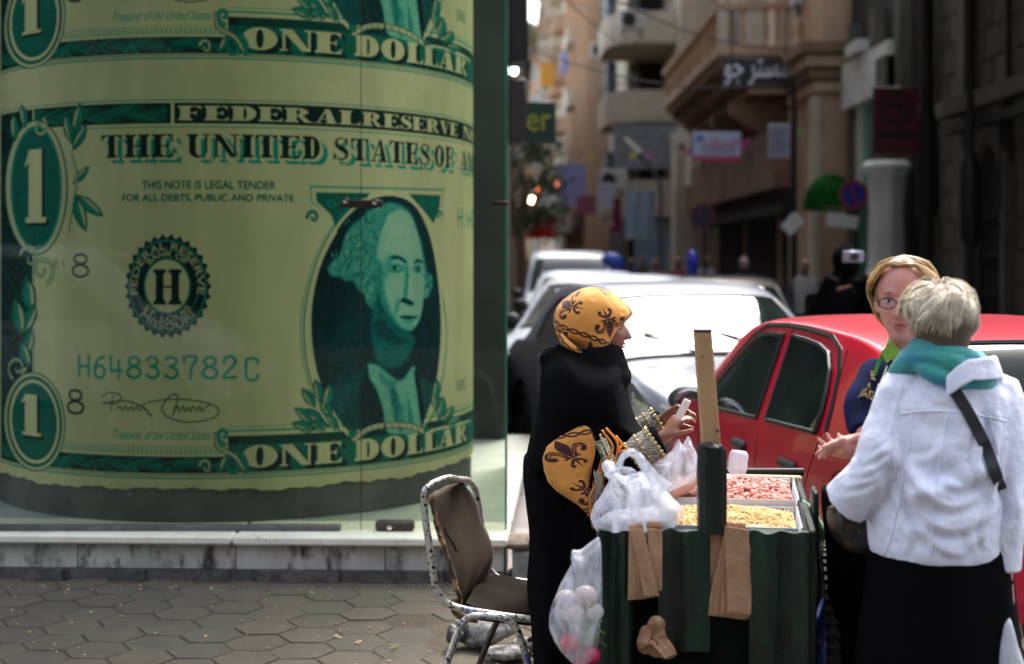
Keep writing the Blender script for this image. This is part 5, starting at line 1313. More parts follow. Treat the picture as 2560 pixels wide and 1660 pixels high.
for i, ch in enumerate('WASHINGTON'):
    a = pr[int(2 + i * (len(pr) - 5) / 9)]; s_, z_ = cyl(*a); sans_text(ch, s_ - .010, s_ + .010, z_ - .012, z_ + .012, INK)
scroll(818, 1006, 10, 0, 1, 6, 1, MID); scroll(990, 1000, 8, 0, 1, 5, -1, MID)
for (x, y, L, a) in ((760, 985, 70, -150), (770, 990, 60, -175), (775, 978, 62, -120), (748, 940, 62, -105), (756, 955, 66, -80), (740, 1000, 66, -165), (730, 985, 60, -140), (735, 950, 60, -125), (790, 995, 50, -135), (1020, 980, 60, -80), (1030, 985, 50, -60), (1015, 960, 60, -95), (1035, 990, 44, -30), (1012, 930, 50, -85)): leaf(x, y, L, a, .42, MID, PAPER * .8, INK)
for (x, y, L, a) in ((758, 1002, 30, -160), (780, 1002, 26, -120), (726, 1004, 26, -170)): leaf(x, y, L, a, .5)

img = bpy.data.images.new('banknote_print', W_CV, H_CV, alpha=False, float_buffer=False)
def to_srgb(a): return np.where(a <= .0031308, a * 12.92, 1.055 * np.clip(a, 0, None) ** (1 / 2.4) - .055)
buf = np.ones((H_CV, W_CV, 4), np.float32); buf[..., :3] = to_srgb(np.clip(CV, 0, 1))
img.pixels.foreach_set(buf.ravel()); img.update(); img.pack()


def bill_material():
    m = bpy.data.materials.new('banknote_print'); m.use_nodes = True; nt = m.node_tree; b = nt.nodes['Principled BSDF']
    t = nt.nodes.new('ShaderNodeTexImage'); t.image = img; t.extension = 'REPEAT'; t.interpolation = 'Cubic'
    uv = nt.nodes.new('ShaderNodeUVMap'); uv.uv_map = 'UVMap'; lk(nt, uv.outputs[0], t.inputs[0])
    n = nt.nodes.new('ShaderNodeTexNoise'); n.inputs['Scale'].default_value = 1.4; n.inputs['Detail'].default_value = 5
    b.inputs['Specular IOR Level'].default_value = .1; tc = nt.nodes.new('ShaderNodeTexCoord'); mp = nt.nodes.new('ShaderNodeMapping'); mp.inputs['Scale'].default_value = (3, 3, .5); lk(nt, tc.outputs['Object'], mp.inputs[0]); lk(nt, mp.outputs[0], n.inputs['Vector'])
    mr = nt.nodes.new('ShaderNodeMapRange'); mr.inputs[1].default_value = .3; mr.inputs[2].default_value = .7; mr.inputs[3].default_value = .85; mr.inputs[4].default_value = 1.05; lk(nt, n.outputs[0], mr.inputs[0])
    hs = nt.nodes.new('ShaderNodeHueSaturation'); hs.inputs['Saturation'].default_value = 1.12; lk(nt, t.outputs[0], hs.inputs['Color']); lk(nt, mr.outputs[0], hs.inputs['Value'])
    lk(nt, hs.outputs[0], b.inputs['Base Color']); b.inputs['Roughness'].default_value = .75; pass
    return m


def build_drum():
    t = thing('display_drum', 'round concrete drum wrapped in green banknote print behind the glass', 'drum', (DR_CX, DR_Y, .2))
    ZP0 = EYE - (1140 * D2S - HZP) / F_PX * 7.5
    core = MB(); core.lathe([(DR_R - .012, 0.2), (DR_R - .012, 6.75)], (DR_CX, DR_Y, 0), 160)
    part('core', core, mat('drum_concrete', (.12, .125, .115), .85, col2=(.055, .06, .058), nscale=3, nmix=(.3, .7), bump=.3, bscale=30, col3=(.17, .17, .15), s3=14), t, ang=60)
    # the sheet of paper: a real skin 1 cm proud of the core with a torn lower edge
    n = 260; rows = [0.0, .02, .3, 1.0, 2.0, 3.0, 4.0, 6.74 - ZP0]; v = []; f = []; uvs = []
    r = random.Random(3)
    for i in range(n + 1):
        s = S0 + .02 + (4.5) * i / n; th = s / DR_R
        edge = .006 * math.sin(s * 9) + .005 * math.sin(s * 23 + 1) + .004 * math.sin(s * 61) + (0.018 * max(0, math.sin(s * 3.1 + 2)) ** 6)
        for j, h in enumerate(rows):
            z = ZP0 + h + (edge if j < 2 else 0); v.append((DR_CX + DR_R * math.sin(th), DR_Y - DR_R * math.cos(th), z)); uvs.append(((s - S0) / (W_CV / PPM), (z - ZC0) / (H_CV / PPM)))
    k = len(rows)
    for i in range(n):
        for j in range(k - 1): f.append((i * k + j, (i + 1) * k + j, (i + 1) * k + j + 1, i * k + j + 1))
    me = bpy.data.meshes.new('paper'); me.from_pydata(v, [], f); uvl = me.uv_layers.new(name='UVMap')
    idx = np.empty(len(me.loops), np.int32); me.loops.foreach_get('vertex_index', idx)
    uvl.data.foreach_set('uv', np.array(uvs)[idx].ravel().astype(np.float32))
    part('printed_sheet', me, bill_material(), t, fix=False, ang=180)
    # a dusty lower rim of paper without print
    return t
build_drum()
# ------------------------------------------------------------------ cars
M_tyre = mat('tyre_rubber', (.018, .018, .018), .75, bump=.3, bscale=60)
M_trim = mat('black_trim', (.022, .022, .024), .5, bump=.1, bscale=200)
M_rubber = mat('window_rubber', (.012, .012, .013), .45)
M_rim = mat('rim_metal', (.35, .35, .36), .35, .8)
M_cglass = mat('car_glass', (.020, .034, .028), .03, col2=(.006, .008, .008), nscale=1.6, nmix=(.35, .6), coat=.25, spec=.6)
M_lampg = mat('headlamp_glass', (.35, .36, .36), .08, col2=(.75, .75, .75), nscale=30, coat=1.0)
M_tail = mat('tail_lamp_red', (.30, .006, .006), .12, coat=1.0)


def paint(name, c, metal=0.0, rough=.28):
    return mat(name, c, rough, metal, col2=tuple(x * .86 for x in c), nscale=2.5, coat=.45, bump=.02, bscale=3)


def car(label, loc, rotz, body, L=4.1, W=1.68, H=1.44, prof=None, cab=None, group=None, kind='car', plate=None, trimband=False, fine=30):
    """x along the length (front at +x), y across, z up. prof: centre-line height over x; cab: side-window data"""
    t = thing('parked_' + kind, label, kind, loc, rotz, group)
    # centre-line silhouette, x measured from the rear bumper
    prof = prof or [(0, .55), (.03, .80), (.10, .93), (.30, 1.00), (.75, H - .06), (1.15, H - .015), (1.7, H), (2.3, H - .02), (2.65, H - .09), (3.25, .98), (3.7, .88), (4.0, .76), (L - .02, .62), (L, .5)]
    belt = cab['belt']; xr, xf = cab['x']
    wheels = cab.get('wheels', (.78, L - .78)); wr = cab.get('wr', .30)
    def hw(x):
        a = 1.0 - .16 * max(0, (0.30 - x) / .30) ** 2.4 - .20 * max(0, (x - (L - .55)) / .55) ** 2.2
        return W / 2 * a
    def zb(x):
        z = .20
        for wx in wheels:
            d = abs(x - wx); ra = wr + .055
            if d < ra: z = max(z, wr + math.sqrt(max(0, ra * ra - d * d)) * 1.0)
        return z
    def top(x): return hermite(prof, x)
    def bl(x): return min(hermite(belt, x), top(x) - .012)
    def yside(x, z):
        w_ = hw(x); zb_ = bl(x)
        if z <= zb_: q = (z - .55) / .45; return w_ * (1 - .045 * q * q - (.02 if z < .32 else 0))
        q = (z - zb_); return w_ * .955 - q * cab.get('lean', .34)
    crown = .05
    def sec(x):
        z0, b_, t_ = zb(x), bl(x), top(x); zr = max(b_ + .003, t_ - crown); o = []
        for k in range(9): z = z0 + (b_ - z0) * k / 8; o.append((yside(x, z), z))
        yb = o[-1][0]; yr = yside(x, zr) if zr > b_ + .01 else yb * .985
        for k in range(1, 6): q = k / 5; z = b_ + (zr - b_) * q; o.append((yb + (yr - yb) * q, z))
        for k in range(1, 8): q = k / 7; o.append((yr * math.cos(q * math.pi / 2) ** .62 if q < 1 else 0.0, zr + (t_ - zr) * math.sin(q * math.pi / 2)))
        return o
    xs = set(np.linspace(0.0, L, 64).tolist())
    for wx in wheels:
        for a in np.linspace(0, math.pi, 15): xs.add(wx + (wr + .055) * math.cos(a))
        xs.add(wx - wr - .06); xs.add(wx + wr + .06)
    xs = sorted(xs); rings = []
    for x in xs:
        s_ = sec(x); rings.append([(x, y, z) for y, z in s_] + [(x, -y, z) for y, z in s_[-2::-1]])
    m = MB(); m.loft(rings, cap=False, closed=False)
    n = len(rings[0])
    m.f.append(tuple(range(n))); m.mi.append(0); m.f.append(tuple((len(xs) - 1) * n + j for j in range(n))[::-1]); m.mi.append(0)
    bd = part('body', m, body, t, world=False, ang=50)
    part('underbody', MB().box(.1, L - .1, -W * .36, W * .36, .16, .5), M_trim, t, world=False, smooth=False)
    # a strip of the side surface bounded by polylines, lifted by off
    def onside(poly, off, sgn, nm, mt, par=t, fill_=True, rad=.010, grid=12):
        pts = [(x, sgn * (yside(x, z) + off), z) for x, z in poly]
        if fill_:
            # ruled patch between lower and upper chain (poly goes round: lower chain forward, upper chain back)
            h = len(poly) // 2; lo, up = poly[:h], poly[h:][::-1]; rg = []
            for k in range(grid + 1):
                q = k / grid; rg.append([(a[0] + (b[0] - a[0]) * q, a[1] + (b[1] - a[1]) * q) for a, b in zip(lo, up)])
            m = MB(); m.loft([[(x, sgn * (yside(x, z) + off), z) for x, z in r_] for r_ in rg], cap=False, closed=False)
            nv = len(m.v); m.v += [(x, y - sgn * .006, z) for x, y, z in m.v]; m.f += [tuple(i + nv for i in f_) for f_ in m.f]; m.mi += [0] * (len(m.f) - len(m.mi))
            part(nm, m, mt, par, world=False, ang=180, fix=False)
        else:
            m = MB(); m.tube(pts + [pts[0]], rad, 6, cap=False); part(nm, m, mt, par, world=False)
    def seam(poly, sgn, par=t, rad=.0035, nm='seam', mt=None):
        m = MB(); m.tube([(x, sgn * (yside(x, z) - rad * .2), z) for x, z in poly], rad, 5); part(nm, m, mt or M_rubber, par, world=False)
    def dens(poly, n=10):
        o = []
        for a, b in zip(poly[:-1], poly[1:]):
            for k in range(n): o.append((a[0] + (b[0] - a[0]) * k / n, a[1] + (b[1] - a[1]) * k / n))
        return o + [poly[-1]]
    def panepoly(lo, up, n=14):
        L_ = [hz(lo, q / n) for q in range(n + 1)]; U_ = [hz(up, q / n) for q in range(n + 1)]; return L_ + U_[::-1]
    def hz(ch, q):
        d = [0]
        for a, b in zip(ch[:-1], ch[1:]): d.append(d[-1] + math.hypot(a[0] - b[0], a[1] - b[1]))
        s_ = q * d[-1]; return (float(np.interp(s_, d, [p[0] for p in ch])), float(np.interp(s_, d, [p[1] for p in ch])))
    for sgn in (1, -1):
        for nm, lo, up in cab['panes']:
            onside(panepoly(lo, up), .012, sgn, 'side_window', M_cglass)
            ring = dens(list(lo) + list(up)[::-1] + [lo[0]], 6); m = MB(); m.tube([(x, sgn * (yside(x, z) + .010), z) for x, z in ring], (.011), 6, cap=False); part('window_seal', m, M_rubber, t, world=False)
        for s_ in cab.get('seams', []): seam(dens(s_, 8), sgn)
        for s_ in cab.get('drips', []): seam(dens(s_, 8), sgn, rad=.014, nm='roof_gutter')
        for hx, hz_ in cab.get('handles', []):
            y = yside(hx, hz_); m = MB(); m.bbox(hx - .10, hx + .10, min(sgn * (y - .01), sgn * (y + .032)), max(sgn * (y - .01), sgn * (y + .032)), hz_ - .022, hz_ + .022, .014); part('door_handle', m, cab.get('hmat', M_trim), t, world=False)
        mx, mz = cab['mirror']; y = yside(mx, mz)
        m = MB(); m.ell((mx - .02, sgn * (y + .13), mz + .03), (.055, .105, .075), 18, 12); hd = part('wing_mirror', m, cab.get('mmat', M_trim), t, world=False, ang=180)
        part('mirror_arm', MB().tube([(mx, sgn * (y - .01), mz - .03), (mx - .01, sgn * (y + .08), mz)], .022, 8), M_trim, hd, world=False)
        part('mirror_glass', MB().ell((mx - .072, sgn * (y + .13), mz + .03), (.006, .085, .058), 16, 8), M_chrome, hd, world=False)
        if trimband:
            band = [(.02 + .05 * k, .50) for k in range(3)]
            for x0, x1 in ((wheels[0] + wr + .06, wheels[1] - wr - .06),):
                lo = [(x0 + (x1 - x0) * k / 12, .40) for k in range(13)]; up = [(x, .53) for x, _ in lo]
                onside(lo + up[::-1], .012, sgn, 'rub_strip', M_trim)
        hl = cab.get('headlight', [(L - .42, .66), (L - .08, .60), (L - .10, .74), (L - .45, .80)])
        h_ = [hl[0], ((hl[0][0] + hl[1][0]) / 2, (hl[0][1] + hl[1][1]) / 2), hl[1], hl[2], ((hl[2][0] + hl[3][0]) / 2, (hl[2][1] + hl[3][1]) / 2), hl[3]]
        onside(h_, .006, sgn, 'headlight', M_lampg, grid=4)
        tl = cab.get('taillight', [(.02, .66), (.20, .68), (.16, .90), (.05, .88)]); h_ = [tl[0], ((tl[0][0] + tl[1][0]) / 2, (tl[0][1] + tl[1][1]) / 2), tl[1], tl[2], ((tl[2][0] + tl[3][0]) / 2, (tl[2][1] + tl[3][1]) / 2), tl[3]]
        onside(h_, .006, sgn, 'taillight', M_tail, grid=4)
        for wx in wheels:
            y = W / 2 - .01; wh = MB(); tw = .19
            pr = [(wr * .62, 0), (wr * .93, 0), (wr, .03), (wr, tw - .03), (wr * .93, tw), (wr * .62, tw)]
            whl = part('wheel', MB().lathe(pr, (wx, sgn * (y - tw), wr), 28, axis=(0, sgn, 0)), M_tyre, t, world=False)
            rp = MB().lathe([(.03, .0), (wr * .18, .02), (wr * .5, -.02), (wr * .64, .015), (wr * .64, -.05), (.02, -.06)], (wx, sgn * (y - .012), wr), 24, axis=(0, sgn, 0)); part('rim', rp, M_rim, whl, world=False)
            part('wheel_well', MB().lathe([(wr + .05, 0), (wr + .05, .26), (.02, .26)], (wx, sgn * (y - .02), wr), 20, axis=(0, -sgn, 0)), M_wdk, t, world=False)
    # glass in the slopes
    def slope(nm, x0, x1, fr0, fr1, off=.006, gm=M_cglass):
        rg = []
        for k in range(13):
            x = x0 + (x1 - x0) * k / 12; q = k / 12; t_ = top(x); b_ = bl(x); zr = max(b_ + .003, t_ - crown); yr = yside(x, zr) if zr > b_ + .01 else yside(x, b_) * .985
            f_ = fr0 + (fr1 - fr0) * q; row = []
            for j in range(17):
                a = -1 + 2 * j / 16; y = yr * f_ * a; c = min(1, abs(y) / yr); z = zr + (t_ - zr) * math.sqrt(max(0, 1 - c ** 3.2)); row.append((x, y, z))
            rg.append(row)
        e = (Vector(rg[6][8]) - Vector(rg[5][8])).normalized(); nrm = Vector((-e.z, 0, e.x)); nrm = nrm if nrm.z > 0 else -nrm
        m = MB(); m.loft([[tuple(Vector(p) + nrm * off) for p in r_] for r_ in rg], cap=False, closed=False); part(nm, m, gm, t, world=False, ang=180, fix=False)
        edge = rg[0] + [r_[-1] for r_ in rg[1:]] + rg[-1][::-1][1:] + [r_[0] for r_ in rg[::-1][1:]]
        m = MB(); m.tube([tuple(Vector(p) + nrm * off) for p in edge], .012, 6, cap=False); part('window_seal', m, M_rubber, t, world=False)
    rw, fw = cab['rear_glass'], cab['wind_glass']; slope('rear_window', rw[0], rw[1], cab.get('rgf', .90), cab.get('rgf', .88) - .02, gm=mat('rear_glass', (.012, .022, .018), .06, spec=.15, col2=(.005, .006, .006), nscale=1.4)); slope('windscreen', fw[0], fw[1], .88, .92)
    # bumpers, grille, plates, wipers
    def endcap(x, d, z0, z1, nm, mt, yw=.96, thick=.05):
        rg = []
        for k in range(21):
            a = -1 + 2 * k / 20; y = a * W / 2 * yw; xx = x - d * (abs(a) ** 3.5) * .30; rg.append([(xx, y, z0), (xx + d * thick, y, z0 + .015), (xx + d * thick * 1.3, y, (z0 + z1) / 2), (xx + d * thick, y, z1 - .015), (xx, y, z1), (xx - d * .08, y, z1), (xx - d * .08, y, z0)])
        m = MB(); m.loft(rg); part(nm, m, mt, t, world=False)
    endcap(L - .02, 1, .24, .50, 'front_bumper', cab.get('bmat', M_trim)); endcap(.03, -1, .26, .56, 'rear_bumper', cab.get('bmat', M_trim))
    part('grille', MB().bbox(L - .12, L + .012, -.42, .42, .54, .66, .02), M_trim, t, world=False)
    for sx, nm in ((L + .05, 1), (-.035, 0)):
        zc = .38 if nm else cab.get('plate_z', .42)
        pt = part('number_plate', MB().bbox(sx - .01, sx + .01, -.22, .22, zc - .07, zc + .07, .004), mat('plate_white', (.62, .64, .66), .5), t, world=False)
    for y0 in (-.1, .45):
        x = fw[1] - .02; a = Vector((x, y0, top(x) + .02)); b = Vector((x - .22, y0 - .42, top(x - .22) + .01)); part('wiper', MB().tube([a, b], .009, 5), M_trim, t, world=False)
    return t, dict(top=top, bl=bl, yside=yside, W=W, L=L, hw=hw)


def cab_hatch(L=4.1, H=1.44):
    return dict(x=(.3, 3.3), belt=[(0, .80), (.4, .965), (1.0, .975), (2.0, .93), (3.1, .885), (3.6, .84), (L, .66)], mirror=(2.82, .955), rear_glass=(.36, .74), wind_glass=(2.70, 3.22), lean=.36,
        panes=[('rear', [(1.02, .995), (1.38, .985), (1.72, .975)], [(1.02, 1.06), (1.12, H - .15), (1.78, H - .115)]),
               ('front', [(1.86, .965), (2.4, .94), (2.78, .925)], [(1.90, H - .115), (2.34, H - .135), (2.80, .99)])],
        seams=[[(1.79, H - .08), (1.80, .97), (1.78, .30)], [(2.80, .97), (2.84, .60), (2.80, .28)], [(.98, H - .12), (.94, 1.0), (1.08, .72), (1.14, .5)]],
        drips=[[(.80, 1.02), (.98, H - .12), (1.25, H - .075), (1.9, H - .062), (2.42, H - .10), (2.95, .99)]], handles=[(1.26, .86), (2.06, .845)], hmat=M_trim)


# the red saloon at the kerb
RED = paint('red_paint', (.58, .000, .028), rough=.3)
ry = R(90 + 5.4)
c_ = cab_hatch(4.1, 1.47)
c_['belt'] = [(0, .84), (.4, 1.00), (1.0, 1.00), (2.0, .955), (3.1, .90), (3.6, .85), (4.1, .66)]
c_['panes'] = [('rear', [(.98, 1.03), (1.35, 1.015), (1.70, 1.00)], [(.985, 1.10), (1.01, 1.18), (1.06, 1.27), (1.15, 1.335), (1.3, 1.36), (1.5, 1.37), (1.74, 1.375)]), ('front', [(1.86, .99), (2.4, .965), (2.86, .945)], [(1.90, 1.372), (2.15, 1.365), (2.32, 1.345), (2.45, 1.28), (2.68, 1.14), (2.90, 1.0)])]
c_['seams'] = [[(1.80, 1.41), (1.79, 1.0), (1.78, .30)], [(2.90, .97), (2.93, .60), (2.88, .28)], [(.96, 1.36), (.90, 1.06), (1.04, .80), (1.16, .5)]]
c_['drips'] = [[(.88, 1.04), (.91, 1.15), (.96, 1.27), (1.04, 1.355), (1.2, 1.40), (1.5, 1.412), (1.9, 1.415), (2.25, 1.40), (2.45, 1.34), (2.7, 1.19), (3.0, 1.01)]]
c_['lean'] = .36; c_['plate_z'] = .72
red, rf = car('bright red hatchback parked at the kerb behind the two tourists', (2.104, 4.80, -.1), ry, RED, 4.1, 1.68, 1.47,
    prof=[(0, .60), (.03, .86), (.10, 1.00), (.20, 1.05), (.62, 1.41), (1.05, 1.455), (1.7, 1.47), (2.3, 1.45), (2.62, 1.385), (3.28, 1.00), (3.7, .90), (4.0, .78), (4.08, .62), (4.1, .5)],
    cab=dict(c_, rear_glass=(.235, .60), wind_glass=(2.70, 3.24), rgf=.975), trimband=True)
# fuel flap and rear side band of the red car
ys = rf['yside']
def on(x, z, o=.004): return (x, ys(x, z) + o, z)
m = MB(); pts = [on(.62 + .11 * math.cos(a), .83 + .10 * math.sin(a), .0005) for a in np.linspace(0, 6.283, 28)]; m.tube(pts, .004, 5, cap=False); part('fuel_flap', m, mat('seam_dark_red', (.12, .004, .006), .5), red, world=False)
rgz = []
for k in range(14):
    x = .0 + .43 * k / 13; rgz.append([on(x + .02, z, .016) for z in (.40, .44, .50, .53)])
m = MB(); m.loft(rgz, cap=False, closed=False); part('rub_strip', m, M_trim, red, world=False, ang=180, fix=False)
m = MB(); m.tube([on(x, bl_ + .0, .002) for x, bl_ in [(.25 + .1 * k, .995 - .0 * k) for k in range(7)]], .004, 5); part('shoulder_crease', m, RED, red, world=False)

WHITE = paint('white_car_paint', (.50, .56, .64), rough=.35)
BLACKP = paint('black_car_paint', (.012, .013, .016), rough=.25)
def sedan(label, x, y, deg, p, L=4.4, H=1.43, group=None, kind='car'):
    cb_ = dict(x=(.9, 3.4), belt=[(0, .80), (.6, .95), (1.4, .95), (2.4, .92), (3.3, .90), (3.8, .86), (L, .66)], mirror=(3.02, .97), rear_glass=(.72, 1.28), wind_glass=(2.72, 3.36), lean=.38, hmat=M_chrome,
        panes=[('rear', [(1.20, .99), (1.5, .985), (1.98, .975)], [(1.30, 1.18), (1.5, H - .14), (2.0, H - .11)]), ('front', [(2.10, .97), (2.6, .955), (3.0, .945)], [(2.10, H - .11), (2.45, H - .12), (3.02, .99)])],
        seams=[[(2.05, H - .06), (2.05, .3)], [(3.05, .95), (3.05, .3)], [(1.3, 1.0), (1.25, .6)]], drips=[], handles=[(1.5, .86), (2.3, .85)])
    return car(label, (x, y, -.1), R(deg), p, L, 1.72, H, prof=[(0, .55), (.03, .78), (.12, .92), (.65, .98), (1.35, H - .03), (1.9, H), (2.4, H - .01), (2.68, H - .08), (3.38, .97), (3.9, .88), (L - .1, .76), (L - .02, .62), (L, .5)], cab=cb_, group=group, kind=kind)[0]


def place_nose(label, nx, ny, deg, p, **k):
    """deg: heading of the nose; (nx, ny): where the nose stands"""
    L = k.get('L', 4.4); a = R(deg); return sedan(label, nx - L * math.cos(a), ny - L * math.sin(a), deg, p, **k)
def zs(o, k): o.scale = (1, 1, k)
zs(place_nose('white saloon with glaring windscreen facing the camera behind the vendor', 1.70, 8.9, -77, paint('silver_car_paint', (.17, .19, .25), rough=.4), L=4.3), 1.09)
zs(place_nose('black saloon with dark windows parked right behind the white saloon', 2.15, 13.6, -93, BLACKP, H=1.46), 1.06)
zs(place_nose('white saloon with black wing mirror second in the row of cars', .55, 12.9, -104, WHITE), 1.10)
zs(place_nose('third white saloon whose long pale roof shows past the second', 1.0, 18.3, -92, WHITE), 1.1)
place_nose('pale taxi far down the row beside the shop fronts', 2.9, 19.5, -92, paint('grey_car_paint', (.20, .21, .23)))
def van(label, x, y, deg, p):
    L, H = 4.3, 1.9
    cb_ = dict(x=(.2, 3.6), belt=[(0, .9), (.4, 1.08), (2, 1.06), (3.4, 1.02), (3.8, .92), (L, .7)], mirror=(3.15, 1.1), rear_glass=(.10, .3), wind_glass=(3.0, 3.5), lean=.2,
        panes=[('rear', [(.4, 1.12), (1.0, 1.11), (1.6, 1.10)], [(.45, H - .2), (1.0, H - .17), (1.6, H - .16)]), ('front', [(1.75, 1.1), (2.4, 1.09), (3.1, 1.07)], [(1.75, H - .16), (2.3, H - .18), (2.95, 1.30)])],
        seams=[[(1.68, H - .1), (1.68, .35)]], drips=[], handles=[(1.9, .95)])
    return car(label, (x, y, -.1), R(deg), p, L, 1.75, H, prof=[(0, .6), (.03, .95), (.08, 1.1), (.3, H - .08), (.8, H - .02), (1.6, H), (2.5, H - .02), (2.95, H - .12), (3.55, 1.15), (3.9, 1.0), (4.15, .85), (L - .02, .7), (L, .55)], cab=cb_, kind='van')[0]
van('white van with bright tall windows at the far left of the traffic', 1.05, 29.0, -90, WHITE)
place_nose('dark red saloon partly seen between the far white roofs', 2.2, 25, -90, paint('dark_red_paint', (.2, .01, .03)))
# a white people carrier behind the camera: it is what the glass mirrors
van('white people carrier parked behind the viewer and mirrored in the glass case', -7.4, -1.6, 0, WHITE)
# ------------------------------------------------------------------ people
M_blackcloth = mat('black_cloth', (.003, .003, .0038), .95, spec=.06, bump=.3, bscale=250)
M_skin_d = mat('skin_brown', (.30, .13, .075), .5, col2=(.22, .09, .055), nscale=30, subs=.15, bump=.08, bscale=150)
M_skin_l = mat('skin_fair', (.60, .31, .25), .45, col2=(.52, .21, .17), nscale=9, subs=.06, bump=.05, bscale=150)
M_lipd = mat('lip_dark', (.30, .10, .08), .4); M_lip = mat('lip_rose', (.42, .11, .11), .4)
M_eye = mat('eye_white', (.6, .58, .56), .2); M_iris = mat('iris', (.05, .05, .05), .15)


def frame3(f, up=(0, 0, 1)):
    """columns: right, forward, up for a facing direction f"""
    f = Vector(f).normalized(); r_ = f.cross(Vector(up)).normalized(); u = r_.cross(f); return Matrix((r_, f, u)).transposed()


def hand(m, w, f, n, curl=(.35, .35, .35, .35), thumb=.5, s=1.0, side=1, spread=.06, r0=.0088):
    """w wrist, f towards the fingers, n out of the palm, side +1 when the thumb is on f x n side"""
    w = Vector(w); f = Vector(f).normalized(); n = Vector(n); n = (n - f * n.dot(f)).normalized(); a = f.cross(n) * side
    L = .088 * s; rg = []
    for t, wd, th in ((-.015, .026, .021), (.0, .027, .020), (.25, .034, .017), (.6, .041, .016), (.9, .042, .0135), (1.0, .038, .010)):
        c = w + f * (L * t); rg.append([c + a * (wd * s * math.cos(q)) + n * (th * s * math.sin(q)) for q in np.linspace(0, 2 * math.pi, 15)[:-1]])
    m.loft(rg)
    for i, (off, ln) in enumerate(((.030, .068), (.010, .077), (-.011, .072), (-.030, .056))):
        c = curl[i]; p = w + f * (L * (.86 - .05 * abs(i - 1.2))) + a * off * s * .92; d = (f + a * spread * (1.5 - i)).normalized(); pts = [p - f * .02]; ang = 0
        pts.append(p); seg = (.45, .31, .24)
        for k in range(3):
            ang += c * (1.0 if k else .8); d2 = d * math.cos(ang) + n * math.sin(ang); p = p + d2 * (ln * s * seg[k]); pts.append(p)
        m.tube(pts, [r0 * s, r0 * s, r0 * .92 * s, r0 * .85 * s, r0 * .72 * s], 8); m.ell(pts[-1], (r0 * .72 * s,) * 3, 8, 6)
    p = w + f * .018 * s + a * .024 * s; d = (f * .62 + a * .8 + n * .25 * thumb).normalized(); pts = [p - a * .012, p]
    for k, l in enumerate((.034, .030, .024)):
        p = p + d * l * s; pts.append(p); d = (d + f * .25 + n * .35 * thumb - a * .3 * thumb).normalized()
    m.tube(pts, [.012 * s, .0125 * s, .0105 * s, .0095 * s, .0078 * s], 8); m.ell(pts[-1], (.0078 * s,) * 3, 8, 6)


def face_shape(me, c, Rm, s=1.0, nose=1.25):
    co = vco(me); q = (co - np.array(c)) @ np.array(Rm) / s     # local: x right, y forward, z up
    X, Y, Z = q[:, 0], q[:, 1], q[:, 2]; front = np.clip((Y - .0) / .05, 0, 1); d = np.zeros(len(co))
    gs = lambda x0, z0, sx_, sz_: np.exp(-((np.abs(X) - x0) / sx_) ** 2 - ((Z - z0) / sz_) ** 2)
    nz = np.clip((.020 - Z) / .052, 0, 1) * (Z > -.036) * np.exp(-(X / (.0075 + .006 * np.clip((.02 - Z) / .05, 0, 1))) ** 2)
    d += .024 * nose * nz * np.clip(1 - np.clip((-.028 - Z) / .008, 0, 1), 0, 1)
    d += .006 * gs(.010, -.030, .006, .006)
    d -= .014 * gs(.030, .010, .016, .011); d += .006 * gs(.030, .009, .011, .006)
    d += .005 * gs(.026, .030, .022, .009); d += .004 * gs(.046, -.018, .02, .018)
    d += .0075 * np.exp(-(X / .021) ** 2 - ((Z + .052) / .0055) ** 2); d += .0085 * np.exp(-(X / .018) ** 2 - ((Z + .064) / .006) ** 2)
    d -= .004 * np.exp(-(X / .024) ** 2 - ((Z + .0585) / .0018) ** 2); d -= .003 * np.exp(-(X / .016) ** 2 - ((Z + .075) / .006) ** 2)
    d += .008 * np.exp(-(X / .020) ** 2 - ((Z + .092) / .012) ** 2)
    d *= front * (np.linalg.norm(q, axis=1) < .16)
    co = co + (np.array(Rm)[:, 1])[None, :] * (d * s)[:, None]; setco(me, co)


def headmb(m, c, Rm, s=1.0, ears=True):
    c = Vector(c)
    def L(x, y, z): return c + Rm @ Vector((x * s, y * s, z * s))
    m.ell(L(0, -.012, .035), (.074 * s, .094 * s, .088 * s), 28, 20, Rm); m.ell(L(0, .012, -.02), (.064 * s, .078 * s, .082 * s), 28, 20, Rm); m.ell(L(0, .026, -.070), (.043 * s, .052 * s, .040 * s), 20, 14, Rm)
    if ears:
        for sg in (-1, 1):
            m.ell(L(.074 * sg, -.006, -.004), (.010 * s, .018 * s, .032 * s), 12, 10, Rm @ Matrix.Rotation(.2, 3, 'X')); m.ell(L(.078 * sg, -.014, .006), (.009 * s, .016 * s, .022 * s), 10, 8, Rm)


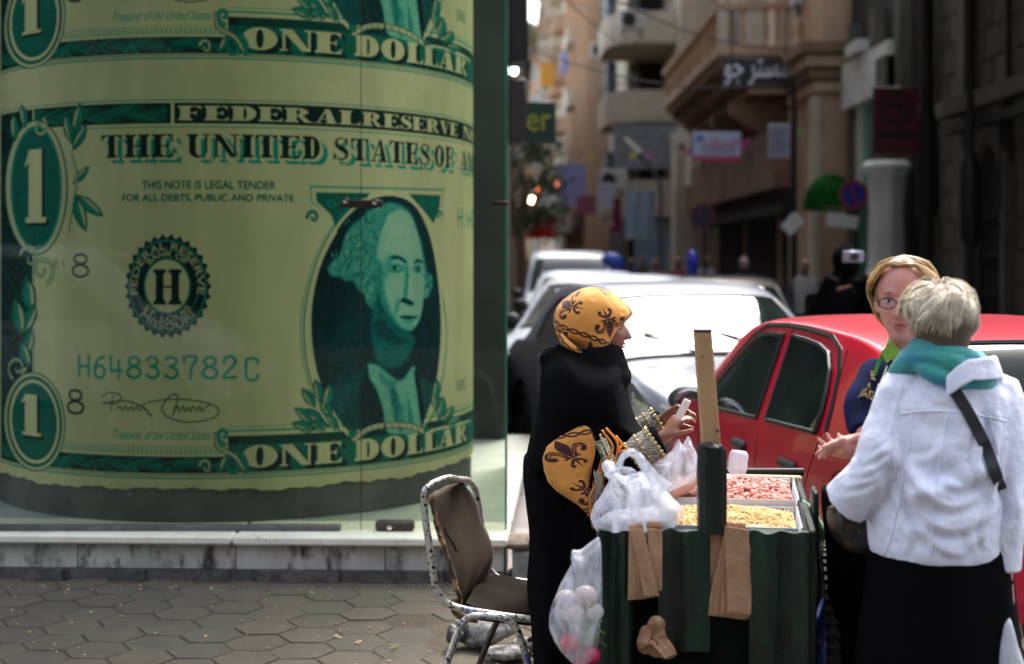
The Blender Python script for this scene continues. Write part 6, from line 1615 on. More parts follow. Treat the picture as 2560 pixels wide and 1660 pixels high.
def face_parts(t, c, Rm, s, lip, brow, gaze=(0, 0)):
    c = Vector(c)
    def L(x, y, z): return c + Rm @ Vector((x * s, y * s, z * s))
    for sg in (-1, 1):
        e = part('eye', MB().ell(L(.030 * sg, .0650, .010), (.0125 * s, .010 * s, .0072 * s), 14, 10, Rm), M_eye, t)
        part('iris', MB().ell(L(.030 * sg + gaze[0], .0728, .010 + gaze[1]), (.0052 * s, .0035 * s, .0056 * s), 10, 8, Rm), M_iris, e)
        part('eyelid', MB().tube([L((.030 + x) * sg, .0755 - abs(x) * .30, .0165 - abs(x) * .25) for x in (-.013, -.006, 0, .007, .014)], [.001 * s, .0018 * s, .002 * s, .0018 * s, .001 * s], 6), mat('lash_brown', (.10, .05, .04), .7), e)
        part('eyebrow', MB().tube([L((.028 + x) * sg, .0815 - abs(x) * .33, .033 - abs(x) * .22) for x in (-.015, -.006, .004, .015)], [.0012 * s, .0026 * s, .0024 * s, .001 * s], 6, squash=.5), brow, t)
    m = MB()
    m.tube([L(x, .0905 - (x * 34) ** 2 * .012, -.0525 + .0012 * abs(x) / .02) for x in (-.021, -.012, -.004, 0, .004, .012, .021)], [.001 * s, .0032 * s, .0038 * s, .003 * s, .0038 * s, .0032 * s, .001 * s], 8)
    m.tube([L(x, .0895 - (x * 34) ** 2 * .012, -.0625) for x in (-.018, -.01, 0, .01, .018)], [.001 * s, .004 * s, .0048 * s, .004 * s, .001 * s], 8); part('lips', m, lip, t)


def person_body(t, P, skin, s=1.0, vox=.0062, female=True, hands=True):
    """P: joints in world coordinates; returns the continuous body object"""
    m = MB(); V = {k: Vector(v) for k, v in P.items() if k not in ('face', 'hl', 'hr')}; Rm = frame3(P['face'])
    up = V['r_sh'] - V['l_sh']
    pel, ch, nk, hd = V['pelvis'], V['chest'], V['neck'], V['head']
    m.tube([pel - Vector((0, 0, .10)), pel, pel + (ch - pel) * .45, ch, ch + (nk - ch) * .55, nk], [(.15 * s, .10 * s), (.165 * s, .115 * s), (.13 * s, .095 * s), (.16 * s, .11 * s), (.14 * s, .085 * s), (.06 * s, .055 * s)], 20, up=up)
    m.tube([nk - Vector((0, 0, .05)), nk, hd - Rm @ Vector((0, .01, .06)) * s], [.065 * s, .052 * s, .050 * s], 14)
    headmb(m, hd, Rm, s)
    for q in ('l', 'r'):
        sh, el, wr = V[q + '_sh'], V[q + '_el'], V[q + '_wr']
        m.tube([ch + (sh - ch) * .4 + Vector((0, 0, .04)), sh, sh + (el - sh) * .35, el, el + (wr - el) * .3, el + (wr - el) * .75, wr, wr + (wr - el).normalized() * .02], [.06 * s, .058 * s, .047 * s, .040 * s, .040 * s, .030 * s, .025 * s, .024 * s], 12)
        if hands: h = P['h' + q]; hand(m, wr, h['f'], h['n'], h.get('curl', (.4,) * 4), h.get('thumb', .5), s, h.get('side', 1), h.get('spread', .06))
        hp, kn, an = V[q + '_hip'], V[q + '_kn'], V[q + '_an']
        m.tube([hp + Vector((0, 0, .06)), hp, kn + (hp - kn) * .5, kn, an + (kn - an) * .7, an + (kn - an) * .25, an], [.08 * s, .085 * s, .072 * s, .053 * s, .054 * s, .038 * s, .034 * s], 12)
        fd = Vector(P.get('toe', (0, 1, 0))).normalized(); m.tube([an + fd * -.04 - Vector((0, 0, .035)), an - Vector((0, 0, .03)), an + fd * .08 - Vector((0, 0, .045)), an + fd * .16 - Vector((0, 0, .055))], [.03, .038, .034, .022], 10)
    me = remesh(m, vox, 3, .5, 'body'); face_shape(me, hd, Rm, s)
    return part('body', me, skin, t, ang=180, fix=False), Rm


def strands(name, t, C, Rm, rad, n, path, mt, r=.0011, seed=1, seg=7, taper=.5):
    """hair locks: path(rnd, k) gives [(polar, azimuth, lift)] in degrees on an ellipsoid of radii rad about C"""
    q = random.Random(seed); m = MB(); C = Vector(C)
    for i in range(n):
        pts = []
        for (po, az, lf) in path(q, i):
            a, b = R(po), R(az); d = Vector((math.sin(a) * math.sin(b) * rad[0], math.sin(a) * math.cos(b) * rad[1], math.cos(a) * rad[2])); pts.append(C + Rm @ (d * (1 + lf)))
        pts = catmull(pts, 2); k = len(pts); rr = r * q.uniform(.7, 1.5); m.tube(pts, [rr * (1 - (1 - taper) * abs(2 * j / (k - 1) - .9)) for j in range(k)], 3, cap=False)
    return part(name, m, mt, t, fix=False, ang=180, kind=None)


def inflate(poly, d, half, n=11, p=.75, cen=None, px=True, pw=.5):
    """rounded solid whose outline is poly (picture positions at distance d), half thickness along the depth"""
    pts = [at(x, y, d) for x, y in poly] if px else [Vector((x, d, z)) for x, z in poly]
    c = at(*cen, d) if cen else sum(pts, Vector()) / len(pts); rg = []
    for k in range(n):
        a = -math.pi / 2 + math.pi * k / (n - 1); s_ = max(.02, math.cos(a) ** p); y = half * math.sin(a); rg.append([c + (q - c) * s_ + Vector((0, y, 0)) for q in pts])
    return MB().loft(rg)


# --- the scarf print --------------------------------------------------------
NS = 512
SCV = np.zeros((NS, NS, 3), np.float32); SCV[:] = (.72, .31, .06)
_bk = (CV, H_CV, W_CV); CV, H_CV, W_CV = SCV, NS, NS
BRN = np.array((.055, .014, .012))
def sc_fill(pts): put(cover([pts]), BRN)
def fleur(cx, cy, s, a):
    ca, sa = math.cos(R(a)), math.sin(R(a)); T = lambda p: (cx + s * (p[0] * ca - p[1] * sa), cy + s * (p[0] * sa + p[1] * ca))
    sc_fill([T(p) for p in smooth2([(0, 1.0), (.20, .55), (.16, .2), (.06, -.05), (-.06, -.05), (-.16, .2), (-.20, .55), (0, 1.0)], 5)])
    for g in (-1, 1):
        sc_fill([T((g * x, y)) for x, y in smooth2([(.10, -.05), (.22, .30), (.45, .48), (.70, .38), (.76, .12), (.62, -.06), (.46, .0), (.50, .14), (.58, .2), (.48, .28), (.34, .18), (.26, -.02), (.16, -.12), (.10, -.05)], 5)])
        sc_fill([T((g * x, y)) for x, y in smooth2([(.05, -.20), (.18, -.28), (.34, -.50), (.28, -.66), (.16, -.60), (.20, -.46), (.08, -.38), (.05, -.20)], 5)])
    sc_fill([T(p) for p in [(-.34, -.08), (.34, -.08), (.34, -.17), (-.34, -.17)]]); sc_fill([T(p) for p in [(-.07, -.2), (.07, -.2), (.0, -.8)]])
    for g in (-1, 1): nz_stroke([T((g * x, y)) for x, y in [(.22, .1), (.34, .34), (.52, .38), (.62, .22)]], s * .03, (.72, .31, .06))
for cx, cy, a in ((120, 130, 20), (380, 150, -35), (140, 390, -140), (390, 400, 100)):
    fleur(cx, cy, 122, a)
for x0, y0, x1, y1 in ((0, 262, 512, 262), (262, 0, 262, 512)):
    for k in range(8):
        f = (k + .5) / 8; cx, cy = x0 + (x1 - x0) * f, y0 + (y1 - y0) * f; hz_ = y0 == y1
        lx, ly = (26, 10) if hz_ else (10, 26); nz_stroke([(cx + lx * math.cos(a) * (1 if abs(math.cos(a)) > .4 else 1.3), cy + ly * math.sin(a) * 1.15) for a in np.linspace(0, 6.2832, 26)], 12, BRN)
        ex, ey = (cx + 32, cy) if hz_ else (cx, cy + 32); nz_stroke([(ex + 7 * math.cos(a), ey + 7 * math.sin(a)) for a in np.linspace(0, 6.2832, 14)], 6, BRN)
simg = bpy.data.images.new('scarf_print', NS, NS, alpha=False); buf = np.ones((NS, NS, 4), np.float32); buf[..., :3] = to_srgb(np.clip(SCV, 0, 1)); simg.pixels.foreach_set(buf.ravel()); simg.update(); simg.pack()
CV, H_CV, W_CV = _bk
M_scarf = bpy.data.materials.new('printed_scarf'); M_scarf.use_nodes = True
_n = M_scarf.node_tree; _b = _n.nodes['Principled BSDF']; _t = _n.nodes.new('ShaderNodeTexImage'); _t.image = simg; _u = _n.nodes.new('ShaderNodeUVMap'); _u.uv_map = 'UVMap'
lk(_n, _u.outputs[0], _t.inputs[0]); lk(_n, _t.outputs[0], _b.inputs['Base Color']); _b.inputs['Roughness'].default_value = .85; _b.inputs['Sheen Weight'].default_value = .15
_w = _n.nodes.new('ShaderNodeTexNoise'); _w.inputs['Scale'].default_value = 14; _w.inputs['Detail'].default_value = 4; _w.inputs['Distortion'].default_value = 1.2; _c = _n.nodes.new('ShaderNodeTexCoord'); lk(_n, _c.outputs['Object'], _w.inputs['Vector'])
_p = _n.nodes.new('ShaderNodeBump'); _p.inputs['Strength'].default_value = .6; _p.inputs['Distance'].default_value = .012; lk(_n, _w.outputs[0], _p.inputs['Height']); lk(_n, _p.outputs[0], _b.inputs['Normal'])


def uvwrap(me, c, scale, rot=0.0, off=(0, 0)):
    """cylinder-like UV: around the vertical axis through c (seam on the far side) and along z"""
    co = vco(me); c = np.array(c); rel = co - c; a = np.arctan2(rel[:, 0], -rel[:, 1]); u = a * .11; v = rel[:, 2]
    cr, sr = math.cos(rot), math.sin(rot); uv = np.stack([(u * cr - v * sr) / scale + off[0], (u * sr + v * cr) / scale + off[1]], 1)
    l = me.uv_layers.new(name='UVMap'); idx = np.empty(len(me.loops), np.int32); me.loops.foreach_get('vertex_index', idx); l.data.foreach_set('uv', uv[idx].ravel().astype(np.float32))


def subsmooth(mb, lv=2, name='m'):
    me = mb.mesh('tmp'); fixn(me); o = bpy.data.objects.new('tmp', me); COL.objects.link(o); s_ = o.modifiers.new('s', 'SUBSURF'); s_.levels = lv
    dg = bpy.context.evaluated_depsgraph_get(); dg.update(); out = bpy.data.meshes.new_from_object(o.evaluated_get(dg)); bpy.data.objects.remove(o); return out


# --- the vendor -------------------------------------------------------------
DV = 4.95
vd = thing('person', 'vendor in black shawl and orange headscarf with dark fleur pattern standing at the peanut cart', 'person', (.26, DV, 0))
hd = at(602, 327.5, DV)
PV = dict(face=(.98, -.16, -.10), head=hd, neck=(.235, DV, 1.26), chest=(.23, DV, 1.08), pelvis=(.22, DV, .80),
    r_sh=(.25, DV - .17, 1.19), r_el=at(606, 470, 4.72), r_wr=at(664, 437, 4.70), l_sh=(.25, DV + .17, 1.19), l_el=(.36, DV + .2, .95), l_wr=at(664, 420, 5.0),
    r_hip=(.22, DV - .09, .76), r_kn=(.24, DV - .1, .42), r_an=(.22, DV - .1, .09), l_hip=(.22, DV + .09, .76), l_kn=(.24, DV + .1, .42), l_an=(.22, DV + .1, .09), toe=(1, 0, 0),
    hr=dict(f=(.62, .10, .78), n=(.72, .35, -.55), curl=(.55, .62, .68, .70), thumb=.9, side=-1, spread=.09), hl=dict(f=(.80, -.32, .45), n=(.35, -.85, -.4), curl=(.5, .5, .55, .6), thumb=.8, side=1))
vb, Rv = person_body(vd, PV, M_skin_d, .93)
face_parts(vd, hd, Rv, .93, M_lipd, mat('brow_dark', (.03, .015, .01), .8), (0, -.002))
hood = [(555, 316), (557, 307), (563, 299), (572, 292), (581, 288.5), (589, 287.5), (600, 288.5), (611, 292.5), (621, 299), (629, 306), (634.5, 313), (629, 318), (621, 325), (616, 333), (611.5, 343), (607, 353), (603, 358), (598, 360), (588, 357), (578, 350), (568, 345), (561, 340), (557, 331), (554.5, 323)]
m = inflate(hood, DV, .118, 13, .62, cen=(592, 322)); me = remesh(m, .0065, 6, .5, 'headscarf')
fold(me, .0055, 30, 3, axis=(1, .3, 1)); uvwrap(me, (.27, DV, 1.40), .275, .35, (.10, .66)); part('headscarf', me, M_scarf, vd, ang=180, fix=False)
# twisted scarf edge round the neck
m = MB(); cp = catmull([at(557, 330, DV - .06), at(566, 343, DV - .11), at(580, 352, DV - .125), at(594, 361, DV - .10), at(606, 362, DV - .05)], 6)
m.tube(cp, [.010 + .006 * math.sin(k * .3) for k in range(len(cp))], 10, squash=.7); me = remesh(m, .004, 2); uvwrap(me, (.27, DV, 1.40), .2, .9); part('scarf_edge', me, M_scarf, vd, ang=180, fix=False)
# robe
def ring_e(x0, x1, y0, hw_, z, n=30, wob=0, ph=0, k=2.3):
    o = []
    for j in range(n):
        a = 2 * math.pi * j / n; c, s_ = math.cos(a), math.sin(a); r_ = 1 + wob * math.sin(9 * a + ph) + wob * .7 * math.sin(15 * a - ph * 1.7)
        o.append(((x0 + x1) / 2 + (x1 - x0) / 2 * math.copysign(abs(c) ** (2 / k), c) * r_, y0 + hw_ * math.copysign(abs(s_) ** (2 / k), s_) * r_, z))
    return o
rb_ = [(.115, .40, .26, .03), (.10, .41, .27, .30), (.09, .40, .27, .58), (.075, .40, .26, .80), (.09, .41, .25, .95), (.11, .40, .24, 1.10), (.14, .37, .20, 1.22), (.19, .33, .10, 1.30)]
m = MB().loft([ring_e(a, b, DV, c, z, 40, .035 if z < .8 else .01, z * 3) for a, b, c, z in rb_]); me = subsmooth(m, 1); fold(me, .006, 14, 5, axis=(1, 1, .15)); part('robe', me, M_blackcloth, vd, ang=180, fix=False)
# shawl: outline of the back and chest, wrapped round shoulders and upper arms
sh = [(559, 345), (549, 354), (543, 368), (539, 390), (534, 415), (529, 440), (526.5, 462), (527, 480), (538, 472), (550, 455), (563, 441), (580, 434), (598, 432), (612, 436), (626, 445), (640, 450), (650, 446), (646, 434), (637, 424), (633, 412), (628, 398), (625, 385), (621, 377), (621, 366), (612, 362), (600, 364), (586, 360), (572, 352)]
m = inflate(sh, DV - .02, .255, 15, .55, cen=(585, 400)); nv_ = Vector((.245, DV - .01, 1.283))
for k in range(3): m.tube([nv_ + Vector((.108 * math.cos(a) + .012 * k, (.10 + .012 * k) * math.sin(a), -.028 * k + .012 * math.cos(a + 1 + k))) for a in np.linspace(0, 6.283, 21)], [.034 + .006 * math.sin(j * .7 + k) for j in range(21)], 10, cap=False)
me = remesh(m, .010, 3); fold(me, .010, 15, 8, axis=(.5, .5, 1.3), sharp=.8); part('shawl', me, M_blackcloth, vd, ang=180, fix=False)
# back of the cloak falling to the ground
ck = [(527, 455), (525.5, 480), (527, 510), (530, 545), (532, 590), (533, 640), (534, 700), (545, 706), (575, 704), (600, 700), (606, 650), (603, 600), (600, 560), (597, 520), (594, 500), (590, 470), (560, 450)]
m = inflate(ck, DV - .02, .24, 13, .5, cen=(562, 580)); me = remesh(m, .011, 5); fold(me, .012, 17, 12, axis=(1.2, .6, .15)); part('cloak', me, M_blackcloth, vd, ang=180, fix=False)
# orange end of the scarf hanging over the hip
dr = [(544, 458), (545, 470), (549, 482), (557, 490), (568, 496), (580, 503), (588, 511), (592, 516), (594, 509), (592, 498), (588, 486), (592, 474), (598, 462), (606, 450), (609, 440), (603, 430), (594, 425), (582, 424), (570, 430), (558, 438), (548, 447)]
m = inflate(dr, DV - .262, .022, 7, .4, cen=(575, 465)); me = remesh(m, .006, 3); fold(me, .013, 22, 4, axis=(1.3, 1, .35), sharp=.8); uvwrap(me, (.25, DV - .12, 1.0), .25, -.25, (.40, .30)); part('scarf_end', me, M_scarf, vd, ang=180, fix=False)
M_orange = mat('orange_thread', (.62, .20, .02), .8); M_silver = mat('silver_thread', (.5, .48, .42), .35, .6); M_bead = mat('gold_bead', (.55, .50, .25), .25, .8)
fr = MB(); q = random.Random(4)
for k in range(46):
    f = k / 45; a = at(607 - 16 * f, 440 + 62 * f, DV - .29); b = a + Vector((q.uniform(-.02, .015), -.01, -q.uniform(.05, .10)))
    fr.tube(catmull([a, (a + b) / 2 + Vector((q.uniform(-.012, .012), q.uniform(-.01, .0), 0)), b], 3), .0022, 4)
for p0_, p1_, p2_ in (((602, 430), (613, 448), (604, 464)), ((606, 428), (618, 445), (612, 470)), ((616, 436), (624, 446), (632, 452)), ((622, 445), (618, 452), (628, 449))):
    fr.tube(catmull([at(*p0_, 4.62), at(*p1_, 4.60), at(*p2_, 4.60)], 6), .0042, 6)
for k in range(10): a = at(588 + q.random() * 4, 490 + k * 2, DV - .30); fr.tube([a, a + Vector((.008, 0, -.07))], .003, 5)
part('fringe', fr, M_orange, vd, ang=180)
# sleeves and embroidered cuffs
def sleeve(a, b, c, ra, rb2, rc, seed): m = MB(); m.tube(catmull([a, (Vector(a) + Vector(b)) / 2, b, (Vector(b) + Vector(c)) / 2, c], 4), np.interp(np.linspace(0, 1, 17), [0, .5, 1], [ra, rb2, rc]).tolist(), 18); me = remesh(m, .008, 4); fold(me, .006, 22, seed, axis=(1, 1, 1)); return me
part('sleeve', sleeve(PV['r_sh'], PV['r_el'], at(661, 440, 4.70), .085, .062, .052, 1), M_blackcloth, vd, ang=180, fix=False)
part('sleeve', sleeve(PV['l_sh'], PV['l_el'], at(658, 422, 5.0), .085, .065, .05, 2), M_blackcloth, vd, ang=180, fix=False)
M_cuff = mat('embroidered_cloth', (.09, .085, .075), .5, col2=(.36, .33, .24), nscale=60, nmix=(.45, .55), bump=.6, bscale=160, stretch=(1, 1, 3))
def cuff(a, b, r_, nb, nm='cuff'):
    a, b = Vector(a), Vector(b); d = (b - a).normalized(); c_ = part(nm, MB().tube([a, a + (b - a) * .33, a + (b - a) * .66, b], [r_ * 1.04, r_ * 1.08, r_ * 1.06, r_], 26, cap=False), M_cuff, vd, ang=180)
    u = d.orthogonal().normalized(); w_ = d.cross(u); cs = [(.55, .50, .25), (.5, .03, .08), (.08, .42, .45), (.6, .25, .03), (.6, .6, .55), (.25, .42, .06)]
    ms = [MB() for _ in cs]; rg_ = MB()
    for e, f in ((.04, 1), (.50, 0), (.96, 1)):
        for k in range(nb):
            an = 2 * math.pi * k / nb + e; n_ = u * math.cos(an) + w_ * math.sin(an); p = a + (b - a) * e + n_ * r_ * 1.06; i = (k * 3 + int(e * 7)) % 6
            ms[i].ell(p, (.0042,) * 3, 7, 5)
            if f: rg_.tube([p + (d * math.cos(z) + n_.cross(d) * math.sin(z)) * .0062 + n_ * .001 for z in np.linspace(0, 6.283, 9)], .0014, 4, cap=False)
    for i, mm in enumerate(ms):
        if mm.v: part('beads', mm, mat('bead_%d' % i, cs[i], .2, .5 if i in (0, 4) else 0, coat=.6), c_, kind='stuff')
    part('bead_rings', rg_, M_bead, c_, kind='stuff')
cuff(at(633, 459, 4.70), at(656, 442.5, 4.70), .058, 22); cuff(at(642, 432, 5.0), at(659, 421, 5.0), .050, 18)
fr = MB()
for k in range(14): a = at(650 + q.random() * 10, 455 + q.random() * 4, 4.66); fr.tube(catmull([a, a + Vector((q.uniform(-.01, .01), -.005, -.05)), a + Vector((q.uniform(-.035, .005), 0, -.10 - q.random() * .03))], 4), .0012, 4)
part('tassel', fr, M_silver, vd, ang=180); fr = MB()
for k in range(16): a = at(594 + q.random() * 8, 470 + q.random() * 5, 4.64); fr.tube(catmull([a, a + Vector((.002, -.005, -.03)), a + Vector((q.uniform(-.05, .03), 0, -.085 - q.random() * .03))], 4), .0012, 4)
part('tassel', fr, M_silver, vd, ang=180)
# jewelled hem of the tunic, a curved band below the shawl
hb = catmull([at(600, 440, 4.64), at(610, 462, 4.63), at(620, 485, 4.64), at(640, 497, 4.68), at(655, 490, 4.72)], 8); bm_ = MB(); bm_.tube(hb, (.020), 10, squash=.4); hm = part('embroidered_hem', bm_, M_cuff, vd, ang=180)
ms = [MB() for _ in range(3)]
for k, p in enumerate(hb[::1]):
    for o_ in (-.017, .017):
        ms[k % 3].ell(p + Vector((0, -.014, o_)), (.005,) * 3, 7, 5)
for i, mm in enumerate(ms): part('beads', mm, mat('bead_%d' % (0, 2, 4)[i], (.5, .5, .4)), hm, kind='stuff')
# things in the hands
m = MB(); c0 = at(683, 409, 4.66); m.bbox(-.016, .016, -.004, .004, -.035, .035, .004); m.xf(Matrix.Translation(c0) @ Matrix.Rotation(R(28), 4, 'Y') @ Matrix.Rotation(R(30), 4, 'Z'))
solo('folded_note', m, mat('note_white', (.72, .72, .76), .5), 'folded white slip held between the fingers of the vendor', 'paper')

# --- woman in navy sweatshirt ----------------------------------------------
D1 = 4.36
w1 = thing('person', 'blond tourist with glasses in navy sweatshirt facing the viewer beside the red car', 'person', (1.13, D1, 0))
h1 = at(904, 302, 4.27)
P1 = dict(face=(-.40, -.91, -.06), head=h1, neck=(1.22, D1 - .01, 1.33), chest=(1.24, D1 + .04, 1.15), pelvis=(1.22, D1 + .04, .86),
    r_sh=(1.12, D1 - .02, 1.25), r_el=at(866, 412, 4.24), r_wr=at(866, 438, 4.12), l_sh=(1.37, D1 + .07, 1.25), l_el=(1.33, D1 - .06, 1.02), l_wr=at(872, 454, 4.12),
    r_hip=(1.07, D1, .82), r_kn=(1.06, D1 - .02, .46), r_an=(1.06, D1 + .02, .09), l_hip=(1.25, D1 + .04, .82), l_kn=(1.24, D1, .46), l_an=(1.24, D1 + .05, .09), toe=(-.4, -1, 0),
    hr=dict(f=(-.93, -.12, -.16), n=(.05, -.35, -.9), curl=(.10, .16, .25, .3), thumb=.3, side=1, spread=.10), hl=dict(f=(-.96, -.10, .10), n=(.0, .4, .9), curl=(.16, .28, .4, .5), thumb=.4, side=1, spread=.08))
b1, R1 = person_body(w1, P1, M_skin_l, 1.08)
face_parts(w1, h1, R1, 1.08, M_lip, mat('brow_brown', (.20, .11, .06), .8))
# spectacles
gl = MB(); lens = MB()
def LH(x, y, z, c=h1, Rm=R1, s=1.08): return Vector(c) + Rm @ Vector((x * s, y * s, z * s))
for sg in (-1, 1):
    ce = .031 * sg; rr_ = [(ce + .024 * math.cos(a), .092 - .10 * abs(ce + .024 * math.cos(a)) , .004 + .0145 * math.sin(a)) for a in np.linspace(0, 6.283, 25)]
    gl.tube([LH(*p) for p in rr_], .0017, 5, cap=False); n0 = len(lens.v); lens.add([LH(*p) for p in rr_[:-1]], [tuple(range(24))])
    gl.tube([LH(.055 * sg, .094, .008), LH(.072 * sg, .085, .010), LH(.077 * sg, .0, .008)], .0014, 5)
gl.tube([LH(-.008, .092, .006), LH(0, .096, .009), LH(.008, .092, .006)], .0013, 5)
gp = part('glasses', gl, mat('glasses_metal', (.06, .055, .06), .3, .8), w1, ang=180); part('lens', lens, glassmat('lens_glass', (.96, .97, .98), 1.0), gp, smooth=False, fix=False)
M_hb = mat('blond_hair', (.52, .33, .13), .42, island=.45, col2=(.28, .16, .07), nscale=18, spec=.6)
M_hcap = mat('hair_root_brown', (.26, .16, .07), .7)
hc1 = Vector(h1) + R1 @ Vector((0, -.012, .022))
m = MB(); m.ell(hc1 + R1 @ Vector((0, -.020, .006)), (.092, .105, .106), 28, 18, R1); cap = remesh(m, .006, 2)
co = vco(cap); loc_ = (co - np.array(h1)) @ np.array(R1); keep = ~((loc_[:, 1] > .035) & (loc_[:, 2] < .092) & (np.abs(loc_[:, 0]) < .074)); shrink = np.where(keep, 1.0, .72); cc = np.array(hc1); setco(cap, cc + (co - cc) * shrink[:, None])
hr1 = part('hair', cap, M_hcap, w1, ang=180, fix=False)
def path_w1(q, i):
    sg = 1 if q.random() < .5 else -1; st_ = q.uniform(2, 42); z0 = q.choice([0, 180]) + q.uniform(-12, 12)
    if q.random() < .55: z0 = q.uniform(-6, 6)
    e = q.uniform(118, 158); az1 = sg * q.uniform(78, 178); lf = q.uniform(.10, .24)
    # hair leaves the centre parting sideways, then falls
    if abs(z0) < 20: a_ = [(st_ * .9, z0, lf * .6), (max(38, st_), sg * 35, lf), (60, sg * q.uniform(50, 78), lf), (88, sg * q.uniform(80, 98), lf * .95), (e, sg * q.uniform(86, 120), lf * .8)]
    else: a_ = [(st_ * .5, z0, lf * .6), (40, az1 * .9, lf), (70, az1, lf), (95, az1, lf * .9), (e, az1, lf * .6)]
    return a_
strands('hair_strands', hr1, hc1, R1, (.089, .105, .104), 1900, path_w1, M_hb, .0016, 5)
M_navy = mat('navy_fleece', (.003, .010, .085), .9, spec=.15, bump=.4, bscale=200, col2=(.001, .003, .022), nscale=5, nmix=(.4, .6))
m = MB(); m.tube([(1.22, D1 + .03, .84), (1.22, D1 + .03, .92), (1.23, D1 + .04, 1.08), (1.235, D1 + .03, 1.20), (1.23, D1 + .01, 1.28), (1.222, D1, 1.33)], [(.185, .145), (.18, .14), (.18, .14), (.165, .12), (.11, .09), (.075, .07)], 24, up=Vector(P1['r_sh']) - Vector(P1['l_sh']))
for q_ in ('r', 'l'):
    a, b, c = Vector(P1[q_ + '_sh']), Vector(P1[q_ + '_el']), Vector(P1[q_ + '_wr']); m.tube([Vector((1.22, D1 + .03, 1.24)), a, (a + b) / 2, b, (b + c) / 2, c + (b - c) * .12], [.07, .066, .060, .056, .050, .043], 16)
me = remesh(m, .008, 4); fold(me, .016, 19, 21, axis=(1, 1, 1.4)); swt = part('sweatshirt', me, M_navy, w1, ang=180, fix=False)
# emblem on the chest: a gold castle of little blocks above a line of letters
ex = at(873, 394, 4.20); ef = (Vector((-.40, -.91, 0))).normalized(); er = Vector((ef.y * -1, ef.x, 0)) * -1; er = Vector((0.93, -.36, 0)).normalized()
em = MB(); qq = random.Random(6)
for k in range(70):
    u = qq.uniform(-1, 1); hmax = .06 * (1 - abs(u)) + .008 + (.03 if abs(u) < .15 else 0); v_ = qq.uniform(0, hmax); p = ex + er * (u * .045) + Vector((0, -.004, v_ - .02)); em.ell(p, (.0035, .003, .004), 5, 4)
part('emblem', em, mat('gold_print', (.55, .38, .14), .6, island=.5), w1, ang=180)
tm = text_mesh('AT IONS', .016, ext=.0008); tm.xf(Matrix.Translation(ex + Vector((0, -.010, -.036))) @ Matrix.Rotation(math.atan2(er.y, er.x), 4, 'Z') @ Matrix.Rotation(R(90), 4, 'X')); part('emblem_lettering', tm, mat('silver_print', (.5, .5, .55), .5), w1, smooth=False)
m = MB(); M_lime = mat('lime_cotton', (.22, .42, .05), .8, bump=.2, bscale=300)
m.loft([[(1.215 + (r_ + (.02 if f_ else 0)) * math.cos(a) , D1 - .01 + (r_ + (.01 if f_ else 0)) * math.sin(a), z) for a in np.linspace(0, 6.283, 25)[:-1]] for r_, z, f_ in ((.066, 1.325, 0), (.068, 1.36, 0), (.062, 1.385, 0), (.058, 1.385, 0), (.058, 1.33, 0))]); part('shirt_collar', m, M_lime, w1, ang=180)
m = MB(); p_ = at(892, 352, 4.27); m.prism([(-.035, 0), (.0, .03), (.035, -.005), (.014, -.04), (.0, -.014), (-.016, -.034)], (1, 0, 0), (0, 0, 1), (0, -1, 0), .006, p_); part('collar_flap', m, M_lime, w1)
m = MB(); m.tube(catmull([at(889, 346, 4.33), at(882, 356, 4.29), at(876, 370, 4.27), at(871, 384, 4.262)], 4), .009, 8, squash=.4); part('green_strap', m, mat('green_webbing', (.06, .30, .03), .7), w1)
m = MB(); m.tube([at(887, 366, 4.235), at(881, 382, 4.222)], .0028, 6); part('zip_pull', m, mat('zip_silver', (.55, .55, .5), .3, .7), w1)
m = MB()
for q_ in ('r', 'l'):
    a, b, c = Vector(P1[q_ + '_hip']), Vector(P1[q_ + '_kn']), Vector(P1[q_ + '_an']); m.tube([a + Vector((0, 0, .10)), a, b, c + Vector((0, 0, .02))], [.12, .115, .085, .075], 16)
m.ell((1.16, D1 + .03, .84), (.175, .135, .10), 20, 12); me = remesh(m, .010, 3); fold(me, .005, 18, 31); part('trousers', me, M_blackcloth, w1, ang=180, fix=False)

# --- woman in white jacket, seen from behind --------------------------------
D2 = 4.0
w2 = thing('person', 'short haired grey blond tourist in white denim jacket with her back to the viewer', 'person', (1.2, D2, 0))
h2 = at(936, 327, D2)
P2_ = dict(face=(-.34, .93, .02), head=h2, neck=(1.22, D2 - .01, 1.335), chest=(1.21, D2 - .02, 1.14), pelvis=(1.20, D2, .84),
    l_sh=(1.115, D2 - .0, 1.235), l_el=at(868, 476, 3.94), l_wr=at(848, 506, 4.12), r_sh=(1.345, D2 - .01, 1.215), r_el=at(1005, 480, 3.93), r_wr=at(1004, 580, 3.92),
    l_hip=(1.12, D2, .80), l_kn=(1.12, D2 + .02, .45), l_an=(1.12, D2 - .02, .09), r_hip=(1.29, D2, .80), r_kn=(1.30, D2 + .02, .45), r_an=(1.30, D2 - .03, .09), toe=(-.3, 1, 0),
    hl=dict(f=(-.2, .95, .1), n=(.9, .1, -.2), curl=(.6,) * 4, thumb=.6, side=-1), hr=dict(f=(-.05, .10, -1), n=(-.75, -.55, 0), curl=(.75, .85, .9, .9), thumb=.9, side=1))
b2, R2 = person_body(w2, P2_, M_skin_l, .96)
hc2 = Vector(h2) + R2 @ Vector((0, -.012, .018))
m = MB(); m.ell(hc2 + R2 @ Vector((0, -.012, .010)), (.088, .102, .098), 28, 18, R2); m.ell(hc2 + R2 @ Vector((0, -.045, -.045)), (.064, .05, .055), 20, 12, R2); cap = remesh(m, .006, 3)
M_cap2 = mat('hair_under_brown', (.13, .085, .055), .75, col2=(.07, .045, .03), nscale=40, stretch=(1, 1, .2)); hr2 = part('hair', cap, M_cap2, w2, ang=180, fix=False)
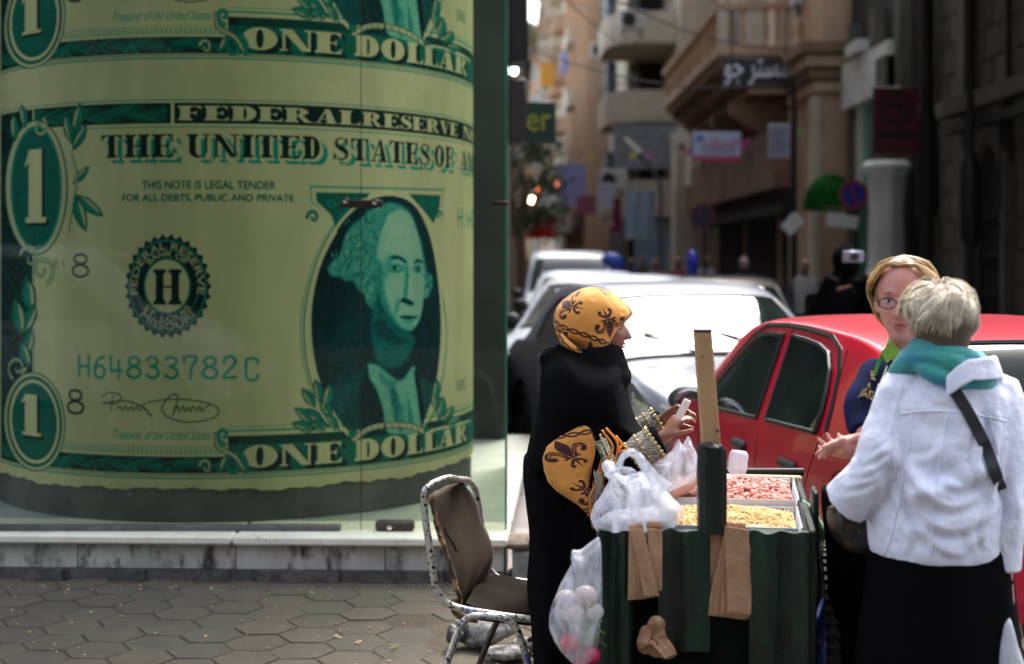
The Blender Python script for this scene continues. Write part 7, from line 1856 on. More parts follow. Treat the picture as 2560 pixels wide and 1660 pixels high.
M_hg = mat('ash_blond_hair', (.78, .70, .54), .38, island=.34, col2=(.46, .37, .26), nscale=22, nmix=(.40, .68), spec=.6)
def path_w2(q, i):
    g_ = random.Random(i % 95); q_ = q; az = g_.uniform(-180, 180) + q.gauss(0, 5); st_ = g_.uniform(0, 50) + q.uniform(-4, 4); lf = g_.uniform(.07, .24) + q.uniform(-.015, .02); back = (1 - math.cos(R(az))) / 2; st_ = max(0, st_)
    e = 66 + 42 * back + g_.uniform(-16, 8) + q.uniform(-3, 3); e = max(e, st_ + 22); sw = g_.uniform(-30, 50) + q.uniform(-3, 3); wv = g_.uniform(-.06, .06)
    return [(st_, az - 20, lf * .55), (st_ + (e - st_) * .25, az - 6 + sw * .2, lf + .02 + wv), (st_ + (e - st_) * .5, az + sw * .45, lf + .035 - wv), (st_ + (e - st_) * .78, az + sw * .8, lf + .015), (e, az + sw, lf * .45 + q.uniform(-.02, .03))]
strands('hair_strands', hr2, hc2, R2, (.084, .098, .092), 3000, path_w2, M_hg, .0014, 9)
def path_fly(q, i):
    az = q.uniform(60, 300); st_ = q.uniform(0, 30); return [(st_, az, .2), (st_ + 18, az + 10, .34 + q.random() * .12), (st_ + 42, az + 24, .30 + q.random() * .1), (st_ + 60, az + 30, .22)]
strands('loose_hairs', hr2, hc2, R2, (.084, .098, .092), 60, path_fly, M_hg, .0006, 12)
# teal scarf: several wrapped, folded rolls
M_teal = mat('teal_scarf', (.012, .20, .30), .7, col2=(.04, .32, .27), nscale=9, nmix=(.4, .6), bump=.5, bscale=45, stretch=(1, 1, 3), sheen=.3)
m = MB(); nc = Vector((1.222, D2 - .01, 1.345))
for k, (dz, r_, th, tl) in enumerate(((.0, .086, .024, .05), (-.02, .098, .026, .06), (.018, .076, .020, .05), (-.008, .094, .018, .03), (-.034, .104, .022, .08))):
    pts = [nc + Vector((r_ * 1.08 * math.cos(a), r_ * .95 * math.sin(a), dz + tl * .5 * math.cos(a + 2.6 + k * .3) + .006 * math.sin(3 * a + k))) for a in np.linspace(0, 6.283, 25)]
    m.tube(pts, [th * (1 + .18 * math.sin(4 * j * .26 + k)) for j in range(25)], 10, cap=False)
m.tube(catmull([at(930, 356, 3.93), at(910, 362, 3.96), at(898, 374, 4.0), at(893, 384, 4.08)], 5), [.03] * 16, 10)
me = remesh(m, .006, 3); fold(me, .0035, 40, 3, axis=(.4, .4, 2)); part('neck_scarf', me, M_teal, w2, ang=180, fix=False)
# jacket
M_jkt = mat('white_denim', (.76, .78, .90), .8, col2=(.70, .72, .85), nscale=10, bump=2.6, bscale=9, sheen=.1)
jc = Vector((1.20, D2, 0)); m = MB(); up_ = Vector(P2_['r_sh']) - Vector(P2_['l_sh'])
jr = [(.79, .182, .155, 1.192), (.82, .190, .162, 1.192), (.88, .196, .165, 1.195), (.95, .196, .160, 1.20), (1.04, .192, .15, 1.205), (1.12, .205, .14, 1.21), (1.20, .205, .125, 1.22), (1.255, .175, .105, 1.225), (1.30, .115, .09, 1.225), (1.325, .085, .08, 1.225)]
m.tube([(x, D2 - .01, z) for z, a, b, x in jr], [(a, b) for z, a, b, x in jr], 32, up=up_)
L3 = [(1.15, D2, 1.23), at(906, 391, D2), at(894, 420, 3.98), at(884, 448, 3.95), at(869, 478, 3.95), at(845, 503, 4.0)]
m.tube(catmull(L3, 3), np.interp(np.linspace(0, 1, 16), [0, .2, .4, .6, .8, 1], [.08, .076, .070, .068, .066, .070]).tolist(), 20)
R3 = [(1.30, D2, 1.23), at(998, 396, D2), at(1005, 435, 3.95), at(1007, 480, 3.93), at(1006, 525, 3.92), at(1004, 570, 3.92)]
m.tube(catmull(R3, 3), np.interp(np.linspace(0, 1, 16), [0, .2, .4, .6, .8, 1], [.08, .072, .058, .052, .048, .044]).tolist(), 20)
me = remesh(m, .006, 4)
co = vco(me); nn = vnor(me); rs = np.random.RandomState(5); d = np.zeros(len(co))
# long soft folds: from the armpits across the back, pull lines at the elbow, gathers above the hem
def ridge(a, b, w_, h, co=co):
    a, b = np.array(a), np.array(b); e = b - a; t = np.clip(((co - a) @ e) / (e @ e), 0, 1); dist = np.linalg.norm(co - a - t[:, None] * e, axis=1); return h * np.exp(-(dist / w_) ** 2) * np.sin(np.pi * np.clip(t, .03, .97)) ** .5
def ap(x, y, d_=3.86): return tuple(at(x, y, d_))
for a, b, w_, h in ((ap(870, 430), ap(935, 500), .026, .020), (ap(872, 455), ap(925, 525), .022, -.016), (ap(925, 470), ap(985, 490), .03, -.018), (ap(905, 500), ap(985, 470), .025, .024), (ap(915, 530), ap(975, 512), .022, .020), (ap(940, 555), ap(985, 520), .02, .014), (ap(985, 400), ap(1000, 470), .02, -.014), (ap(1000, 420), ap(985, 520), .02, .014), (ap(890, 395), ap(880, 450), .018, -.014), (ap(895, 410), ap(905, 480), .02, .012), (ap(850, 470), ap(880, 440), .016, .016), (ap(845, 490), ap(875, 470), .014, -.012), (ap(850, 505), ap(870, 480), .012, .010), (ap(1010, 470), ap(1022, 520), .018, .012), (ap(1003, 500), ap(1020, 480), .014, -.010), (ap(960, 540), ap(930, 520), .02, -.014), (ap(920, 420), ap(960, 440), .04, -.008), (ap(880, 520), ap(900, 545), .02, .012), (ap(890, 500), ap(900, 540), .015, -.012)):
    d += ridge(a, b, w_, h * 1.7)
setco(me, co + nn * d[:, None]); 
def path_ridge(pts, w_, h, co=co, nn=nn):
    best = np.full(len(co), 9.); tt = np.zeros(len(co)); off = np.zeros(len(co)); P = [np.array(at(x, y, 3.86)) for x, y in smooth2(pts, 4)]; n = len(P) - 1
    for i in range(n):
        a, b = P[i], P[i + 1]; e = b - a; t = np.clip(((co - a) @ e) / (e @ e), 0, 1); v = co - a - t[:, None] * e; v[:, 1] *= .35; dd = np.linalg.norm(v, axis=1); k = dd < best; best[k] = dd[k]; tt[k] = (i + t[k]) / n; off[k] = (np.cross(e / np.linalg.norm(e), v)[:, 1])[k]
    f = np.sin(np.pi * np.clip(tt, .02, .98)) ** .6 * (nn[:, 1] < .3)
    return h * f * (np.exp(-(best / w_) ** 2) - .75 * np.exp(-((off - w_ * 1.5) / w_) ** 2) * (best < w_ * 4))
co = vco(me); nn = vnor(me); d = np.zeros(len(co))
for pts, w_, h in (([(912, 462), (925, 492), (950, 505), (985, 490)], .013, .013), ([(905, 485), (922, 515), (950, 528), (988, 512)], .014, .015), ([(918, 520), (935, 545), (958, 552), (980, 532)], .014, .014), ([(930, 470), (955, 486), (978, 474)], .011, .009), ([(905, 455), (898, 490), (905, 530)], .012, .011), ([(893, 470), (884, 510), (886, 545)], .011, .009),
    ([(905, 430), (893, 448), (872, 462)], .010, .010), ([(900, 448), (884, 466), (860, 478)], .010, .011), ([(896, 464), (876, 482), (852, 488)], .009, .009), ([(888, 480), (868, 496), (846, 500)], .009, .008), ([(890, 405), (880, 430), (872, 455)], .010, -.009), ([(902, 400), (898, 425), (886, 450)], .009, .008), ([(868, 440), (862, 460), (852, 476)], .009, .008),
    ([(985, 430), (975, 460), (985, 490)], .012, .010), ([(1000, 410), (996, 440), (1000, 475)], .009, .009), ([(1012, 440), (1003, 470), (1012, 500)], .008, .008), ([(1002, 480), (1012, 510), (1003, 540)], .008, .008), ([(1014, 520), (1004, 545), (1012, 562)], .007, .007), ([(925, 385), (940, 400), (965, 402)], .012, .005), ([(945, 430), (935, 455), (915, 462)], .012, .006), ([(990, 500), (980, 530), (984, 552)], .010, .008), ([(945, 560), (955, 540), (945, 528)], .008, .006), ([(905, 560), (910, 540), (903, 525)], .008, .006)):
    d += path_ridge(pts, w_, h)
setco(me, co + nn * (d * np.clip((co[:, 2] - .80) / .05, 0, 1))[:, None]); fold(me, .0025, 34, 14, axis=(1, 1, .8))
co = vco(me); nn = vnor(me); ang_ = np.arctan2(co[:, 1] - D2, co[:, 0] - 1.2); hemm = np.clip((.855 - co[:, 2]) / .05, 0, 1) * (np.hypot(co[:, 0] - 1.2, co[:, 1] - D2) < .26)
pass; jk = part('jacket', me, M_jkt, w2, ang=180, fix=False)
# seams, collar, hem band
def surf_line(pts, r_=.0032, nm='seam', mt=None, off=.0):
    """a line laid on the jacket by casting towards it from the viewer side"""
    from mathutils.bvhtree import BVHTree
    out = []
    for p in pts:
        o = Vector((0, 0, EYE)); dd = (Vector(p) - o).normalized(); h = BV.ray_cast(o, dd)
        if h[0] is not None and h[0].y < 4.3: out.append(h[0] - dd * off)
    if len(out) > 2: part(nm, MB().tube(out, r_, 6), mt or M_jkt, jk, ang=180)
from mathutils.bvhtree import BVHTree
_tmp = jk.data.copy(); _tmp.transform(Matrix.Translation(Vector(w2.location))); BV = BVHTree.FromPolygons([v.co.copy() for v in _tmp.vertices], [tuple(p.vertices) for p in _tmp.polygons]); bpy.data.meshes.remove(_tmp)
for pl_ in ([(900, 414), (930, 411), (970, 414), (1006, 421)], [(947, 416), (940, 460), (934, 510), (932, 556)], [(903, 385), (893, 420), (890, 455), (893, 480)], [(905, 387), (896, 420), (893, 455), (896, 480)], [(912, 414), (905, 470), (893, 530), (884, 556)], [(990, 416), (1000, 470), (1003, 550)]):
    pts = catmull([at(x, y, 3.8) for x, y in pl_], 8); surf_line(pts, .0030)
m = MB(); rg = []
for k in range(25):
    a = R(252 + 105 * k / 24); rr_ = .108; rg.append([nc + Vector((rr_ * 1.1 * math.cos(a), rr_ * math.sin(a) * 1.05, z)) - Vector((0, 0, .05 * max(0, 1 - k / 7) ** 1.5)) + Vector((math.cos(a), math.sin(a), 0)) * o_ for z, o_ in ((-.05, -.004), (.004, .0), (.010, .007), (.004, .014), (-.03, .024), (-.052, .030), (-.052, .022), (-.03, .015))])
m.loft(rg); me = remesh(m, .005, 2); fold(me, .003, 30, 3); part('collar', me, M_jkt, w2, ang=180, fix=False)
# strap with buckle across the back
M_strap = mat('black_webbing', (.01, .01, .012), .6, bump=.3, bscale=300)
pts = catmull([at(x, y, 3.8) for x, y in ((931, 366), (945, 379), (960, 399), (975, 425), (987, 450), (996, 475), (1001, 490))], 6); out = []
for p in pts:
    o = Vector((0, 0, EYE)); dd = (p - o).normalized(); h = BV.ray_cast(o, dd); out.append((h[0] if h[0] is not None and h[0].y < 4.2 else p + dd * .08) - dd * .004)
rg = []
for i, p in enumerate(out):
    tn_ = (out[min(i + 1, len(out) - 1)] - out[max(i - 1, 0)]).normalized(); sd_ = tn_.cross(Vector((0, -1, 0))).normalized() * .016; rg.append([p - sd_ + Vector((0, .004, 0)), p + sd_ + Vector((0, .004, 0)), p + sd_ - Vector((0, .004, 0)), p - sd_ - Vector((0, .004, 0))])
part('bag_strap', MB().loft(rg), M_strap, w2, ang=30)
p = out[1]; m = MB()
for o_ in (0, .020):
    c_ = p + Vector((o_ * .8 - .006, -.010, -o_ * .7)); m.tube([c_ + Vector((a * .5 - b * .7, 0, a * .35 + b * .9)) * .022 for a, b in ((-1, -1), (1, -1), (1, 1), (-1, 1), (-1, -1))], .0022, 5)
part('buckle', m, M_chrome, w2)
# trousers / long black skirt
m = MB(); m.loft([ring_e(1.2 - a, 1.2 + a, D2, b, z, 40, w_, z * 4) for a, b, z, w_ in ((.26, .21, .06, .03), (.245, .20, .3, .028), (.225, .18, .55, .02), (.20, .165, .75, .01), (.19, .155, .88, 0), (.15, .12, .92, 0))]); me = subsmooth(m, 1); fold(me, .005, 16, 9, axis=(1, 1, .1)); part('skirt', me, M_blackcloth, w2, ang=180, fix=False)
# the black handbag with brown pattern hanging at her left elbow
hbg = thing('handbag', 'black handbag with faint brown pattern hanging under the left sleeve of the white jacket', 'handbag', (.98, 4.06, .72))
m = inflate([(830, 507), (828, 518), (829, 530), (834, 541), (845, 549), (858, 553), (872, 552), (876, 535), (874, 512), (855, 505)], 4.08, .075, 9, .4); me = remesh(m, .007, 3); fold(me, .003, 30, 2)
part('bag_body', me, mat('patterned_bag', (.012, .010, .010), .5, col2=(.10, .035, .015), nscale=45, nmix=(.56, .62)), hbg, ang=180, fix=False)
part('handle', MB().tube(catmull([at(834, 512, 4.08), at(840, 490, 4.02), at(862, 486, 4.02), at(868, 508, 4.08)], 5), .006, 8), M_strap, hbg)

# --- man with a camera, in black, in the road --------------------------------
DP = 11.0; mp_ = thing('person', 'figure in black coat lifting a silver camera behind the red car', 'person', (2.55, DP, -.1))
hp_ = at(843, 256, DP)
m = MB(); xc = 2.56
m.tube([(xc, DP, .75), (xc, DP, .9), (xc, DP, 1.15), (xc, DP, 1.33), (xc - .02, DP, 1.42)], [(.21, .15), (.2, .15), (.25, .16), (.22, .14), (.08, .08)], 18, up=(1, 0, 0))
for sg in (-1, 1):
    m.tube([(xc + sg * .2, DP, 1.32), (xc + sg * .26, DP - .12, 1.12), (xc + sg * .12 - .05, DP - .26, 1.45)], [.075, .062, .045], 12)
    m.tube([(xc + sg * .1, DP, .8), (xc + sg * .11, DP, .4), (xc + sg * .11, DP, -.02)], [.1, .075, .06], 12); m.tube([(xc + sg * .11, DP + .03, -.05), (xc + sg * .11, DP - .18, -.06)], [.045, .035], 10)
headmb(m, (hp_.x, DP, 1.60), frame3((-.2, -1, 0)), 1.0); me = remesh(m, .014, 3); part('body', me, M_skin_d, mp_, ang=180, fix=False)
m = MB(); m.tube([(xc, DP, .35), (xc, DP, .9), (xc, DP, 1.15), (xc, DP, 1.33), (xc - .02, DP, 1.40)], [(.27, .2), (.24, .18), (.28, .19), (.25, .165), (.12, .11)], 20, up=(1, 0, 0))
for sg in (-1, 1): m.tube([(xc + sg * .2, DP, 1.32), (xc + sg * .27, DP - .12, 1.12), (xc + sg * .10 - .04, DP - .28, 1.49)], [.10, .08, .062], 12)
me = remesh(m, .014, 3); part('coat', me, M_blackcloth, mp_, ang=180, fix=False)
m = MB(); m.ell((hp_.x + .02, DP - .02, 1.62), (.11, .125, .125), 18, 12); m.ell((hp_.x + .02, DP + .03, 1.47), (.12, .1, .1), 14, 10); part('hood', remesh(m, .012, 3), M_blackcloth, mp_, ang=180, fix=False)
t = thing('camera', 'small silver camera held up by the figure in the black coat', 'camera', (hp_.x, DP - .32, 1.6)); part('camera_body', MB().bbox(hp_.x - .075, hp_.x + .075, DP - .36, DP - .30, 1.60, 1.69, .01), mat('camera_silver', (.4, .42, .5), .3, .5), t)
part('lens_barrel', MB().lathe([(.03, 0), (.028, .04), (.0, .042)], (hp_.x, DP - .36, 1.645), 14, axis=(0, -1, 0)), M_blk, t)
# ------------------------------------------------------------------ the peanut cart
M_gp = mat('dark_green_paint', (.002, .024, .011), .42, spec=.4, col2=(.002, .005, .004), nscale=10, nmix=(.35, .6), bump=.35, bscale=70, col3=(.008, .06, .026), n3=(.66, .70), s3=22, stretch=(1, 1, .35))
M_wood = mat('raw_wood', (.50, .31, .15), .8, col2=(.33, .18, .08), nscale=16, nmix=(.35, .7), bump=.35, bscale=60, stretch=(1, 1, .22), col3=(.12, .07, .04), n3=(.70, .78), s3=16)
M_kraft = mat('kraft_paper', (.46, .27, .15), .8, col2=(.36, .20, .11), nscale=14, bump=.5, bscale=40)
CY = R(-9); ct = thing('vending_cart', 'dark green wooden vending cart with peanuts and seeds in carton trays', 'cart', (.257, 4.17, 0), CY)
Mc = Matrix.Translation((.257, 4.17, 0)) @ Matrix.Rotation(CY, 4, 'Z'); Mi = Mc.inverted()
def cpart(nm, mb, m, **k): return part(nm, mb, m, ct, world=False, **k)
def cl(x, y, d): return Mi @ at(x, y, d)
W_, D_ = .60, .95
# corrugated front boards
def cboard(x0, x1, z0, z1, y=-.012, seed=0, m=M_gp, dep=.024):
    q = random.Random(seed); n = 18; poly = []
    for k in range(n + 1):
        f = k / n; poly.append((x0 + (x1 - x0) * f, y - dep * (.5 + .5 * math.sin(f * 9 + seed)) - (.004 if 0 < k < n else 0)))
    back = [(x, y + .012) for x, _ in poly][::-1]; rg = []
    for z in (z0, z0 + .01, (z0 + z1) / 2, z1 - .008, z1): rg.append([(a, b + q.uniform(-.0015, .0015), z + (.004 * math.sin(a * 90 + seed) if z in (z0, z1) else 0)) for a, b in poly + back])
    return MB().loft(rg)
cpart('front_board', cboard(.0, .098, .36, .832, seed=1), M_gp); cpart('front_board', cboard(.172, .322, .492, .838, seed=2), M_gp); cpart('front_board', cboard(.432, .60, .455, .842, seed=5), M_gp)
for x, z in ((.05, .77), (.25, .79), (.25, .53), (.52, .78), (.52, .50), (.05, .45)): cpart('screw', MB().lathe([(.006, 0), (.005, .004), (0, .005)], (x, -.034, z), 10, axis=(0, -1, 0)), M_gp)
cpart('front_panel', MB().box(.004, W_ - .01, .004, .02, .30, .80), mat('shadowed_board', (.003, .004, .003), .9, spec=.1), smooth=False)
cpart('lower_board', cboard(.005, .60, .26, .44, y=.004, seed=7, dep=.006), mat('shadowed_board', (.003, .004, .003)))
cpart('side_board', MB().bbox(W_ - .002, W_ + .024, -.01, .50, .34, .846, .006).bbox(W_ - .002, W_ + .022, .505, D_, .40, .852, .006), M_gp)
cpart('side_board', MB().bbox(-.012, .012, .02, D_, .36, .83, .006), M_gp); cpart('back_board', MB().bbox(.0, W_, D_ - .02, D_, .36, .838, .006), M_gp)
cpart('corner_board', MB().bbox(W_ + .026, W_ + .046, .30, .44, .40, .905, .006), M_gp)
cpart('deck', MB().box(.014, W_ - .004, .022, D_ - .022, .70, .722), M_gp, smooth=False); cpart('back_rail', MB().tube([(.22, D_ + .01, .862), (W_ + .03, D_ + .01, .872)], .014, 10), M_iron)
cpart('cross_slat', MB().bbox(W_ - .22, W_ + .02, D_ - .07, D_ - .03, .842, .866, .004), mat('pale_board', (.45, .36, .24), .8))
for x in (.03, W_ - .03):
    for y in (.04, D_ - .04): cpart('leg', MB().bbox(x - .022, x + .022, y - .022, y + .022, .0, .70, .004), M_gp)
# wheels
def wheel(x, y):
    r_ = .33; whl = cpart('wheel', MB().tube([(x, y + r_ * math.cos(a), r_ + .02 + (r_ - .0) * math.sin(a)) for a in np.linspace(0, 6.2832, 41)], .022, 10, cap=False), mat('old_tyre', (.035, .034, .032), .85, bump=.8, bscale=70), ang=180)
    tr = MB()
    for k in range(60):
        a = k / 60 * 6.2832; tr.bbox(-.024, .024, -.004, .004, -.006, .003, .002) if False else None; c_ = Vector((x, y + (r_ + .018) * math.cos(a), r_ + .02 + (r_ + .018) * math.sin(a))); M_ = Matrix.Translation(c_) @ Matrix.Rotation(a - math.pi / 2, 4, 'X'); t_ = MB().box(-.020, .020, -.009, .009, -.004, .007); t_.xf(M_); tr.add(t_.v, t_.f)
    part('tread', tr, M_tyre, whl, world=False, smooth=False, kind='stuff')
    sp = MB()
    for k in range(18): a = k / 18 * 6.2832; sp.tube([(x, y, r_ + .02), (x + .0, y + (r_ - .02) * math.cos(a), r_ + .02 + (r_ - .02) * math.sin(a))], .0025, 4)
    part('spokes', sp, M_iron, whl, world=False, kind='stuff'); part('hub', MB().lathe([(.03, -.03), (.03, .03)], (x, y, r_ + .02), 14, axis=(1, 0, 0)), M_iron, whl, world=False)
wheel(W_ + .085, .55); wheel(-.06, .60)
cpart('axle', MB().tube([(-.06, .60, .35), (W_ + .085, .55, .35)], .012, 8), M_iron)
# things stowed on the low shelf at the right
b = MB(); b.bbox(-.10, .10, -.008, .008, -.09, .09, .004); b.xf(Matrix.Translation((W_ - .0 + .045, .28, .455)) @ Matrix.Rotation(R(72), 4, 'Z') @ Matrix.Rotation(R(-24), 4, 'Y')); b.xf(Mc); solo('blue_board', b, mat('blue_torn_board', (.01, .07, .34), .6, col3=(.5, .48, .42), n3=(.62, .66), s3=9, stretch=(1, 1, 4)), 'torn blue board wedged low at the right end of the cart', 'board')
b = MB(); b.bbox(-.14, .14, -.10, .10, -.006, .006, .003); b.xf(Matrix.Translation((W_ + .05, .25, .34)) @ Matrix.Rotation(R(-32), 4, 'X') @ Matrix.Rotation(R(18), 4, 'Y')); b.xf(Mc); solo('cardboard_flap', b, mat('pale_cardboard', (.50, .40, .28), .8, col2=(.42, .33, .23), nscale=9), 'pale cardboard sheet sloping below the blue board', 'cardboard')
# post and wooden pole at the front edge
ps = thing('cart_post', 'dark painted square post with bare wooden pole rising from the front of the cart', 'post', (.56, 4.14, .83))
pa, pb = at(712, 533, 4.125), at(711.5, 448, 4.125); m = MB(); q = random.Random(3); rg = []
for k in range(9):
    f = k / 8; c_ = pa + (pb - pa) * f; rg.append([c_ + Vector((x * .0400 * (1 + q.uniform(-.03, .03)), y * .036, (.006 * math.sin(j * 2 + k) if k == 8 else 0))) for j, (x, y) in enumerate([(-1, -.55), (-.55, -1), (0, -.92), (.55, -1), (1, -.55), (1, .6), (.6, 1), (-.6, 1), (-1, .6)])])
part('post_sleeve', MB().loft(rg), M_gp, ps, ang=35)
part('torn_top', rock(pb + Vector((-.005, 0, .004)), (.036, .03, .016), 6, rough=.5), M_blk, ps)
a, b_ = at(711.5, 452, 4.15), at(702.5, 332.5, 4.15); m = MB(); rg = []
for k in range(7): f = k / 6; c_ = a + (b_ - a) * f; w_ = .0265 - .0015 * f; rg.append([c_ + Vector((x * w_, y * .022, 0)) for x, y in ((-1, -.85), (-.85, -1), (.85, -1), (1, -.85), (1, .85), (.85, 1), (-.85, 1), (-1, .85))])
part('wooden_pole', MB().loft(rg), M_wood, ps, ang=25); tp = b_ + Vector((0, 0, .001)); part('charred_top', MB().loft([[tp + Vector((x * .0253, y * .0222, z)) for x, y in ((-1, -.85), (-.85, -1), (.85, -1), (1, -.85), (1, .85), (.85, 1), (-.85, 1), (-1, .85))] for z in (0, .008)]), mat('dark_end', (.05, .03, .06), .6), ps, ang=25)
part('knot', MB().ell(at(717.5, 430.5, 4.126), (.005, .003, .004), 10, 8), mat('knot_brown', (.06, .025, .01), .7), ps); part('knot', MB().ell(at(703, 357, 4.127), (.003, .002, .002), 10, 8), mat('knot_brown', (.06, .025, .01)), ps)

# trays
M_cart = mat('white_carton', (.66, .66, .70), .7, col2=(.55, .55, .58), nscale=12)
def tray(x0, x1, y0, y1, z0, z1, lab, tilt=.02):
    c_ = Mc @ Vector(((x0 + x1) / 2, (y0 + y1) / 2, z0)); t = thing('carton_tray', lab, 'tray', c_, CY); hx, hy, h = (x1 - x0) / 2, (y1 - y0) / 2, z1 - z0
    part('tray_floor', MB().box(-hx, hx, -hy, hy, 0, .006), M_cart, t, world=False, smooth=False)
    part('tray_wall', MB().bbox(-hx - .004, hx + .004, -hy - .004, -hy, 0, h, .001), M_cart, t, world=False); part('tray_wall', MB().bbox(-hx - .004, hx + .004, hy, hy + .004, 0, h, .001), M_cart, t, world=False)
    part('tray_wall', MB().bbox(-hx - .004, -hx, -hy, hy, 0, h, .001), M_cart, t, world=False)
    n = 16; m = MB(); 
    for i in range(n): y_a, y_b = -hy + 2 * hy * i / n, -hy + 2 * hy * (i + 1) / n; za, zb_ = h * (1 + .08 * math.sin(i * 1.9)), h * (1 + .08 * math.sin((i + 1) * 1.9)); m.add([(hx, y_a, 0), (hx, y_b, 0), (hx + .012, y_b, zb_), (hx + .012, y_a, za), (hx + .004, y_a, 0), (hx + .004, y_b, 0), (hx + .016, y_b, zb_), (hx + .016, y_a, za)], [(0, 1, 2, 3), (7, 6, 5, 4), (3, 2, 6, 7)])
    part('torn_wall', m, M_cart, t, world=False, fix=False, ang=180)
    return t, hx, hy, h
def heap(t, hx, hy, zc, amp, n, sz, m, nm, seed, layers=2, stuff='stuff'):
    q = random.Random(seed); b = MB()
    for k in range(n):
        x, y = q.uniform(-hx + sz[0], hx - sz[0]), q.uniform(-hy + sz[0], hy - sz[0]); z = zc + amp * (math.cos(x / hx * 1.4) * math.cos(y / hy * 1.3)) + q.uniform(-sz[2] * 1.2, sz[2] * .5) + .006 * math.sin(x * 40) * math.sin(y * 37)
        b.ell((x, y, z), [s_ * q.uniform(.8, 1.15) for s_ in sz], 8, 6, Matrix.Rotation(q.random() * 3.1, 3, 'Z') @ Matrix.Rotation(q.uniform(-.6, .6), 3, 'Y'))
    return part(nm, b, m, t, world=False, kind=stuff, ang=180, fix=False)
t1, hx, hy, h = tray(.20, .575, .42, .86, .722, .862, 'large carton tray heaped with pink peanuts')
fl = MB(); g_ = 14; v_ = [(-hx + 2 * hx * i / g_, -hy + 2 * hy * j / g_, .085 + .028 * math.cos((-1 + 2 * i / g_) * 1.4) * math.cos((-1 + 2 * j / g_) * 1.3)) for j in range(g_ + 1) for i in range(g_ + 1)]
fl.add(v_, [(j * (g_ + 1) + i, j * (g_ + 1) + i + 1, (j + 1) * (g_ + 1) + i + 1, (j + 1) * (g_ + 1) + i) for j in range(g_) for i in range(g_)])
M_pn = mat('peanut_skin', (.52, .17, .15), .55, island=.35, col2=(.62, .30, .22), nscale=25)
def heap_thing(nm, lab, t, hx, hy, zc, amp, n, sz, m, seed, cat):
    o = heap(None, hx, hy, zc, amp, n, sz, m, nm, seed, stuff='stuff'); return o
def world_heap(nm, lab, t, hx, hy, zc, amp, n, sz, m, seed):
    q = random.Random(seed); b = MB(); M_ = Matrix.Translation(t.location) @ Matrix.Rotation(CY, 4, 'Z')
    for k in range(n):
        x, y = q.uniform(-hx + sz[0], hx - sz[0]), q.uniform(-hy + sz[0], hy - sz[0]); z = zc + amp * (math.cos(x / hx * 1.4) * math.cos(y / hy * 1.3)) + q.uniform(-sz[2] * 1.2, sz[2] * .6) + .004 * math.sin(x * 40) * math.sin(y * 37)
        b.ell((x, y, z), [s_ * q.uniform(.8, 1.15) for s_ in sz], 8, 6, Matrix.Rotation(q.random() * 3.1, 3, 'Z') @ Matrix.Rotation(q.uniform(-.6, .6), 3, 'Y'))
    g_ = 10; n0 = len(b.v); vv = [(-hx + 2 * hx * i / g_, -hy + 2 * hy * j / g_, zc - sz[2] * .8 + amp * math.cos((-1 + 2 * i / g_) * 1.4) * math.cos((-1 + 2 * j / g_) * 1.3)) for j in range(g_ + 1) for i in range(g_ + 1)]
    b.add(vv, [(j * (g_ + 1) + i, j * (g_ + 1) + i + 1, (j + 1) * (g_ + 1) + i + 1, (j + 1) * (g_ + 1) + i) for j in range(g_) for i in range(g_)])
    b.xf(M_); return part(nm, b, m, None, kind='stuff', ang=180, fix=False)
world_heap('pink_peanuts', '', t1, hx, hy, .125, .040, 1700, (.0105, .0068, .0066), M_pn, 1)
t2, hx, hy, h = tray(.13, .57, .05, .40, .722, .842, 'front carton tray with printed rim filled with golden seeds')
world_heap('golden_seeds', '', t2, hx, hy, .105, .034, 2800, (.0085, .0030, .0030), mat('golden_seed', (.66, .42, .14), .55, island=.35, col2=(.72, .52, .24), nscale=20), 2)
# print on the tray rim
for k in range(13):
    x = -.19 + k * .03; part('print_mark', MB().box(x, x + .006, hy + .0035 - .009, hy + .0035 - .0078, h - .040, h - .012), mat('pink_print', (.5, .08, .2), .6) if k % 4 else mat('blue_print', (.05, .1, .45), .6), t2, world=False, smooth=False)
part('print_line', MB().box(-.2, .2, -.0002 + hy - .0065, hy - .0055, h - .010, h - .005), mat('blue_print', (.05, .1, .45), .6), t2, world=False, smooth=False)
t3, hx, hy, h = tray(.10, .19, .55, .75, .722, .838, 'small white carton tray of dark red nuts behind the knotted bag')
world_heap('dark_nuts', '', t3, hx, hy, .092, .022, 160, (.0105, .0068, .0066), mat('dark_nut', (.16, .03, .02), .5, island=.4), 3)

# paper bags hung over the front edge
def paper_bag(lab, pts, d, seed, fan=0):
    """pts: outline in the picture; a flattened bag with folded sides"""
    q = random.Random(seed); P = [at(x, y, d) for x, y in pts]; t = thing('paper_bag', lab, 'paper bag', sum(P, Vector()) / len(P), group='brown paper bags hung on the cart front')
    for k in range(4 if fan else 2):
        dx = fan * (k - 1) * 1.6; m = MB(); tl, tr, br, bl = [p.copy() for p in P]; n = 8; rg = []
        for j in range(n + 1):
            f = j / n; a = tl.lerp(bl, f) + Vector((dx * f * 1.2, -.007 * k + .004 * math.sin(f * 5 + seed + k), .006 * k)); b = tr.lerp(br, f) + Vector((dx * f, -.006 * k + .004 * math.cos(f * 4 + seed), .004 * k)); mid1 = a.lerp(b, .33) + Vector((0, -.006 * math.sin(f * 3 + k), 0)); mid2 = a.lerp(b, .66) + Vector((0, .004 * math.sin(f * 6 + 1), 0))
            rg.append([a, mid1, mid2, b, b + Vector((0, .004, 0)), mid2 + Vector((0, .005, 0)), mid1 + Vector((0, .005, 0)), a + Vector((0, .004, 0))])
        m.loft(rg); part('paper_layer', m, M_kraft, t, ang=40)
    if True:
        m = MB(); m.tube([P[0] + Vector((0, .01, .012)), P[1] + Vector((0, .012, .014))], .012, 8, squash=.5); part('folded_top', m, M_kraft, t)
d = 4.11
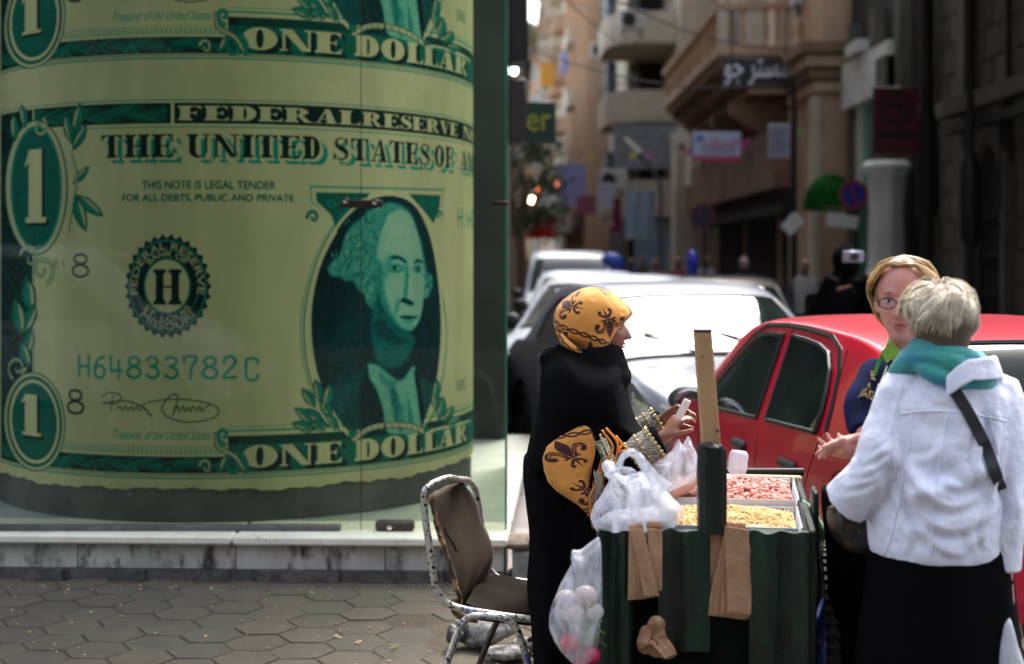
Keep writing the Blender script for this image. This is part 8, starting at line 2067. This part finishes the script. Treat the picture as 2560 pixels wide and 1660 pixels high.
paper_bag('fanned bundle of narrow brown paper bags hanging leftmost on the cart front', [(629, 534), (643, 532), (650, 599), (633, 600)], d - .004, 1, .008)
paper_bag('single wide brown paper bag hanging beside the leftmost bundle', [(647, 530), (662, 531), (662, 591), (652, 592)], d - .012, 2)
paper_bag('folded brown paper bag hanging just right of the middle green board', [(699, 529), (720, 531), (719, 606), (701, 604)], d + .012, 3)
paper_bag('widest fan of brown paper bags hanging right of the post', [(724, 531), (746, 533), (751, 620), (713, 615)], d - .006, 4, .010)
paper_bag('pale brown paper bag tucked behind the widest fan of bags', [(714, 531), (727, 530), (723, 568), (715, 566)], d + .02, 5)
# crumpled bag
b = rock(at(655, 639, 4.10), (.066, .05, .074), 21, 16, 12, .45); v = np.array(b.v); c_ = np.array(at(655, 639, 4.10)); q = np.random.RandomState(3); rel = v - c_; un = rel / (np.linalg.norm(rel, axis=1)[:, None] + 1e-9)
for k in range(26): n_ = q.normal(size=3); n_ /= np.linalg.norm(n_); h_ = un @ n_; rel -= np.clip(h_ - .75, 0, 1)[:, None] * n_ * .10 * (1 if k % 2 else .6)
b.v = [tuple(p) for p in rel + c_]; b.tube([at(664, 645, 4.09), at(674, 652, 4.09)], [.022, .008], 7); solo('crumpled_bag', b, M_kraft, 'crumpled brown paper bag stuffed low between the green boards', 'paper bag', smooth=False)

# plastic bags
M_film = film('milky_plastic', (.78, .82, .93), .46, .25, 16, .42, 1.0, 16)
M_film2 = film('clear_plastic', (.82, .86, .96), .34, .22, 16, .32, 1.0, 18)
pb_ = thing('plastic_bag', 'white plastic bag with looped handles resting on the left corner of the cart', 'plastic bag', at(636, 531, 4.2))
body = [(589, 517), (592, 506), (600, 497), (606, 487), (612, 481), (606, 474), (603, 466), (607, 461), (614, 463), (617, 472), (626, 476), (640, 470), (650, 474), (660, 483), (672, 496), (681, 505), (682, 514), (677, 524), (664, 529), (640, 531), (615, 532), (600, 531), (593, 525)]
m = inflate(body, 4.24, .12, 15, .45, cen=(636, 508)); me = remesh(m, .0055, 2); fold(me, .009, 30, 5, axis=(1, 1, 1.3), sharp=.7); fold(me, .0045, 75, 7, sharp=.7); part('bag_film', me, M_film, pb_, ang=180, fix=False)
def ribbon(pts, wd, d, mt, par, nm='handle'):
    P = catmull([at(x, y, d) for x, y in pts], 6); k = len(P); rg = []
    for i, p in enumerate(P):
        t_ = (P[min(i + 1, k - 1)] - P[max(i - 1, 0)]).normalized(); s_ = t_.cross(Vector((0, -1, 0))).normalized(); w_ = np.interp(i / (k - 1), np.linspace(0, 1, len(wd)), wd) / 2; cr = .004 * math.sin(i * .9)
        rg.append([p - s_ * w_, p + Vector((0, -.006 + cr, 0)), p + s_ * w_, p + s_ * w_ + Vector((0, .002, 0)), p + Vector((0, -.003 + cr, 0)), p - s_ * w_ + Vector((0, .002, 0))])
    return part(nm, MB().loft(rg), mt, par, ang=180)
ribbon([(622, 480), (620, 468), (622, 458), (630, 452.5), (638, 456), (645, 466), (655, 480), (664, 492)], [.05, .022, .018, .022, .024, .03, .04, .07], 4.14, M_film, pb_)
ribbon([(608, 478), (612, 472), (620, 470), (630, 471), (636, 478)], [.03, .015, .015, .02, .03], 4.12, M_film, pb_)
m = inflate([(597, 520), (606, 514), (622, 511), (640, 511), (658, 510), (671, 514), (675, 520), (668, 526), (640, 529), (605, 529)], 4.25, .095, 9, .5); me = remesh(m, .008, 2); fold(me, .006, 60, 4); part('contents', me, mat('bag_contents_grey', (.16, .17, .20), .7, col2=(.45, .46, .5), nscale=40), pb_, ang=180, fix=False)
hb_ = thing('plastic_bag', 'translucent plastic bag of vegetables hanging from the left edge of the cart', 'plastic bag', at(580, 535, 4.12))
body = [(600, 536), (594, 542), (584, 550), (578, 551), (572, 549), (571, 556), (573, 562), (566, 574), (559, 586), (553, 600), (550, 614), (550, 628), (554, 640), (560, 650), (570, 661), (582, 668), (592, 660), (598, 640), (601, 610), (602, 580), (601, 555)]
m = inflate(body, 4.07, .085, 13, .5, cen=(580, 605)); me = remesh(m, .0055, 2); fold(me, .004, 42, 9, axis=(1.6, .8, .25)); part('bag_film', me, M_film2, hb_, ang=180, fix=False)
for nm, x, y, r_, c in (('onion', 566, 600, .032, (.60, .48, .46)), ('onion', 586, 596, .034, (.62, .50, .46)), ('onion', 574, 612, .034, (.55, .44, .45)), ('garlic_bulb', 594, 612, .028, (.6, .55, .5)), ('tomato', 570, 644, .030, (.62, .02, .05)), ('tomato', 590, 655, .030, (.5, .02, .08)), ('radish', 582, 664, .024, (.5, .02, .1))):
    q0 = at(x, y, 4.06); b = MB(); b.ell(q0, (r_, r_ * .9, r_ * .92), 18, 12); solo(nm, b, mat('veg_' + nm + str(x), c, .35, col2=tuple(k * .8 for k in c), nscale=20), {'onion': {566: 'leftmost pale onion inside the hanging plastic bag', 586: 'upper pale onion at the right inside the hanging bag', 574: 'lowest pale onion inside the hanging plastic bag'}.get(x), 'garlic_bulb': 'pale garlic bulb at the right side of the hanging bag', 'tomato': {570: 'bright red tomato low in the hanging plastic bag', 590: 'darker red tomato right of the bright one in the bag'}.get(x), 'radish': 'small red radish at the very bottom of the hanging bag'}[nm], 'vegetable', group='vegetables in the hanging bag')
b = MB(); q = random.Random(8)
for k in range(70):
    p = at(588 + q.uniform(-7, 9), 634 + q.uniform(-14, 14), 4.055); b.tube(catmull([p, p + Vector((q.uniform(-.015, .015), q.uniform(-.01, .01), q.uniform(-.01, .02))), p + Vector((q.uniform(-.03, .03), q.uniform(-.02, .02), q.uniform(-.02, .02)))], 3), .0022, 4)
part('green_herbs', b, mat('herb_green', (.10, .18, .03), .6, island=.5), None, kind='stuff', ang=180)
b3 = thing('plastic_bag', 'open white plastic bag held up by the vendor beside the wooden pole', 'plastic bag', at(672, 490, 4.6))
body = [(648, 487), (650, 474), (655, 464), (664, 458), (672, 452), (676, 444), (679, 436), (684, 448), (689, 436), (693, 448), (699, 460), (702, 472), (704, 484), (690, 492), (670, 502), (655, 498)]
m = inflate(body, 4.62, .09, 11, .5, cen=(676, 475)); me = remesh(m, .0058, 2); fold(me, .004, 36, 3, axis=(1, 1, .8)); part('bag_film', me, M_film, b3, ang=180, fix=False)
m = inflate([(656, 494), (666, 486), (682, 480), (700, 472), (703, 480), (690, 490), (672, 499), (658, 503)], 4.58, .05, 7, .5); me = remesh(m, .007, 2); part('contents', me, mat('bag_contents_pink', (.55, .30, .30), .7), b3, ang=180, fix=False)
b4 = thing('plastic_bag', 'small crumpled white plastic bag between the post and the peanut heap', 'plastic bag', at(690, 490, 4.7))
m = inflate([(684, 490), (688, 480), (696, 474), (706, 474), (716, 478), (726, 474), (736, 478), (740, 484), (728, 490), (710, 494), (692, 496)], 4.78, .06, 9, .5); me = remesh(m, .0055, 1); fold(me, .005, 55, 6); part('bag_film', me, M_film, b4, ang=180, fix=False)
# bottle with a blue cap standing upside down
bt = thing('plastic_bottle', 'clear plastic bottle upside down on its blue cap behind the peanuts', 'bottle', at(734, 482, 4.92)); p = at(736, 482, 4.92)
b = MB(); b.lathe([(.012, .012), (.016, .02), (.030, .034), (.034, .05), (.033, .075), (.034, .095), (.026, .108), (.0, .110)], p, 22); b.xf(Matrix.Translation(p) @ Matrix.Rotation(R(6), 4, 'Y') @ Matrix.Translation(-p)); part('bottle', b, film('bottle_plastic', (.78, .82, .9), .5, .15, 8, .1, .2, 10), bt, ang=60)
part('cap', MB().lathe([(.018, -.004), (.018, .014), (.0, .015)], p + Vector((-.004, 0, 0)), 18), mat('blue_cap', (.01, .04, .5), .4), bt)
# green net sack on the right side
gs_ = thing('net_sack', 'pale green net sack with frayed fringe hanging on the right side of the cart', 'sack', at(815, 545, 4.6))
m = inflate([(804, 500), (810, 504), (818, 514), (824, 526), (825, 536), (820, 541), (812, 545), (806, 540), (803, 520)], 4.55, .09, 9, .6); me = remesh(m, .006, 2); fold(me, .004, 60, 2); part('net', me, mat('green_net', (.16, .42, .22), .8, col2=(.30, .52, .32), nscale=60, bump=1.0, bscale=160), gs_, ang=180, fix=False)
b = MB()
for k in range(60): p = at(806 + q.random() * 18, 538 + q.random() * 5, 4.5 + q.random() * .1); b.tube(catmull([p, p + Vector((q.uniform(-.01, .01), 0, -.03)), p + Vector((q.uniform(-.03, .02), 0, -q.uniform(.04, .11)))], 3), .0010, 3)
part('fringe', b, mat('net_fringe', (.14, .17, .09), .8, island=.4), gs_, ang=180)
# white carrier bag in the right hand of the woman in white
cb2 = thing('carrier_bag', 'white carrier bag held low in the right hand of the white jacketed woman', 'plastic bag', at(1003, 610, 3.9))
m = inflate([(998, 612), (1004, 608), (1008, 612), (1011, 622), (1015, 640), (1020, 655), (1024, 680), (1024, 720), (985, 720), (983, 690), (986, 660), (991, 635)], 3.9, .07, 9, .5, cen=(1003, 670)); me = remesh(m, .006, 2); fold(me, .005, 38, 3, axis=(1.6, .8, .2)); part('bag_film', me, film('white_carrier', (.76, .80, .84), .88, .4, 8, .1, .8, 18), cb2, ang=180, fix=False)
ribbon([(998, 614), (1000, 606), (1003, 603), (1006, 608), (1008, 616)], [.03, .016, .012, .016, .03], 3.9, M_film, cb2)
cb3 = thing('paper_carrier', 'brown paper carrier with thin cord handle behind the white carrier bag', 'bag', at(1018, 640, 4.0)); p = at(1022, 640, 4.02)
part('cord', MB().tube(catmull([at(1006, 604, 4.0), at(1012, 622, 4.0), at(1015, 645, 4.0)], 4), .0022, 5).tube(catmull([at(1008, 604, 4.0), at(1018, 620, 4.0), at(1024, 645, 4.0)], 4), .0022, 5), mat('cord_tan', (.4, .25, .1), .7), cb3)
part('bag_body', MB().bbox(p.x - .06, p.x + .16, 3.97, 4.08, p.z - .3, p.z - .01, .004), mat('brown_carrier', (.16, .07, .04), .7, col2=(.03, .05, .03), nscale=8), cb3)
# ------------------------------------------------------------------ the worn chair and the rubble under it
ch = thing('metal_chair', 'worn tubular metal chair with cracked brown vinyl back and seat beside the vendor', 'chair', (.0, 5.05, 0))
M_chip = mat('chipped_cream_paint', (.030, .024, .024), .35, .5, col2=(.60, .58, .52), nscale=75, nmix=(.42, .47), bump=.4, bscale=40, col3=(.16, .18, .42), n3=(.60, .63), s3=9, stretch=(1, 1, 1))
M_rust = mat('rusty_dark_tube', (.030, .018, .018), .5, .3, col2=(.10, .065, .05), nscale=30, bump=.5, bscale=60, col3=(.5, .48, .42), n3=(.62, .64), s3=28)
M_vinyl = mat('worn_brown_vinyl', (.042, .030, .020), .7, spec=.2, col2=(.085, .062, .042), nscale=5, nmix=(.35, .7), bump=.35, bscale=14, col3=(.055, .038, .028), n3=(.52, .68), s3=7, stretch=(2, 1, .5))
dn, df = 4.86, 5.26
tube_n = catmull([at(458, 479.5, 5.06), at(449, 478, 4.96), at(436, 482, 4.90), at(426, 489, dn), at(424, 500, dn), at(425.5, 520, dn), at(430, 550, dn), at(434, 580, dn), at(438, 592, dn), at(447, 603, dn), at(462, 609, dn), at(485, 613, dn), at(512, 617, dn), at(540, 620, dn)], 6)
part('frame_tube', MB().tube(tube_n, .0125, 12), M_chip, ch, ang=180)
tube_f = catmull([at(458, 479.5, 5.06), at(467, 480, 5.16), at(474, 487, 5.24), at(478, 500, df), at(482, 530, df), at(487, 560, df), at(492, 572, df), at(502, 579, df), at(520, 581, df), at(540, 583, df)], 6)
part('frame_tube', MB().tube(tube_f, .0115, 12), M_chip, ch, ang=180)
# legs: two arched pairs
def leg(pts, d, r_=.0115, m=M_rust): part('leg', MB().tube(catmull([at(x, y, d) for x, y in pts], 6), r_, 12), m, ch, ang=180)
leg([(440, 700), (447, 664), (455, 640), (461, 625), (470, 617), (482, 616), (497, 617), (508, 620), (517, 630), (523, 646), (528, 664), (535, 700)], dn - .03, .0125, M_chip)
leg([(470, 690), (481, 660), (489, 640), (497, 622), (506, 614), (520, 613), (532, 617), (542, 640), (549, 690)], df - .05)
part('stretcher', MB().tube([at(478, 617, dn - .02), at(492, 612, df - .05)], .009, 10).tube([at(530, 640, dn), at(540, 636, df - .06)], .009, 10), M_rust, ch)
# back pad, sagging between the two tubes
near = [(431, 496, 4.93), (436, 520, 4.93), (444, 548, 4.93), (453, 576, 4.93), (459, 596, 4.94), (462, 604, 4.96)]
far_ = [(463, 482, 5.12), (474, 498, 5.20), (483, 522, 5.22), (493, 551, 5.22), (491, 567, 5.20), (471, 606, 5.10)]
def pad(nr, fr_, th, bul, seed, nv=24, nu=14):
    N = catmull([at(*p) for p in nr], 5); Fv = catmull([at(*p) for p in fr_], 5); q = np.random.RandomState(seed); out = []
    for side_ in (1, -1):
        for i, (a, b) in enumerate(zip(N, Fv)):
            for j in range(nu + 1):
                f = j / nu; p = a.lerp(b, f); e = math.sin(math.pi * f) ** .6 * math.sin(math.pi * (i + .5) / len(N)) ** .35
                n_ = (b - a).cross(Vector((0, 0, 1))).normalized(); p = p + n_ * (side_ * th * e + bul * math.sin(math.pi * f)) + Vector((0, 0, 0)); out.append(p + n_ * .004 * math.sin(i * .8 + j * 1.1 + seed))
    k = len(N); w_ = nu + 1; f_ = []
    for s_ in (0, 1):
        o = s_ * k * w_
        for i in range(k - 1):
            for j in range(nu): f_.append((o + i * w_ + j, o + i * w_ + j + 1, o + (i + 1) * w_ + j + 1, o + (i + 1) * w_ + j))
    b_ = k * w_; ed = [i * w_ for i in range(k)], [i * w_ + nu for i in range(k)]
    for e in ed:
        for a, b in zip(e[:-1], e[1:]): f_.append((a, b, b + b_, a + b_))
    for r_ in (0, (k - 1) * w_):
        for j in range(nu): f_.append((r_ + j, r_ + j + 1, r_ + j + 1 + b_, r_ + j + b_))
    return MB().add(out, f_)
bk = part('backrest', pad(near, far_, .022, -.02, 1), M_vinyl, ch, ang=180)
# torn edge with foam and board showing along the near side
tr = MB(); q = random.Random(2); E = catmull([at(430, 498, 4.90), at(434, 515, 4.90), at(440, 538, 4.90), at(449, 565, 4.90), at(456, 590, 4.91), at(460, 604, 4.94)], 8)
for i, p in enumerate(E[:-1]): tr.ell(p + Vector((q.uniform(-.003, .006), 0, 0)), (.006 + q.random() * .004, .014, .016), 7, 5)
part('torn_edge', remesh(tr, .005, 1), mat('torn_foam', (.40, .24, .09), .9, col2=(.08, .045, .025), nscale=22, nmix=(.4, .55), bump=.8, bscale=60), bk, ang=60, fix=False)
cr = MB(); cr.tube(catmull([at(444, 527, 4.885), at(447, 535, 4.882), at(452, 542, 4.885), at(457, 553, 4.89)], 5), [.001] + [.004] * 14 + [.001], 6, squash=.5); part('tear', cr, mat('tear_dark', (.02, .012, .008), .9), bk)
# seat
sn = [(466, 609, 4.93), (478, 613, 4.92), (500, 616, 4.92), (520, 618, 4.92), (543, 620, 4.92)]; sf = [(482, 583, 5.22), (492, 580, 5.22), (506, 581, 5.22), (522, 583, 5.22), (545, 586, 5.22)]
m = MB(); rg = []
for (a, b) in zip(catmull([at(*p) for p in sn], 5), catmull([at(*p) for p in sf], 5)):
    row = []
    for j in range(13): f = j / 12; p = a.lerp(b, f); row.append(p + Vector((0, 0, .016 + .014 * math.sin(math.pi * f) + .004 * math.sin(f * 9 + p.x * 30))))
    for j in range(12, -1, -1): f = j / 12; p = a.lerp(b, f); row.append(p + Vector((0, 0, -.024)))
    rg.append(row)
m.loft(rg); part('seat', m, mat('seat_vinyl', (.010, .007, .005), .8, spec=.04, col2=(.03, .022, .018), nscale=6, bump=.25, bscale=16, col3=(.4, .34, .26), n3=(.735, .75), s3=45), ch, ang=60)
m = MB(); m.tube(catmull([at(453, 600, 4.92), at(456, 612, 4.90), at(464, 617, 4.90), at(478, 619, 4.90)], 5), .014, 10); part('worn_piping', m, mat('tan_edge', (.30, .18, .07), .8, col2=(.1, .06, .03), nscale=20), ch)
wr_ = MB()
for k in range(5): wr_.tube(catmull([at(452 + k, 603 + k, 4.9), at(451 + k * 1.2, 609 + k, 4.88), at(455 + k, 616, 4.9)], 4), .0009, 4)
part('loose_wire', wr_, M_iron, ch)
# rubble under the chair
M_rub = mat('speckled_concrete', (.30, .29, .26), .9, col2=(.07, .06, .06), nscale=22, nmix=(.42, .58), bump=1.0, bscale=30, col3=(.5, .48, .44), n3=(.6, .68), s3=14)
for k, (x, y, d, r_, l) in enumerate(((487, 628, 5.95, (.145, .09, .058), 'large speckled concrete lump on the paving under the chair'), (505, 652, 5.75, (.09, .07, .03), 'flat grey stone lying in front of the concrete lump'), (525, 645, 5.85, (.05, .05, .035), 'small grey stone at the right end of the rubble'), (455, 634, 5.9, (.04, .04, .035), 'small pale stone at the left end of the concrete lump'))):
    c_ = at(x, y, d); c_.z = max(c_.z, r_[2] * .8); solo('rubble_stone', rock(c_, r_, 60 + k, 30, 20, .32), M_rub, l, 'stone', ang=30, group='rubble under the chair')
